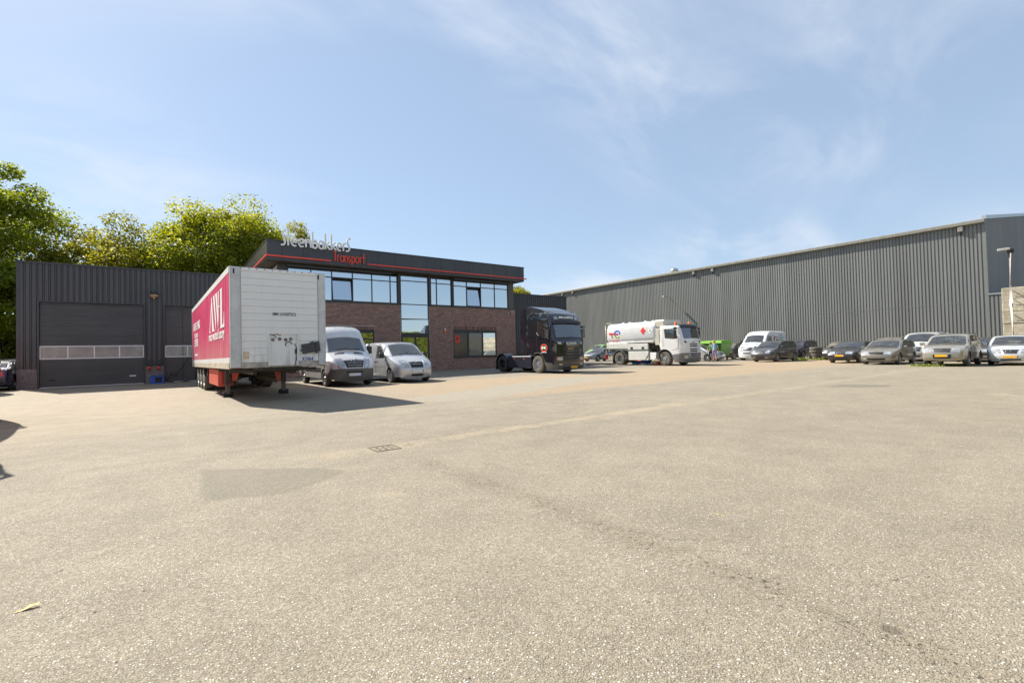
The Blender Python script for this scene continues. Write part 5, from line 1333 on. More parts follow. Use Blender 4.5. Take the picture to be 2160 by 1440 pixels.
# ------------------------------------------------------------------ paint
silver = paint('silver_paint', (0.60, 0.60, 0.585), .35, .32, .10); silver_b = paint('silver_blue_paint', (0.50, 0.515, 0.53), .38, .30, .12)
white_v = paint('white_van_paint', (0.72, 0.73, 0.74), 0, .35, .10); bronze = paint('bronze_beige_paint', (0.235, 0.215, 0.175), .5, .32, .35)
sandy = paint('sand_metallic_paint', (0.34, 0.31, 0.25), .5, .32, .35); dkgrey = paint('dark_grey_paint', (0.075, 0.072, 0.075), .5, .3, .30)
blackp = paint('black_car_paint', (0.018, 0.019, 0.022), .3, .22, .30); navyp = paint('dark_blue_paint', (0.018, 0.018, 0.055), .4, .25, .35)
bluegrey = paint('blue_grey_paint', (0.17, 0.19, 0.24), .5, .28, .25); blackt = paint('black_truck_paint', (0.013, 0.014, 0.019), .2, .16, .06)
limep = paint('light_green_paint', (0.22, 0.42, 0.14), .1, .35, .25); brownp = paint('brown_black_paint', (0.045, 0.036, 0.030), .4, .3, .40)
DN, LF = -math.pi / 2, math.pi      # facing the yard (-Y), facing left (-X)
# the two vans beside the trailer
t, sh = car('delivery_van', 'silver high roof van with grey bumper between the trailer and smaller van', 'van', SP['van_high'], silver, (6.27, 20.45), DN, plate='plate_white', steer=.0, seed=1)
sh.side('rub_strip', M['black_plastic'], t, [(-.46, .62), (-.46, .80), (-3.2, .80), (-3.2, .62)], .012, sides=(1, -1))
for sg in (-1, 1): sh.strip('bonnet_vent', M['black_plastic'], t, (.26, 1.30), (.14, 1.355), (.24 * sg, .72 * sg), None, .006, 1, 3)
m_ = MB(); m_.tube([(-.86, -.25, 2.46), (-.93, -.27, 2.62)], .01, 5); m_.build('aerial', M['black_plastic'], t)
t, sh = car('panel_van', 'small silver panel van beside the glazed office entrance', 'van', SP['vito'], silver_b, (9.07, 20.39), DN, plate='plate_white', seed=2)
# the row of parked cars in front of the hall
G = 'cars parked in front of the long hall'
car('parked_car', 'sand coloured off road car on big tyres, weeds under its front', 'car', SP['suv'], sandy, (32.62, 6.12), LF, G, dusty=True, seed=3)
car('parked_car', 'bronze estate car with roof rails and no number plate', 'car', SP['estate'], bronze, (34.16, 9.29), LF, G, plate=None, dusty=True, seed=4)
car('parked_car', 'black car with curved clear headlights left of the bronze estate', 'car', SP['liftback'], blackp, (36.42, 11.85), LF, G, dusty=True, seed=5)
car('parked_car', 'silver hatchback with dark grille at the right edge of the yard', 'car', SP['hatch'], silver, (34.42, 3.98), LF + .06, G, scale=1.02, seed=6)
car('parked_car', 'dark grey tall family car without plate before the white van', 'car', dict(SP['mpv'], plate=.48), dkgrey, (37.86, 17.66), LF - .04, G, plate=None, scale=1.06, dusty=True, seed=7)
t, sh = car('parked_van', 'white panel van with small red and green advert on its side', 'van', dict(SP['van_low'], dark=None), white_v, (41.6, 20.5), LF, scale=1.06, plate=None, seed=8)
grn = plain('green_print', (.10, .36, .20), .5); rdp = plain('dark_red_print', (.40, .05, .08), .5); pnk = plain('pink_print', (.50, .16, .30), .5); yel = plain('yellow_print', (.55, .52, .16), .5)
for sg in (1, -1):
    sh.side('advert_figure', rdp, t, [(-1.75, 1.45), (-1.95, 1.9), (-1.82, 2.0), (-1.60, 1.75), (-1.62, 1.45)], .006, sides=(sg,))
    sh.side('advert_figure', yel, t, [(-1.58, 1.95), (-1.80, 1.98), (-1.76, 2.14), (-1.60, 2.12)], .006, sides=(sg,))
    sh.side('advert_box', grn, t, [(-2.05, 1.35), (-2.55, 1.35), (-2.50, 1.75), (-2.05, 1.75)], .006, sides=(sg,))
    for k, (a, b, mm) in enumerate(((1.86, 1.95, pnk),)): sh.side('advert_line', mm, t, [(-1.92, a), (-2.42, a), (-2.42, b), (-1.92, b)], .006, sides=(sg,))
    for k, (z, x0, x1, mm) in enumerate(((2.02, -2.80, -3.25, grn), (1.80, -2.68, -3.40, grn), (1.58, -2.76, -3.30, rdp))): sh.side('advert_line', mm, t, [(x0, z), (x1, z), (x1, z + .09), (x0, z + .09)], .006, sides=(sg,))
for sg in (-1, 1): sh.strip('bonnet_vent', M['black_plastic'], t, (.26, 1.30), (.14, 1.355), (.24 * sg, .72 * sg), None, .006, 1, 3)
car('parked_car', 'dark blue tall car with roof rails beside the tyre stack', 'car', dict(SP['suv'], plate=.6), navyp, (44.6, 18.5), LF, G, plate=None, scale=1.0, dusty=True, seed=9)
car('parked_car', 'black hatchback with dusty windscreen left of the white van', 'car', dict(SP['mpv'], plate=.62), blackp, (44.3, 24.5), LF, G, glass=M['car_glass_dusty'], dusty=True, scale=1.05, seed=10)
car('parked_car', 'silver people carrier with roof rails behind the sand coloured car', 'car', SP['viano'], silver, (39.6, 8.78), LF, G, plate=None, scale=1.02, dusty=True, seed=11)
car('parked_car', 'dark brown estate half hidden behind the sand coloured car', 'car', dict(SP['estate'], rails=None), brownp, (38.9, 6.0), LF, G, plate=None, dusty=True, seed=12)
car('parked_car', 'dusty estate with striped reflections behind the bronze estate', 'car', SP['suv'], bronze, (42.4, 11.25), LF, G, plate=None, glass=M['car_glass_dusty'], dusty=True, seed=13)
car('parked_car', 'dark saloon with dusty windscreen just right of the tyre stack', 'car', SP['hatch'], dkgrey, (42.6, 14.45), LF, G, plate=None, glass=M['car_glass_dusty'], dusty=True, seed=14)
car('parked_car', 'grey blue saloon with yellow plate left of the fuel truck ladder', 'car', SP['sedan'], bluegrey, (37.0, 35.5), LF, G, seed=15)
car('parked_van', 'light green van behind the grey blue saloon', 'van', dict(SP['vito'], plate=.6), limep, (43.2, 41.3), LF, plate=None, seed=16)
car('parked_car', 'pale silver car nosing out behind the fuel truck cab', 'car', SP['hatch'], silver_b, (38.9, 22.75), DN, G, plate=None, seed=17)
car('parked_car', 'dark car parked tail outwards at the left corner of the workshop', 'car', SP['sedan'], navyp, (-6.81, 35.3), math.pi / 2, plate=None, seed=18)
car('parked_car', 'cream car with red tail lamp behind the dark car on the left', 'car', SP['mpv'], paint('cream_paint', (.50, .47, .38), 0, .4, .2), (-7.0, 41.8), math.pi / 2, plate=None, seed=19)
# ------------------------------------------------------------------ the red and white box trailer
TX, TY = 2.68, 14.98
tr = thing('box_trailer', 'white fronted box trailer with crimson advert side standing on its landing legs', 'trailer', (TX, TY, 0), DN + rad(1.5))
# local frame: x forward (nose at 0, tail at -13.6), y to the left of travel, z up; the floor drops a little to the rear
L_, HW = 13.6, 1.275
def tz(x): return 0.0055 * x          # the body leans back slightly
ZF, ZR = 1.03, 3.84
def trailer_white():
    m, nt, bs, out = newmat('trailer_white')
    tc = nd(nt, 'ShaderNodeTexCoord').outputs['Object']; sp = nd(nt, 'ShaderNodeSeparateXYZ'); nt.links.new(tc, sp.inputs[0])
    st = noise(nt, 2.0, 6, .65, tc, 0, (1, 3.5, .35)); low = mrange(nt, sp.outputs[2], 2.1, 1.0, 0, 1)
    c = mixc(nt, mth(nt, 'MULTIPLY', mrange(nt, st, .45, .75), mth(nt, 'MULTIPLY_ADD', low, .55, .10)), (0.74, 0.73, 0.695), (0.36, 0.30, 0.22))
    nt.links.new(c, bs.inputs['Base Color']); bs.inputs['Roughness'].default_value = .42; return m
tw = trailer_white()
def trailer_red():
    m, nt, bs, out = newmat('crimson_side_print')
    tc = nd(nt, 'ShaderNodeTexCoord').outputs['Object']; sp = nd(nt, 'ShaderNodeSeparateXYZ'); nt.links.new(tc, sp.inputs[0])
    low = mrange(nt, sp.outputs[2], 2.45, 1.1, 0, 1)
    dirt = mrange(nt, noise(nt, 1.4, 6, .6, tc, .2, (1.6, 1, .22)), .3, .72)
    tone = mixc(nt, mrange(nt, noise(nt, .9, 2, .5, tc), .4, .6), (0.62, 0.038, 0.130), (0.70, 0.06, 0.165))
    c = mixc(nt, mth(nt, 'MULTIPLY', low, mth(nt, 'MULTIPLY_ADD', dirt, .40, .28)), tone, (0.62, 0.36, 0.32))
    c = mixc(nt, mth(nt, 'MULTIPLY', mrange(nt, noise(nt, 3, 5, .6, tc, 0, (3, 1, .25)), .5, .7), .16), c, (0.68, 0.42, 0.40))
    nt.links.new(c, bs.inputs['Base Color']); bs.inputs['Roughness'].default_value = .38; return m
tred = trailer_red()
# box core
m_ = MB(); m_.add([(x, y, z + tz(x)) for x in (-L_, -.03) for y in (-HW + .03, HW - .03) for z in (ZF + .02, ZR - .02)], [(0, 1, 3, 2), (4, 6, 7, 5), (0, 4, 5, 1), (2, 3, 7, 6), (0, 2, 6, 4), (1, 5, 7, 3)])
m_.build('box_body', tw, tr)
# front: eleven boards between two corner posts
n = 13; z0, z1 = ZF + .13, ZR - .10
for k in range(n):
    a, b = z0 + (z1 - z0) * k / n, z0 + (z1 - z0) * (k + 1) / n
    if a < 1.95: 
        box('front_board', tw, tr, -.03, 0.0, -HW + .275, -.33, a + .0025, b - .0025, r=.004); box('front_board', tw, tr, -.03, 0.0, .47, HW - .225, a + .0025, b - .0025, r=.004); box('front_board', tw, tr, -.13, -.10, -.31, .45, a + .0025, b - .0025, r=.004)
    else: box('front_board', tw, tr, -.03, 0.0, -HW + .275, HW - .225, a + .0025, b - .0025, r=.004)
dk = MB(); dk.box(-.06, -.031, -HW + .25, HW - .2, z0, z1); dk.build('seam_backing', plain('seam_grey', (.16, .15, .135), .8), tr)
post = plain('riveted_post', (0.52, 0.52, 0.505), .5, 0, .12, 3)
for y0, y1 in ((HW - .215, HW), (-HW, -HW + .265)):
    m_ = MB(); m_.bev(-.10, .018, y0, y1, ZF - .01, ZR, .012)
    yy = y0 + .03 if y0 > 0 else y1 - .03
    m_.build('corner_post', post, tr)
    rv_ = MB()
    for k in range(34):
        for q in (y0 + .035, y1 - .03): rv_.lathe([(.013, 0), (0, .008)], 6, 'X', (.018, q, ZF + .06 + k * .081))
    rv_.build('rivets', M['galv'], tr, kind='stuff')
m_ = MB(); m_.bev(-.06, .014, -HW + .266, HW - .216, ZR - .10, ZR, .01); m_.build('top_rail', tw, tr)
m_ = MB(); m_.bev(-.06, .012, -HW + .267, -.335, ZF - .03, ZF + .128, .01); m_.bev(-.06, .012, .475, HW - .217, ZF - .03, ZF + .128, .01); m_.bev(-.14, -.09, -.33, .47, ZF - .03, ZF + .128, .01); m_.build('bottom_rail', plain('dirty_rail', (.40, .36, .30), .6, .2, .3, 5), tr)
rv_ = MB()
for k in range(11): rv_.lathe([(.018, 0), (0, .012)], 8, 'X', (.014, -HW + .28 + k * .20, ZR - .03))
rv_.build('top_rivets', plain('rivet_dark', (.12, .08, .05), .7), tr, kind='stuff')
for y in (HW - .20, -HW + .10): box('lift_slot', M['dark'], tr, .012, .022, y - .02, y + .02, ZR - .20, ZR - .06, r=.004)
# side walls: crimson print framed by pale rails
for sg in (1, -1):
    y0, y1 = (HW - .03, HW) if sg > 0 else (-HW, -HW + .03)
    def slab(name, mat, x0, x1, a, b, out=0.0, lab=None):
        m_ = MB(); ya, yb = (y0, y1 + out) if sg > 0 else (y0 - out, y1)
        m_.add([(x, y, z + tz(x)) for x in (x0, x1) for y in (ya, yb) for z in (a, b)], [(0, 1, 3, 2), (4, 6, 7, 5), (0, 4, 5, 1), (2, 3, 7, 6), (0, 2, 6, 4), (1, 5, 7, 3)])
        return m_.build(name, mat, tr, lab)
    slab('side_panel', tred, -L_ + .06, -.12, ZF + .28, ZR - .16, .004)
    slab('side_top_rail', tw, -L_, -.11, ZR - .158, ZR + .012, .012)
    slab('side_lower_rail', tw, -L_, -.11, ZF + .13, ZF + .278, .010); slab('side_sill', plain('sill_dirty', (.50, .44, .33), .6, .1, .3, 4), -L_, -.11, ZF - .04, ZF + .128, .016)
    slab('rear_post', tw, -L_, -L_ + .058, ZF + .279, ZR - .159, .012)
    ridge = MB()
    for k in range(26):
        x = -L_ + .3 + k * .5; ya, yb = (HW + .004, HW + .010) if sg > 0 else (-HW - .010, -HW - .004)
        ridge.box(x, x + .012, ya, yb, ZF + .29 + tz(x), ZR - .17 + tz(x))
    ridge.build('panel_joints', tred, tr, kind='stuff')
# lettering on the side seen from the yard (right side of travel)
yS = -HW - .0115
def side_stroke(mb, pts, w): mb.sweep(pts, w, 1, lambda p, d: (p[0], yS - (.004 if d == 0 else 0) + .004, p[1]))
# on this side +x points left-to-right for the reader
def poly_letters(name, polys):
    mb = MB()
    for k, P in enumerate(polys): mb.prism(P, 'Y', yS - .0035 - .0006 * (k % 4), yS + .004)
    return mb.build(name, M['whiteprint'], tr)
def lx(u): return -5.4 + u            # letter origin along the trailer
zb_, zt_ = 2.22, 3.42
poly_letters('letter', [[(lx(0), zb_), (lx(.55), zb_), (lx(.40), zb_ + .04), (lx(.95), zt_ - .25), (lx(.90), zt_ - .1), (lx(.22), zb_ + .04)], [(lx(.85), zt_), (lx(1.05), zt_), (lx(1.62), zb_ + .04), (lx(1.75), zb_), (lx(1.02), zb_), (lx(1.12), zb_ + .04)]])
poly_letters('letter', [[(lx(1.45), zt_), (lx(1.95), zt_), (lx(1.88), zt_ - .04), (lx(2.28), zb_ + .3), (lx(2.18), zb_)], [(lx(2.15), zt_), (lx(2.65), zt_), (lx(2.58), zt_ - .04), (lx(2.92), zb_ + .3), (lx(2.82), zb_)], [(lx(2.85), zt_), (lx(3.10), zt_), (lx(2.94), zb_ + .3), (lx(2.88), zb_ + .2)]])
poly_letters('letter', [[(lx(3.02), 2.90), (lx(3.26), 2.90), (lx(3.26), 2.94), (lx(3.02), 2.94)]])
poly_letters('letter', [[(lx(3.30), zt_), (lx(3.95), zt_), (lx(3.82), zt_ - .05), (lx(3.82), zb_ + .08), (lx(4.15), zb_ + .10), (lx(4.28), zb_ + .45), (lx(4.34), zb_ + .45), (lx(4.34), zb_), (lx(3.30), zb_), (lx(3.45), zb_ + .05), (lx(3.45), zt_ - .05)]])
def stext(s, x, z, size, sx=1.0, bold=.0): return text('lettering', s, size, M['whiteprint'], tr, face_mtx((x, yS - .003, z), (1, 0, 0), (0, 0, 1)), .004, sx, bold)
stext('most wanted luxury', -5.45, 1.92, .44, 1.22, .008)
stext('BEAUTIFUL THINGS', -12.55, 2.62, .50, .78, .012); stext('to be seen in', -12.0, 2.26, .42, .88, .006); stext('BE MORE', -11.85, 1.86, .50, .90, .012); stext('www.awl.nl', -11.7, 1.42, .20, 1.5, .004)
# lettering on the nose
def ntext(s, y, z, size, mat, sx=1.0, bold=0.0): return text('lettering', s, size, mat, tr, face_mtx((.003, y, z), (0, 1, 0), (0, 0, 1)), .004, sx, bold)
ntext('SMK LOGISTICS', -.21, 2.50, .13, M['blackprint'], .70, .002); ntext('K1064', .585, 1.175, .150, M['navy'], .78, .004)
# connector niche
m_ = MB()
for a in (-.335, .445): m_.bev(-.10, .03, a, a + .03 if a > 0 else a + .04, ZF + .0, 1.98, .006)
m_.build('niche_frame', tw, tr)
box('connector_plate', plain('connector_plate', (.36, .33, .28), .6, .2, .3, 6), tr, -.098, -.07, -.29, .435, 1.70, 1.93)
cl_ = plain('coupling_metal', (.20, .17, .14), .5, .5, .3)
for k, y in enumerate((-.20, -.02, .14, .28)):
    m_ = MB(); m_.lathe([(.05, 0), (.05, .05), (.03, .07), (0, .07)], 10, 'X', (-.07, y, 1.80 + .02 * (k % 2))); m_.build('coupling', cl_, tr)
m_ = MB(); m_.tube([(-.05, -.33 + .0, 1.93), (.0, -.27, 1.955), (.02, -.18, 1.93), (-.02, -.12, 1.86)], .014, 6); m_.tube([(-.05, -.2, 1.94), (.02, -.1, 1.965), (.0, .0, 1.93)], .012, 6); m_.build('cable', M['rubber'], tr)
m_ = MB(); m_.tube([(-.04 + .03 * math.sin(k / 3), .22 + .085 * math.cos(k / 2.4), 1.66 + .085 * math.sin(k / 2.4)) for k in range(16)], .017, 6); m_.tube([(-.04, .31, 1.68), (-.03, .40, 1.66), (-.02, .425, 1.55), (-.02, .418, 1.2), (-.02, .39, 1.06)], .016, 6); m_.build('cable', M['rubber'], tr)
box('cable_holder', M['black_plastic'], tr, -.06, .0, .39, .44, 1.38, 1.52)
mt = Matrix.Translation((.03, .84, 1.545)) @ Matrix.Rotation(rad(8), 4, 'X')
m_ = MB(); m_.bev(-.02, .02, -.27, .12, -.14, .15, .008, 0, mt); m_.bev(-.02, .035, .125, .25, -.13, .17, .008, 0, mt); m_.box(-.02, .03, .06, .09, .15, .20, 0, mt); m_.box(-.02, .03, .0, .03, .15, .19, 0, mt); m_.box(-.02, .03, -.31, -.27, -.05, .0, 0, mt); m_.box(-.02, .03, .10, .16, -.18, -.14, 0, mt); m_.build('grey_flap', plain('grey_flap', (.045, .045, .048), .5, 0, .1), tr)
for k, (y, z, h) in enumerate(((-.88, 1.26, .11), (-.88, 1.38, .09))): box('paper_label', plain('tan_label', (.55, .42, .26), .7), tr, -.002, .002, y - .085, y + .065, z, z + h)
box('paper_label', M['whiteprint'], tr, -.002, .002, -.76, -.68, 1.38, 1.47)
# chassis
chs = plain('chassis_grey', (.070, .066, .058), .6, .3, .3, 4); redc = plain('chassis_red', (.58, .10, .055), .5, 0, .12, 4)
for y in (-.55, .55): box('chassis_beam', chs, tr, -13.4, -.8, y - .05, y + .05, .78, .985)
m_ = MB()
for k in range(16): m_.box(-.9 - k * .82, -.82 - k * .82, -1.2, 1.2, .86, .95)
m_.build('cross_members', chs, tr)
box('kingpin_plate', chs, tr, -2.0, -.25, -.6, .6, .93, .975)
side_m = plain('side_guard_dirty', (.17, .155, .125), .6, .2, .25, 3)
for sg in (1, -1):
    m_ = MB(); ya = sg * .62; m_.box(-9.5, -3.75, ya - .02, ya + .02, .40, .93); m_.box(-9.5, -3.75, ya - .03, ya + .03, .38, .42); m_.build('side_tank', side_m, tr)
    ly = -.97 if sg < 0 else .73; lg = MB()
    lg.box(-.085, .085, -.075, .075, .42, .98); lo_ = lg.build('landing_leg', chs, tr); lo_.location = (-3.2, ly, 0)
    m_ = MB(); m_.box(-.065, .065, -.06, .06, .10, .42); m_.build('inner_leg', plain('leg_brown', (.13, .11, .085), .55, .3, .3), lo_)
    m_ = MB(); m_.bev(-.16, .16, -.14, .14, 0.0, .05, .01); m_.lathe([(.07, -.13), (.07, .13)], 10, 'Y', (0, 0, .10)); m_.lathe([(.04, -.16), (.04, .16)], 8, 'Y', (0, 0, .10)); m_.build('foot', M['black_plastic'], lo_)
    m_ = MB(); m_.prism([(ly - sg * .36, .985), (ly - sg * .09, .985), (ly - sg * .12, .55), (ly - sg * .24, .52)], 'X', -3.08, -3.05); m_.build('red_bracket', redc, tr)
# diagonal braces between the legs and a cranked handle shaft
m_ = MB(); m_.tube([(-3.3, -.85, .95), (-3.9, .60, .55)], .03, 6); m_.tube([(-3.3, .62, .95), (-3.9, -.60, .55)], .03, 6); m_.tube([(-3.2, -.9, .70), (-3.2, .66, .70)], .025, 6); m_.build('brace', side_m, tr)
box('tool_box', redc, tr, -6.4, -3.55, -1.21, -.76, .35, .92, r=.02, label='red equipment box under the sill'); box('tool_box_cap', plain('chassis_red_shaded', (.42, .045, .03), .5), tr, -3.545, -3.42, -1.14, -.84, .42, .86, r=.02)  # front end in darker red: its shade is put into the colour
box('side_reflector_post', redc, tr, -6.3, -5.95, 1.08, 1.20, .30, .86, r=.01)
for k, x in enumerate((-8.1, -9.41, -10.72)):
    ax = MB(); ax.tube([(x, -1.0, .5), (x, 1.0, .5)], .07, 8); ax.build('axle', chs, tr)
    for sg in (1, -1): put_wheel(tr, x, sg * 1.07, .50, .36, .31, 'front', M['rubber_dusty'], M['galv'])
    for sg in (1, -1):
        m_ = MB(); P = [(x + .56 * math.cos(rad(a)), .5 + .56 * math.sin(rad(a))) for a in range(10, 171, 16)]
        m_.sweep(P, .012, .38, lambda p, d, sg=sg: (p[0], sg * (.90 + d), p[1])); m_.build('mudguard', M['black_plastic'], tr)
box('rear_bumper', chs, tr, -13.6, -13.48, -1.2, 1.2, .45, .60)
for sg in (1, -1):
    m_ = MB(); m_.box(-13.63, -13.60, min(0, sg * 1.26), max(0, sg * 1.26), ZF + .0 + tz(-13.6), ZR - .05 + tz(-13.6)); m_.build('rear_door', tw, tr); box('tail_light', M['red_lens'], tr, -13.64, -13.48, sg * .9 - .15, sg * .9 + .15, .62, .74)
box('mudflap', M['black_plastic'], tr, -11.45, -11.42, -1.26, -.88, .14, .7); box('mudflap', M['black_plastic'], tr, -11.45, -11.42, .88, 1.26, .14, .7)
m_ = MB(); m_.tube([(-8.8 + 1.6, -1.2, .62), (-7.0, -1.2, 1.0)], .012, 5); m_.tube([(-12.8, -1.2, 1.0), (-12.75, -1.2, .3)], .03, 6); m_.build('hanging_straps', M['galv'], tr)

# ------------------------------------------------------------------ tractor cab used by the two lorries
def cab(t, kind, pm, lower, glass):
    tall = kind == 'tall'
    top = 3.46 if tall else 2.83
    up = [(1.36, .24), (1.42, .40), (1.44, 1.0), (1.43, 1.80), (1.36, 1.98), (1.16, 2.74)]
    up += [(1.14, 2.86), (1.02, 3.26), (.72, top), (-.2, top + .06), (-.95, top + .05), (-1.06, top - .1), (-1.10, 2.6), (-1.05, 1.10)] if tall else [(1.02, top - .02), (.75, top + .02), (-.2, top + .05), (-.42, top - .02), (-.46, top - .2), (-.47, 1.25)]
    xr = up[-1][0]; zr = up[-1][1]
    arch = [(.66 * math.cos(rad(a)), .52 + .66 * math.sin(rad(a))) for a in range(118 if not tall else 122, -1, -12)]
    bot = [(-.33, zr - .02)] + arch[0:] + [(.72, .40), (.80, .26)]
    bot = [b for b in bot]
    sh = Shell(up, 2.46, bottom=bot, front=(.55, .10), rear=(.2, .02), zb=1.9, tum=.05 if tall else .06, r=.10, bulge=.10, crown=.03, low=.0)
    wsp = ((1.36, 2.0), (1.165, 2.72)) if tall else ((1.40, 1.88), (1.165, 2.72))
    swp = [(.02, 3.10), (.86, 3.12), (.98, 2.7), (1.06, 2.05), (.70, 2.03), (.25, 2.2), (-.02, 2.5)] if tall else [(-.02, 2.62), (.92, 2.62), (1.08, 1.92), (.70, 1.90), (.05, 1.98)]
    sh.cut_at(wsp)
    sh.body('cab', [pm, lower], t, (lambda x: .62) if tall else (lambda x: .80 if x > .3 else 0), None, [swp], [wsp])
    m = MB(); m.box(-.9 if tall else -.4, 1.2, -1.05, 1.05, 1.3, 1.72); m.box(.75, 1.30, -1.08, 1.08, 1.72, 1.92); m.box(-.95 if tall else -.44, -.5 if tall else -.40, -1.1, 1.1, 1.3, 2.6); m.build('cabin_tub', M['dash'], t)
    for y in (-.6, .6):
        m = MB(); m.bev(-.25, .30, y - .26, y + .26, 1.72, 1.85, .04); m.bev(-.32, -.18, y - .25, y + .25, 1.75, 2.45, .05); m.build('seat', M['trim_fabric'], t)
    m = MB(); m.tube([(.72 + .10 * math.sin(a), .6 + .23 * math.cos(a), 1.98 + .20 * math.sin(a)) for a in [2 * math.pi * k / 14 for k in range(15)]], .02, 5, caps=False); m.build('steering_wheel', M['black_plastic'], t)
    zw = 1.99 if tall else 1.80
    sh.strip('windscreen', glass, t, (1.36, 2.0) if tall else (1.40, 1.88), (1.165, 2.72), (-.93, .93), (-.92, .92), .008, 5, 8)
    if tall: sh.side('side_window', glass, t, swp, .006)
    else: sh.side('side_window', glass, t, swp, .006)
    return sh
def cab_mirrors(t, sh, mat):
    for sg in (1, -1):
        y = sg * 1.26; m = MB()
        m.bev(.98, 1.12, min(y + sg * .06, y + sg * .32), max(y + sg * .06, y + sg * .32), 1.98, 2.52, .04); m.bev(.99, 1.14, min(y + sg * .06, y + sg * .32), max(y + sg * .06, y + sg * .32), 2.56, 2.72, .03)
        m.tube([(1.12, y - sg * .05, 2.62), (1.05, y + sg * .15, 2.64)], .025, 6); m.tube([(1.12, y - sg * .05, 2.02), (1.05, y + sg * .15, 2.04)], .025, 6)
        m.build('wing_mirror', mat, t)
def mud(t, x, y0, y1, mat, r=.62, a0=0, a1=180, name='mudguard'):
    m = MB(); P = [(x + r * math.cos(rad(a)), .52 + r * math.sin(rad(a))) for a in range(a0, a1 + 1, 12)]
    m.sweep(P, .03, y1 - y0, lambda p, d: (p[0], y0 + d, p[1])); return m.build(name, mat, t)
def chassis(t, x0, x1):
    for y in (-.4, .4): box('chassis_rail', M['dark'], t, x0, x1, y - .05, y + .05, .62, .92)
# --- the black tractor
bt = thing('black_tractor', 'glossy black lorry tractor with roof fairing parked beside the brick corner', 'lorry', (18.42, 20.8, 0), DN)
navyskirt = plain('blue_black_skirt', (.022, .026, .040), .35, .2, .1, coat=.4)
bump_m = plain('grey_bumper', (.105, .102, .092), .45, .2, .1)
sh = cab(bt, 'tall', blackt, bump_m, M['truck_glass'])
cab_mirrors(bt, sh, blackt)
# roof fairing and sun visor
m_ = MB()
prof = [(.62, 3.50), (.2, 3.66), (-.6, 3.86), (-1.0, 3.93), (-1.12, 3.90), (-1.12, 3.45), (.60, 3.44)]
m_.prism(prof, 'Y', -1.02, 1.02); fo_ = m_.build('roof_fairing', plain('fairing_black', (.03, .032, .038), .3, .2, .1, coat=.5), bt)
for sg in (1, -1):
    m_ = MB(); m_.prism([(-.98, .9), (-1.52, .9), (-1.62, 2.4), (-1.45, 3.75), (-1.05, 3.85)], 'Y', sg * 1.16 - .02, sg * 1.16 + .02); m_.build('side_deflector', blackt, bt)
    m_ = MB(); m_.tube([(.75, sg * 1.10, 3.50), (-.9, sg * 1.10, 3.58)], .018, 6); m_.build('roof_rail', M['chrome'], bt)  # chrome tube added as a highlight line along the roof edge
sh.strip('sun_visor', M['black_plastic'], bt, (1.155, 2.76), (1.13, 2.90), (-1.0, 1.0), None, .12, 2, 8, thick=.05)
for sg in (1, -1): sh.strip('position_lamp', M['lens'], bt, (1.10, 3.02), (1.05, 3.18), (.60 * sg, .84 * sg), (.66 * sg, .86 * sg), .012, 2, 3)
u_ = sh.u_at((1.08, 3.05)); c_ = sh.surf(u_, 0, .02); tlt = (sh.surf(u_ + .1, 0, .02) - c_)
text('lettering', 'SMK LOGISTICS', .155, M['whiteprint'], bt, face_mtx(c_ + Vector((.02, -.60, 0)), (0, 1, 0), tlt), .004, 1.0, .006)
sh.strip('windscreen_frame', M['black_plastic'], bt, (1.40, 1.90), (1.365, 1.985), (-.96, .96), None, .008, 1, 8)
sh.strip('grille', M['black_plastic'], bt, (1.44, .66), (1.435, 1.50), (-.50, .50), (-.60, .60), .012, 4, 8)
for k, z in enumerate((.70, .86, 1.04, 1.22, 1.46)): sh.strip('grille_bar', blackt, bt, (1.44, z), (1.44, z + .055), (-.62, .62), None, .03, 1, 8)
for sg in (1, -1):
    sh.strip('headlight', M['lens'], bt, (1.43, .74), (1.44, .92), (.64 * sg, .97 * sg), None, .016, 2, 4); sh.strip('indicator', M['orange'], bt, (1.44, .76), (1.44, .90), (.978 * sg, 1.0 * sg), None, .016, 2, 1)
    sh.strip('upper_lamp', M['lens'], bt, (1.435, 1.62), (1.43, 1.75), (.66 * sg, .90 * sg), (.74 * sg, .95 * sg), .014, 2, 2); sh.strip('fog_light', M['lens'], bt, (1.42, .46), (1.43, .54), (.66 * sg, .86 * sg), None, .014, 1, 2)
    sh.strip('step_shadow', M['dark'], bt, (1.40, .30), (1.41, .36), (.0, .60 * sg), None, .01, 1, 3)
xf_ = 1.44 + .13
text('lettering', 'SCANIA', .21, M['alloy'], bt, face_mtx((xf_ + .035, -.46, 1.60), (0, 1, 0), (0, 0, 1)), .02, 1.08, .010)
text('lettering', 'SUPER', .10, plain('gold_letters', (.55, .33, .10), .4, .3), bt, face_mtx((xf_ + .01, -.30, 1.34), (0, 1, 0), (0, 0, 1)), .006, 1.6, .004)
p_ = box('number_plate', M['plate_yellow'], bt, 1.50, 1.545, -.05, .47, .27, .39, r=.004)
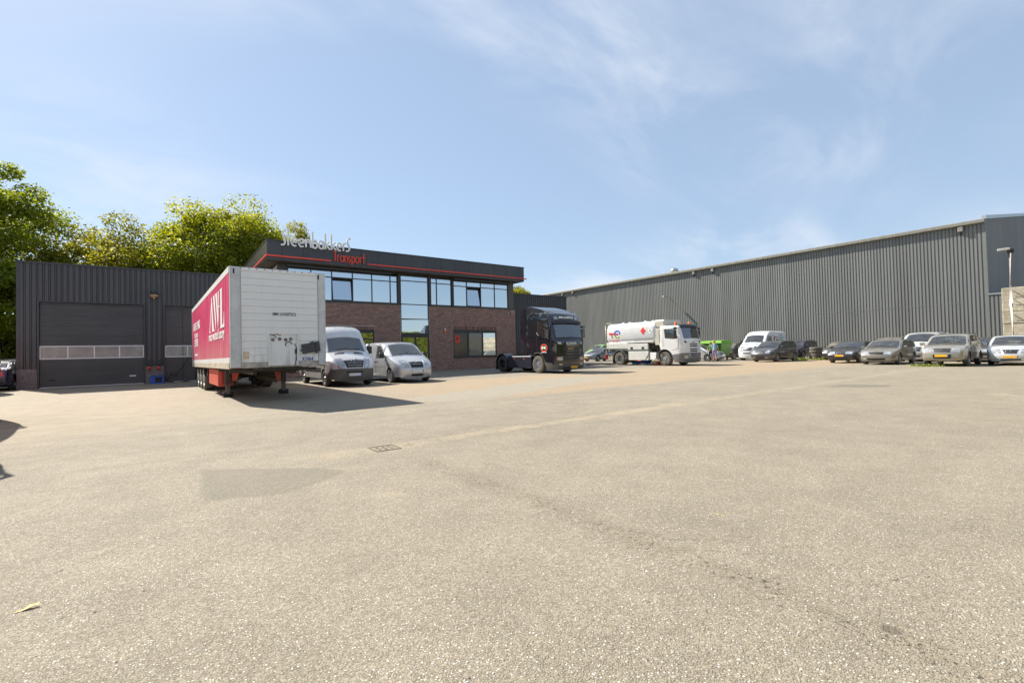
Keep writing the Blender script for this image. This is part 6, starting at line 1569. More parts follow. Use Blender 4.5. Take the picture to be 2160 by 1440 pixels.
# door logo: red oval ring with white letters
for sg in (-1, 1):
    m_ = MB(); n = 26
    m_.sweep([(.60 + .27 * math.cos(2 * math.pi * k / n), 1.45 + .19 * math.sin(2 * math.pi * k / n)) for k in range(n + 1)], .06, 1, lambda p, d: (p[0], sg * (sh.w(p[0], p[1]) + (.008 if d == 0 else -.01)), p[1])); m_.build('logo_ring', M['orange'] if False else plain('logo_red', (.75, .10, .03), .4), bt)
    r_ = (1, 0, 0) if sg < 0 else (-1, 0, 0); x_ = .60 - .20 * r_[0]
    text('lettering', 'SMK', .20, M['whiteprint'], bt, face_mtx((x_, sg * (sh.w(.6, 1.45) + .012), 1.385), r_, (0, 0, 1)), .004, 1.0, .012)
    text('lettering', 'LOGISTICS', .085, M['whiteprint'], bt, face_mtx((.60 - .27 * r_[0], sg * (sh.w(.6, 1.2) + .008), 1.17), r_, (0, 0, 1)), .004, 1.2, .003)
shut(sh, bt, [[(.06, 2.85), (-.02, 2.2), (-.02, 1.25)], [(1.16, 2.0), (1.10, 1.3)]], .02)
m_ = MB(); m_.tube([(-.02, -1.252, 2.30), (.30, -1.256, 2.08), (1.0, -1.25, 1.96)], .022, 6); m_.build('window_trim', M['chrome'], bt)
dk_ = plain('arch_dusty', (.13, .115, .09), .6, 0, .2)
mud(bt, 0, -1.24, -.92, dk_, .66, 0, 130); mud(bt, 0, .92, 1.24, dk_, .66, 0, 130)
chassis(bt, -4.5, -.2)
for sg in (1, -1):
    put_wheel(bt, 0, sg * 1.06, .51, .31, .30, 'front', M['rubber_dusty'], M['alloy'])
    for d in (0, .34): put_wheel(bt, -3.58, sg * (1.08 - d), .51, .29, .30, 'rear', M['rubber'], M['black_plastic'])
    mud(bt, -3.58, sg * 1.24 - .0 if sg < 0 else .62, sg * -.62 if False else (-.62 if sg < 0 else 1.24), navyskirt, .63, 5, 175)
    box('side_skirt', navyskirt, bt, -2.95, -.62, min(sg * 1.22, sg * 1.14), max(sg * 1.22, sg * 1.14), .28, .99, r=.03)
    box('tank', M['dark'], bt, -2.9, -.65, min(sg * 1.13, sg * .5), max(sg * 1.13, sg * .5), .32, .95)
    for x in (-1.3, -2.3): m_ = box('side_lamp', M['orange'], bt, x - .05, x + .05, min(sg * 1.224, sg * 1.216), max(sg * 1.224, sg * 1.216), .80, .85)
    box('mudflap', M['black_plastic'], bt, -4.26, -4.23, min(sg * .6, sg * 1.22), max(sg * .6, sg * 1.22), .15, .75)
m_ = MB(); m_.lathe([(0, 1.06), (.46, 1.06), (.46, 1.0), (.4, .98)], 20, 'Z', (-3.3, 0, 0)); m_.build('fifth_wheel', M['dark'], bt)
box('catwalk', M['dark'], bt, -2.4, -1.1, -.9, .9, .93, .97); box('rear_wall_gear', M['dark'], bt, -1.5, -1.12, -.7, .7, 1.0, 1.9)
# --- the fuel truck
ft = thing('fuel_truck', 'white fuel tanker lorry with red and blue emblem and orange beacons', 'lorry', (29.95, 20.45, 0), DN)
wtruck = paint('white_truck_paint', (.70, .70, .68), 0, .35, .12)
grey_low = plain('dark_grey_bumper', (.16, .155, .15), .5, .1, .12)
sh = cab(ft, 'low', wtruck, grey_low, M['truck_glass'])
cab_mirrors(ft, sh, M['black_plastic'])
sh.strip('sun_visor', M['black_plastic'], ft, (1.17, 2.66), (1.06, 2.80), (-1.0, 1.0), None, .10, 2, 8, thick=.05)
for z in (.98, 1.12, 1.32, 1.46): sh.strip('grille_slot', M['dark'], ft, (1.44, z), (1.44, z + .075), (-.42, .42), None, .010, 1, 8)
sh.strip('grille_frame', plain('grey_grille', (.40, .40, .40), .4, .1), ft, (1.43, .60), (1.44, .94), (-.52, .52), (-.56, .56), .012, 2, 8)
for z in (.64, .78): sh.strip('grille_slot', M['dark'], ft, (1.43, z), (1.44, z + .085), (-.42, .42), None, .020, 1, 8)
text('lettering', 'SCANIA', .10, M['galv'], ft, face_mtx((1.575, -.24, 1.62), (0, 1, 0), (0, 0, 1)), .008, 1.05, .003)
for sg in (1, -1):
    sh.strip('headlight', M['lens'], ft, (1.43, .52), (1.44, .76), (.62 * sg, .96 * sg), None, .014, 2, 4); sh.strip('indicator', M['orange'], ft, (1.44, .68), (1.44, .80), (.965 * sg, 1.0 * sg), None, .016, 1, 1)
    sh.strip('vent', M['black_plastic'], ft, (1.43, 1.60), (1.42, 1.74), (.72 * sg, .92 * sg), (.80 * sg, .95 * sg), .01, 2, 2)
    mud(ft, 0, -1.25 if sg < 0 else .9, -.9 if sg < 0 else 1.25, grey_low, .66, 0, 150)
    put_wheel(ft, 0, sg * 1.06, .51, .31, .30, 'front', M['rubber_dusty'], M['galv'])
    for d in (0, .34): put_wheel(ft, -4.17, sg * (1.08 - d), .51, .29, .30, 'rear', M['rubber_dusty'], M['galv'])
    mud(ft, -4.17, -1.25 if sg < 0 else .6, -.6 if sg < 0 else 1.25, grey_low, .64, -8, 188)
    bc_ = MB(); bc_.lathe([(.09, 0), (.09, .06), (.075, .08), (.075, .24), (.05, .28), (0, .285)], 14, 'Z', (.70, sg * .82, 2.86)); bc_.build('beacon', M['orange'], ft)
    m_ = MB(); m_.tube([(.7, sg * .82, 2.78), (.7, sg * .82, 2.88)], .04, 6); m_.build('beacon_foot', M['black_plastic'], ft)
shut(sh, ft, [[(-.10, 2.7), (-.10, 1.35)], [(1.14, 1.9), (1.10, 1.2), (.66, 1.12)]], .02)
chassis(ft, -5.7, -.2)
# tank: rounded box section
SX = [(1.18 * abs(math.cos(t)) ** .50 * (1 if math.cos(t) >= 0 else -1), 2.46 + .86 * abs(math.sin(t)) ** .50 * (1 if math.sin(t) >= 0 else -1)) for t in [2 * math.pi * k / 40 for k in range(40)]]
m_ = MB(); n = 40; V = []
for x, s_ in ((-5.52, .90), (-5.44, .97), (-5.30, 1.0), (-1.0, 1.0), (-.86, .97), (-.80, .90)):
    V += [(x, y * s_, 2.46 + (z - 2.46) * s_) for y, z in SX]
F = [(i * n + k, i * n + (k + 1) % n, (i + 1) * n + (k + 1) % n, (i + 1) * n + k) for i in range(5) for k in range(n)] + [tuple(range(n)), tuple(range(5 * n, 6 * n))[::-1]]
m_.add(V, F, 0, True); tk = m_.build('tank', wtruck, ft, sharp=40)
def tank_y(z):
    q = min(1, abs(z - 2.46) / .86); s_ = q ** 2; c_ = math.sqrt(max(0, 1 - s_ * s_)); return 1.18 * c_ ** .50
cream = plain('cream_panel', (.50, .475, .40), .5, 0, .1); skirt = plain('white_skirt', (.62, .61, .56), .45, 0, .08)
m_ = MB(); m_.bev(-1.05, -.05, -1.05, 1.05, 2.72, 3.34, .12); m_.build('tank_head', cream, ft); box('head_panel', cream, ft, -.86, -.50, -1.12, -.85, 1.5, 2.71, r=.02); box('head_panel', cream, ft, -.86, -.50, .85, 1.12, 1.5, 2.71, r=.02)
m_ = MB(); m_.box(-.80, -.5, -.84, .84, .95, 2.7); m_.build('pump_gear', M['dark'], ft)
m_ = MB()
for k in range(9): m_.tube([(-.46 + .03 * (k % 2), -.86 + .0 * k, 1.2 + .16 * k), (-.46, -.3, 1.25 + .16 * k)], .03, 6)
m_.build('pipework', plain('brown_pipes', (.20, .15, .10), .5, .3, .3), ft)
for sg in (1, -1):
    box('skirt_panel', skirt, ft, -5.5, -3.35, min(sg * 1.20, sg * 1.10), max(sg * 1.20, sg * 1.10), 1.30, 1.72, r=.015)
    box('skirt_panel', skirt, ft, -3.34, -1.45, min(sg * 1.215, sg * 1.08), max(sg * 1.215, sg * 1.08), 1.20, 1.64, r=.015)
    box('belt_rail', wtruck, ft, -5.5, -1.0, min(sg * 1.18, sg * 1.02), max(sg * 1.18, sg * 1.02), 1.722, 1.78, r=.01)
    box('grey_band', plain('grey_green_band', (.16, .18, .16), .5), ft, -3.34, -1.42, min(sg * 1.20, sg * .9), max(sg * 1.20, sg * .9), 1.06, 1.198)
    box('locker', skirt, ft, -3.28, -1.42, min(sg * 1.21, sg * .72), max(sg * 1.21, sg * .72), .40, 1.058, r=.015)
    for x in (-1.9, -2.95): box('locker_latch', M['black_plastic'], ft, x - .11, x + .11, min(sg * 1.225, sg * 1.20), max(sg * 1.225, sg * 1.20), 1.24, 1.40)
    box('side_marker', M['orange'], ft, -2.45, -2.12, min(sg * 1.21, sg * 1.19), max(sg * 1.21, sg * 1.19), .34, .398)
    box('white_case', M['white'], ft, -1.3, -.75, min(sg * 1.18, sg * .8), max(sg * 1.18, sg * .8), .42, .95, r=.03)
# emblem and lettering on both flanks
red_g, blu_g, grn_g, yel_g, mag_g = [plain('print_' + q, c, .45) for q, c in (('red', (.72, .05, .04)), ('blue', (.03, .14, .62)), ('green', (.12, .45, .14)), ('yellow', (.72, .55, .05)), ('magenta', (.55, .03, .20)))]
for sg in (-1, 1):
    d_ = 1 if sg < 0 else -1                      # reading direction along x
    X0 = -5.22 if sg < 0 else -1.15
    def pt(p, d, sg=sg, d_=d_, X0=X0): 
        z = p[1]; y = tank_y(z) + (.012 if d == 0 else -.004); return (X0 + d_ * p[0], sg * y, z)
    for nm, pth, w_, mm in (('emblem_red', [(.0, 2.50), (.30, 2.50), (.55, 2.475)], .13, red_g), ('emblem_magenta', [(.55, 2.475), (.78, 2.44), (.95, 2.46)], .12, mag_g), ('emblem_red', [(.26, 2.44), (.33, 2.18)], .11, red_g),
                             ('emblem_blue', arc(.85, 2.52, .26, .19, -30, 190, 14), .10, blu_g), ('emblem_green', arc(.85, 2.42, .25, .23, 185, 260, 8), .10, grn_g), ('emblem_yellow', arc(.85, 2.42, .25, .23, 260, 325, 8), .10, yel_g)):
        m_ = MB(); m_.sweep(pth, w_, 1, pt); m_.build(nm, mm, ft)
    text('lettering', 'TotalEnergies', .205, red_g, ft, face_mtx((X0, sg * (tank_y(1.93) + .012), 1.90), (d_, 0, 0), (0, 0, 1)), .006, .90, .003)
    for nm, cx, r_, mm in (('hazard_diamond', 3.35, .24, red_g), ('hazard_diamond', 4.0, .22, M['whiteprint'])):
        m_ = MB(); cz = 2.60; P = [(cx - r_, cz), (cx, cz - r_ * 1.2), (cx + r_, cz), (cx, cz + r_ * 1.2)]
        v = [pt(p, 0) for p in P] + [pt(p, 1) for p in P]; m_.add(v, [(0, 1, 2, 3), (4, 5, 6, 7), (0, 1, 5, 4), (1, 2, 6, 5), (2, 3, 7, 6), (3, 0, 4, 7)]); m_.build(nm, mm, ft)
    m_ = MB(); m_.sweep([(3.98, 2.72), (3.98, 2.62)], .05, 1, lambda p, d: pt((p[0], p[1]), d) if d else tuple(a + b for a, b in zip(pt(p, 0), (0, sg * .004, 0)))); m_.sweep([(3.93, 2.56), (4.10, 2.56)], .05, 1, lambda p, d: pt(p, d) if d else tuple(a + b for a, b in zip(pt(p, 0), (0, sg * .004, 0)))); m_.build('hazard_symbol', M['blackprint'], ft)
# ladder and rear platform
lad = plain('cream_ladder', (.60, .52, .42), .5, .1, .1)
m_ = MB()
for y in (-1.16, -.80): m_.tube([(-5.60, y, .92), (-5.60, y, 3.15), (-5.55, y, 3.30), (-5.40, y, 3.36), (-4.9, y, 3.36)], .026, 6)
for k in range(9): m_.tube([(-5.60, -1.16, 1.05 + .26 * k), (-5.60, -.80, 1.05 + .26 * k)], .02, 6)
m_.build('ladder', lad, ft)
m_ = MB()
for x in (-4.6, -3.9, -2.4, -1.7): m_.lathe([(.2, 3.28), (.2, 3.37), (.1, 3.40), (0, 3.40)], 12, 'Z', (x, 0, 0))
m_.tube([(-5.3, .7, 3.36), (-1.1, .7, 3.42)], .02, 6); m_.build('top_hatches', M['galv'], ft)
box('rear_platform', M['galv'], ft, -5.75, -5.05, -1.1, 1.1, .86, .93); box('rear_box', plain('cream_box', (.42, .38, .30), .6), ft, -5.5, -5.02, -1.05, -.62, .42, .855, r=.02); box('tail_light', M['red_lens'], ft, -5.78, -5.66, -1.12, -.92, .5, .8)
m_ = MB(); m_.lathe([(.10, -.04), (.10, .04)], 12, 'Y', (-5.2, -1.05, 1.12)); m_.build('yellow_cap', yel_g, ft); m_ = MB(); m_.bev(-5.45, -5.25, -1.1, -.9, .94, 1.10, .02); m_.build('blue_can', blue, ft)
for sg in (1, -1): box('mudflap', M['black_plastic'], ft, -4.86, -4.83, min(sg * .7, sg * 1.22), max(sg * .7, sg * 1.22), .14, .66)
# hose running from the truck over the ground
hs = MB(); rub = plain('hose_rubber', (.06, .055, .045), .7, 0, .2)
hs.tube([(28.6, 21.35, 1.55), (28.5, 21.45, 1.2), (28.42, 21.75, .6), (28.38, 22.1, .22), (28.35, 22.6, .06), (28.3, 23.6, .05), (28.2, 25.2, .05), (28.0, 27.5, .05)], .045, 8)
hs.tube([(28.62, 20.95, 1.2), (28.5, 20.95, .7), (28.40, 21.15, .25), (28.33, 21.7, .06), (28.25, 22.9, .05), (28.1, 24.9, .05)], .04, 8)
tag(hs.build('fuel_hose', rub), 'dark fuel hose looping from the tanker lorry down along the ground', 'hose')
# things under and beside the lorry
bp_ = thing('blue_drum', 'blue plastic drum lying on a pale blue pallet beneath the tanker', 'drum', (29.6, 23.0, 0.14))
m_ = MB(); m_.lathe([(.0, -.62), (.27, -.62), (.29, -.60), (.29, .60), (.27, .62), (0, .62)], 20, 'Y', (0, 0, .28)); m_.build('barrel', plain('drum_blue', (.02, .10, .50), .4), bp_)
for y in (-.3, .1): m_ = MB(); m_.lathe([(.296, y), (.305, y + .03), (.296, y + .06)], 20, 'Y', (0, 0, .28)); m_.build('hoop', plain('hoop_brown', (.3, .15, .08), .5), bp_)
pp = thing('blue_pallet', 'pale blue plastic pallet on the ground beneath the tanker', 'pallet', (29.5, 23.0, 0))
pb = plain('pale_blue_plastic', (.16, .36, .55), .5)
for k in range(5): m_ = MB(); m_.box(-.45, .45, -.72 + k * .29, -.50 + k * .29, .11, .138); m_.build('deck_board', pb, pp)
for k in range(3): m_ = MB(); m_.box(-.5, -.3, -.72 + k * .58, -.52 + k * .58, 0, .11); m_.build('foot', pb, pp)
rp_ = thing('red_pallet', 'red pallet with a beige cover on the ground near the front wheel of the tanker', 'pallet', (29.7, 21.4, 0))
rdm = plain('pallet_red', (.40, .05, .03), .6)
for k in range(3):
    m_ = MB(); m_.box(-.5, .5, -.62, .62, .02 + k * .085, .07 + k * .085); m_.build('slat', rdm, rp_)
m_ = MB(); m_.bev(-.5, .5, -.66, .64, .265, .31, .02); m_.build('cover', plain('beige_cover', (.48, .36, .20), .7), rp_)
# ------------------------------------------------------------------ stack of lorry tyres: every tyre is its own thing
tm_ = MB(); R_, H_ = .50, .255
tm_.lathe([(.30, -H_ / 2 + .03), (.33, -H_ / 2), (.43, -H_ / 2), (.485, -H_ / 2 + .03), (.50, -H_ / 2 + .07), (.50, H_ / 2 - .07), (.485, H_ / 2 - .03), (.43, H_ / 2), (.33, H_ / 2), (.30, H_ / 2 - .03), (.28, 0), (.30, -H_ / 2 + .03)], 36, 'Z')
tyre_me = tm_.mesh('tyre', M['rubber_dusty'], 40)
for k, lb in enumerate(('bottom tyre of the stack beside the dark blue car, on the ground', 'second tyre up in the stack beside the dark blue car', 'third tyre up in the stack beside the dark blue car', 'top tyre of the stack beside the dark blue car')):
    o = bpy.data.objects.new('tyre', tyre_me); col.objects.link(o)
    o.location = (44.9 + random.uniform(-.04, .04), 16.75 + random.uniform(-.04, .04), H_ / 2 + k * (H_ + .003)); o.rotation_euler = (0, 0, random.uniform(0, 6)); o.scale = (.95, .95, 1)
    tag(o, lb, 'tyre', 'stacked lorry tyres')
# ------------------------------------------------------------------ lime green container behind the people
lg = thing('green_container', 'lime green lidded container behind the two people', 'container', (41.6, 24.0, 0))
lg.scale = (1, .78, .98)
lime = plain('lime_green_shaded', (.055, .17, .012), .45, 0, .1); lime_lit = plain('lime_green_lit', (.13, .30, .02), .4, 0, .08)  # one green: sunlit top and shaded front put into the two colours
m_ = MB(); v = [(-.75, -1.15, .45), (.75, -1.15, .45), (.75, 1.15, .45), (-.75, 1.15, .45), (-.95, -1.45, 1.62), (.95, -1.45, 1.62), (.95, 1.45, 1.62), (-.95, 1.45, 1.62)]
m_.add(v, [(0, 1, 2, 3), (4, 5, 6, 7), (0, 1, 5, 4), (1, 2, 6, 5), (2, 3, 7, 6), (3, 0, 4, 7)]); m_.build('bin', lime, lg)
m_ = MB(); v = [(-1.02, -1.52, 1.625), (1.02, -1.52, 1.625), (1.02, 1.52, 1.625), (-1.02, 1.52, 1.625), (-.7, -1.25, 1.86), (.8, -1.25, 1.92), (.8, 1.25, 1.92), (-.7, 1.25, 1.86)]
m_.add(v, [(0, 1, 2, 3), (4, 5, 6, 7), (0, 1, 5, 4), (1, 2, 6, 5), (2, 3, 7, 6), (3, 0, 4, 7)]); m_.build('lid', lime_lit, lg)
for x in (-.6, .6):
    for y in (-1.0, 1.0): m_ = MB(); m_.box(x - .07, x + .07, y - .07, y + .07, 0, .45); m_.build('leg', M['black_plastic'], lg)
for y in (-.8, 0, .8): m_ = MB(); m_.prism([(-.76, .5), (-.82, .5), (-1.03, 1.6), (-.95, 1.6)], 'Y', y - .04, y + .04); m_.build('rib', lime, lg)

# ------------------------------------------------------------------ people
def skinned(name, joints, edges, mats, parent, sub=2):
    me = bpy.data.meshes.new(name); me.from_pydata([j[0] for j in joints], edges, [])
    o = bpy.data.objects.new(name, me); col.objects.link(o)
    sk = o.modifiers.new('skin', 'SKIN'); sk.use_smooth_shade = True
    for i, j in enumerate(joints):
        r = j[1]; me.skin_vertices[0].data[i].radius = r if isinstance(r, tuple) else (r, r)
    me.skin_vertices[0].data[0].use_root = True
    ss = o.modifiers.new('sub', 'SUBSURF'); ss.levels = sub; ss.render_levels = sub
    bpy.context.view_layer.update()
    dg = bpy.context.evaluated_depsgraph_get(); new = bpy.data.meshes.new_from_object(o.evaluated_get(dg))
    bpy.data.objects.remove(o)
    new.materials.clear()
    for m in mats: new.materials.append(m)
    new.polygons.foreach_set('use_smooth', [True] * len(new.polygons))
    return new
skin_m = plain('skin', (.48, .27, .18), .55, 0, .08)
def person(label, loc, rz, shirt, trousers, hair, bent, height, shorts):
    t = thing('person', label, 'person', (loc[0], loc[1], 0), rz, scale=height / 1.78)
    # joints face +x; head, trunk, arms, legs grown as one body
    J = [((0, 0, .96), (.15, .115)), ((.01, 0, 1.12), (.145, .105)), ((.02, 0, 1.30), (.165, .115)), ((.0, 0, 1.44), (.13, .09)), ((.01, 0, 1.53), .055), ((.02, 0, 1.62), (.075, .085)), ((.02, 0, 1.72), (.075, .085)),
         ((.0, .18, 1.43), .062), ((.02 + bent * .05, .26, 1.17), .046), ((.10 + bent * .2, .25, .94), .036), ((.13 + bent * .24, .24, .86), (.04, .022)),
         ((.0, -.18, 1.43), .062), ((-.02, -.27, 1.17), .046), ((.06, -.28, .93), .036), ((.08, -.27, .85), (.04, .022)),
         ((0, .10, .88), .095), ((.03, .11, .49), .062), ((-.02, .12, .10), .042), ((.02, .12, .05), (.045, .04)), ((.14, .13, .035), (.035, .03)),
         ((0, -.10, .88), .095), ((-.01, -.11, .49), .062), ((-.06, -.12, .10), .042), ((-.02, -.12, .05), (.045, .04)), ((.10, -.13, .035), (.035, .03))]
    E = [(0, 1), (1, 2), (2, 3), (3, 4), (4, 5), (5, 6), (3, 7), (7, 8), (8, 9), (9, 10), (3, 11), (11, 12), (12, 13), (13, 14), (0, 15), (15, 16), (16, 17), (17, 18), (18, 19), (0, 20), (20, 21), (21, 22), (22, 23), (23, 24)]
    shoe = M['black_plastic']
    me = skinned('body', J, E, [skin_m, shirt, trousers, shoe], t)
    for p in me.polygons:
        c = p.center
        arm = abs(c.y) > .215 and c.z > .8
        if c.z < .085: k = 3
        elif c.z < 1.0 and not arm: k = 2 if (c.z > .46 or not shorts) else 0
        elif c.z < 1.50: k = 1 if (not arm or c.z > 1.20) else 0
        else: k = 0
        p.material_index = k
    link('body', me, t)
    # five fingers on each hand, unequal and slightly curled
    for sg, hx, hz in ((1, .13 + bent * .24, .86), (-1, .08, .85)):
        hy = .24 if sg > 0 else -.27; m = MB()
        for k, (dy, ln) in enumerate(((-.030, .062), (-.010, .075), (.010, .070), (.028, .054))):
            m.tube([(hx + dy, hy, hz - .01), (hx + dy + .006, hy - sg * .004, hz - .01 - ln * .55), (hx + dy + .004, hy - sg * .018, hz - .01 - ln)], [.010, .009, .007], 6)
        m.tube([(hx + .035, hy, hz + .02), (hx + .060, hy - sg * .01, hz - .015), (hx + .060, hy - sg * .02, hz - .045)], [.011, .010, .008], 6)
        m.build('hand', skin_m, t)
    # head details
    m = MB(); m.lathe([(0, .118), (.05, .108), (.085, .07), (.098, .02), (.096, -.05), (.08, -.09), (.0, -.09)], 16, 'Z', (0.0, 0, 1.70)); h_ = m.build('hair', hair, t)
    m = MB(); m.tube([(.095, 0, 1.70), (.122, 0, 1.665), (.10, 0, 1.655)], [.010, .016, .010], 6); m.build('nose', skin_m, t)
    for sg in (1, -1):
        m = MB(); m.lathe([(0, .012), (.011, .006), (.012, 0)], 8, 'X', (.088, sg * .032, 1.69)); m.build('eye', M['blackprint'], t)
        m = MB(); m.bev(-.02, .015, sg * .085 - .008, sg * .085 + .008, 1.64, 1.70, .006); m.build('ear', skin_m, t)
    m = MB(); m.bev(.088, .10, -.025, .025, 1.612, 1.622, .003); m.build('mouth', plain('lips', (.35, .13, .11), .5), t)
    return t
person('person in light blue shirt and purple shorts seen from behind', (37.2, 21.55), rad(15), plain('shirt_blue', (.26, .42, .52), .8), plain('shorts_purple', (.32, .24, .38), .8), plain('hair_red', (.45, .20, .06), .7), 1.0, 1.80, True)
person('person in green top and dark trousers, partly behind the one in blue', (37.35, 21.98), rad(200), plain('top_green', (.12, .24, .06), .8), plain('trousers_dark', (.03, .03, .04), .8), plain('hair_brown', (.22, .12, .05), .7), .3, 1.66, False)

# ------------------------------------------------------------------ trees
def leaf_mat(name, a, b, tr):
    m, nt, bs, out = newmat(name)
    at = nd(nt, 'ShaderNodeAttribute', attribute_name='tone')
    c = mixc(nt, at.outputs['Fac'], a, b)
    nt.links.new(c, bs.inputs['Base Color']); bs.inputs['Roughness'].default_value = .5; bs.inputs['Specular IOR Level'].default_value = .35
    tl = nd(nt, 'ShaderNodeBsdfTranslucent'); nt.links.new(mixc(nt, 1.0, c, tr, 'MULTIPLY'), tl.inputs['Color'])
    ad = nd(nt, 'ShaderNodeMixShader'); ad.inputs[0].default_value = .60
    nt.links.new(bs.outputs[0], ad.inputs[1]); nt.links.new(tl.outputs[0], ad.inputs[2]); nt.links.new(ad.outputs[0], out.inputs[0])
    return m
leafA = leaf_mat('plane_leaves', (.12, .17, .018), (.32, .33, .026), (1.4, 1.3, .5))
leafB = leaf_mat('plane_leaves_dark', (.10, .145, .018), (.27, .30, .026), (1.4, 1.35, .5))
leafC = leaf_mat('olive_leaves', (.125, .150, .024), (.29, .285, .036), (1.4, 1.25, .5))
bark = plain('bark', (.135, .115, .085), .9, 0, .35, 4, bmp=.5, bscale=9)
def tree(label, x, y, h, r, zc, clumps, per, leaf, seed, sq=.85, hue=0.0, tr_r=.38, spread=.27):
    """trunk, limbs that reach the clumps, and leaf-sized faces scattered in uneven clumps"""
    rnd = np.random.default_rng(seed); t = thing('tree', label, 'tree', (x, y, 0))
    cz = (h + zc) / 2; rz_ = (h - zc) / 2
    C = []
    while len(C) < clumps:
        d = rnd.normal(size=3); d /= np.linalg.norm(d); q = rnd.uniform(.25, 1.0) ** .5
        p = d * q * np.array([r, r, rz_])
        if p[2] < 0: p[0] *= sq + .15; p[1] *= sq + .15
        C.append(p + np.array([0, 0, cz]) + rnd.normal(size=3) * np.array([.25, .25, .2]))
    tk = MB(); tk.tube([(0, 0, 0), (.05, .03, zc * .5), (-.03, .02, zc), (0, 0, cz + rz_ * .4)], [tr_r, tr_r * .8, tr_r * .66, .10], 10)
    tk.build('trunk', bark, t)
    lb = MB()
    for c in C:
        if rnd.random() < .62:
            z0 = max(zc * .65, min(c[2] - .8, zc + (c[2] - zc) * rnd.uniform(.1, .55))); md = np.array([c[0] * .5, c[1] * .5, z0 + (c[2] - z0) * .62]) + rnd.normal(size=3) * .2
            lb.tube([(0, 0, z0), tuple(md), tuple(c)], [tr_r * .34, tr_r * .2, .025], 5, caps=False)
    lb.build('limbs', bark, t)
    V = []; T = []
    for c in C:
        cr_ = r * spread * rnd.uniform(.65, 1.35); tone = rnd.uniform(0, 1) * .55
        n = int(per * 1.9 * rnd.uniform(.6, 1.3))
        d = rnd.normal(size=(n, 3)); d /= np.linalg.norm(d, axis=1)[:, None]
        q = d * (cr_ * rnd.uniform(.2, 1, size=(n, 1)) ** .5) * np.array([1.15, 1.15, .72]) + c
        q += rnd.normal(size=(n, 3)) * .10
        # leaves hang near the horizontal, tips outwards
        nrm = rnd.normal(size=(n, 3)) * .75 + np.array([0, 0, .8]) + d * .35; nrm /= np.linalg.norm(nrm, axis=1)[:, None]
        a = np.cross(nrm, rnd.normal(size=(n, 3))); a /= np.linalg.norm(a, axis=1)[:, None]; b = np.cross(nrm, a)
        s = rnd.uniform(.075, .155, size=(n, 1))
        quad = np.stack([q - a * s, q + b * s * .62 + a * s * .1, q + a * s, q - b * s * .62 + a * s * .1], axis=1)
        V.append(quad.reshape(-1, 3)); T.append(np.clip(tone + rnd.uniform(0, .45, size=n), 0, 1))
    V = np.concatenate(V); T = np.concatenate(T); n = len(V) // 4
    me = bpy.data.meshes.new('crown'); me.vertices.add(len(V)); me.vertices.foreach_set('co', V.ravel())
    me.loops.add(4 * n); me.loops.foreach_set('vertex_index', np.arange(4 * n, dtype=np.int32)); me.polygons.add(n)
    me.polygons.foreach_set('loop_start', np.arange(0, 4 * n, 4, dtype=np.int32))
    me.update(calc_edges=True); me.materials.append(leaf)
    at = me.attributes.new('tone', 'FLOAT', 'FACE'); at.data.foreach_set('value', T.astype(np.float32))
    link('crown', me, t); return t
G2 = 'trees behind the workshop'
tree('tallest leafy plane tree at the far left behind the workshop', -12.6, 52.5, 17.4, 6.2, 5.0, 120, 300, leafB, 1, spread=.24)
tree('open crowned tree with bare forks showing behind the workshop roof', -4.2, 51.5, 13.0, 4.6, 4.5, 70, 230, leafC, 2, spread=.22)
tree('broad bright yellow green tree behind the workshop and trailer', 4.6, 50.0, 15.3, 5.9, 4.2, 130, 300, leafA, 3, spread=.25)
tree('small olive tree top showing behind the pale sign letters', 11.3, 54.0, 15.4, 3.2, 5.0, 45, 200, leafC, 4)
tree('low tree top between the office roof and the wing', 41.0, 54.5, 11.3, 3.4, 4.0, 45, 220, leafC, 5)
tree('low dark bushy tree filling the gap left of the workshop', -9.6, 47.0, 9.0, 4.4, 1.2, 80, 260, leafB, 6)
tree('middle tree closing the gap between open crown and broad tree', -.6, 56, 12.0, 4.0, 4.0, 60, 240, leafA, 8)
# clipped hedge across the yard (seen mirrored in the entrance glass)
hd = thing('hedge', 'tall clipped green hedge mirrored in the glazed office entrance', 'hedge', (23.5, -3.6, 0))
rng = np.random.default_rng(4); n = 26000
P = np.stack([rng.uniform(-9, 9, n), rng.uniform(-.6, .6, n), rng.uniform(.05, 4.3, n)], 1)
P[:, 1] = np.where(rng.random(n) < .7, .6 + rng.normal(0, .06, n), P[:, 1]); P[:, 2] = np.where(rng.random(n) < .12, 4.3 + rng.normal(0, .08, n), P[:, 2])
nr = rng.normal(size=(n, 3)) + np.array([0, .9, .5]); nr /= np.linalg.norm(nr, axis=1)[:, None]; a = np.cross(nr, rng.normal(size=(n, 3))); a /= np.linalg.norm(a, axis=1)[:, None]; b = np.cross(nr, a); s = rng.uniform(.07, .14, (n, 1))
V = np.stack([P - a * s, P + b * s * .7, P + a * s, P - b * s * .7], 1).reshape(-1, 3)
me = bpy.data.meshes.new('foliage'); me.vertices.add(4 * n); me.vertices.foreach_set('co', V.ravel()); me.loops.add(4 * n); me.loops.foreach_set('vertex_index', np.arange(4 * n, dtype=np.int32)); me.polygons.add(n); me.polygons.foreach_set('loop_start', np.arange(0, 4 * n, 4, dtype=np.int32)); me.update(calc_edges=True); me.materials.append(leafA)
at = me.attributes.new('tone', 'FLOAT', 'FACE'); at.data.foreach_set('value', rng.uniform(0, 1, n).astype(np.float32)); link('foliage', me, hd)
m_ = MB(); m_.box(-8.9, 8.9, -.45, .45, .1, 4.15); m_.build('inner_twigs', plain('twigs', (.03, .04, .012), .9), hd)
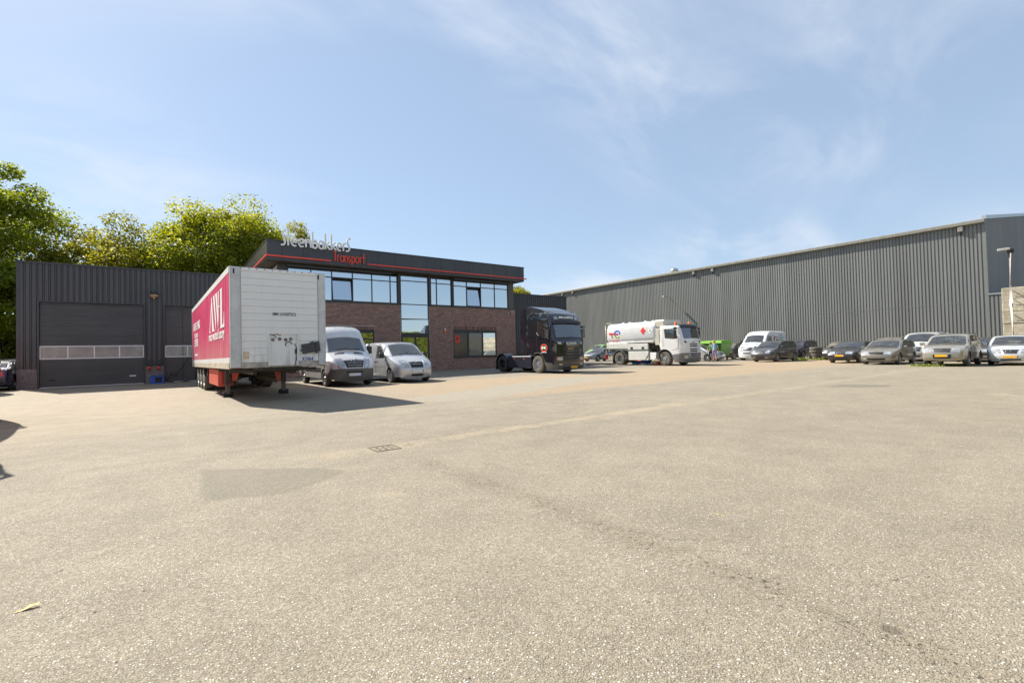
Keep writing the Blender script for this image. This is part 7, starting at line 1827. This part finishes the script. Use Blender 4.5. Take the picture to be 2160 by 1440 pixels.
# ------------------------------------------------------------------ weeds on the yard edge
def weeds(name, label, spots, seed):
    rnd = random.Random(seed); mb = MB()
    for x, y, r, k, h in spots:
        for i in range(k):
            a = rnd.uniform(0, 6.28); d = r * math.sqrt(rnd.random()); px, py = x + d * math.cos(a), y + d * math.sin(a); b = rnd.uniform(0, 6.28); l = h * rnd.uniform(.4, 1.1); w = h * rnd.uniform(.08, .2)
            tx, ty = math.cos(b) * l * .6, math.sin(b) * l * .6
            mb.add([(px - w * math.sin(b), py + w * math.cos(b), 0), (px + w * math.sin(b), py - w * math.cos(b), 0), (px + tx * .5 + w * math.sin(b), py + ty * .5 - w * math.cos(b), l * .6), (px + tx, py + ty, l * .75), (px + tx * .5 - w * math.sin(b), py + ty * .5 + w * math.cos(b), l * .6)], [(0, 1, 2, 3, 4)])
    o = mb.build(name, leaf_weed); o['kind'] = 'stuff'; return o
leaf_weed = plain('weed_leaves', (.22, .27, .035), .6, 0, .35, 5)
weeds('weeds', '', [(32.0, 6.6, .5, 160, .16), (32.4, 7.3, .4, 60, .14), (31.5, 6.7, .7, 110, .09), (33.2, 6.0, .8, 200, .14), (43.0, 17.4, .4, 60, .3), (42.5, 16.6, .5, 60, .22), (42.6, 15.6, .5, 60, .25), (40.0, 16.0, .4, 30, .2), (43.5, 15.6, .3, 40, .3), (34.1, 3.9, .25, 20, .1)], 3)
weeds('gutter_weeds', '', [(2.75, 6.28, .10, 30, .022), (3.3, 6.42, .2, 14, .02), (2.98, 4.55, .06, 16, .016), (3.35, 4.2, .08, 16, .016), (5.5, 11.0, .5, 16, .03), (8.0, 10.2, .6, 16, .03)], 5)
# ------------------------------------------------------------------ left edge: fence wall behind, and lorries standing just outside the frame
bw = thing('boundary_wall', 'grey concrete boundary wall far behind the cars on the left', 'wall', (-16, 47.5, 0))
grw = plain('boundary_concrete', (.30, .29, .26), .9, 0, .2, 1.2)
for k in range(6): m_ = MB(); m_.box(k * 2.0 + .01, k * 2.0 + 1.95, 0, .12, 0, 3.9); m_.build('panel', grw, bw)
for k in range(7): m_ = MB(); m_.box(k * 2.0 - .06, k * 2.0 + .06, -.06, .18, 0, 4.0); m_.build('post', plain('green_post', (.05, .13, .10), .5), bw)
sl_ = thing('street_lamp', 'pale street lamp head peeping out left of the workshop corner', 'street lamp', (-10.2, 43.5, 0))
m_ = MB(); m_.tube([(0, 0, 0), (0, 0, 5.3)], [.08, .06], 8); m_.build('pole', M['galv'], sl_); m_ = MB(); m_.bev(-.1, .75, -.14, .14, 5.3, 5.48, .05); m_.build('lamp_head', M['white'], sl_)
redw = plain('faded_red_white', (.55, .30, .27), .5, 0, .12)
def side_truck(label, x, y, rz, pm):
    t = thing('parked_lorry', label, 'lorry', (x, y, 0), rz, group='lorries standing at the left edge', scale=1.15)
    s_ = cab(t, 'tall', pm, grey_low, M['car_glass']); cab_mirrors(t, s_, pm)
    m_ = MB(); m_.bev(-6.5, -1.2, -1.22, 1.22, 1.0, 3.6, .03); m_.build('cargo_box', M['white'], t)
    for sg in (1, -1):
        put_wheel(t, 0, sg * 1.06, .51, .31, .30, 'front', M['rubber_dusty'], M['galv']); put_wheel(t, -4.2, sg * 1.06, .51, .31, .30, 'rear', M['rubber_dusty'], M['galv'])
        sa = MB(); sa.tube([(1.0, sg * 1.2, 3.1), (1.1, sg * 1.62, 3.16), (1.1, sg * 1.66, 2.7), (1.0, sg * 1.2, 2.45)], .05, 6); sa.build('mirror_arm', M['black_plastic'], t)
    chassis(t, -6.4, -.2); s_.strip('grille', M['black_plastic'], t, (1.44, .9), (1.43, 1.6), (-.6, .6), None, .01, 2, 6)
    return t
side_truck('red and white lorry beyond the left edge, only its shadow reaches in', -4.95, 15.2, 0.0, redw)
side_truck('second lorry nearer the camera beyond the left edge, shadow only', -4.12, 9.6, 0.0, redw)
pv = car('parked_van', 'faded pink and white van at the extreme left edge before the dark car', 'van', SP['van_high'], paint('pinkish_white', (.60, .40, .36), 0, .4, .15), (-10.82, 29.8), LF, plate=None, seed=21)
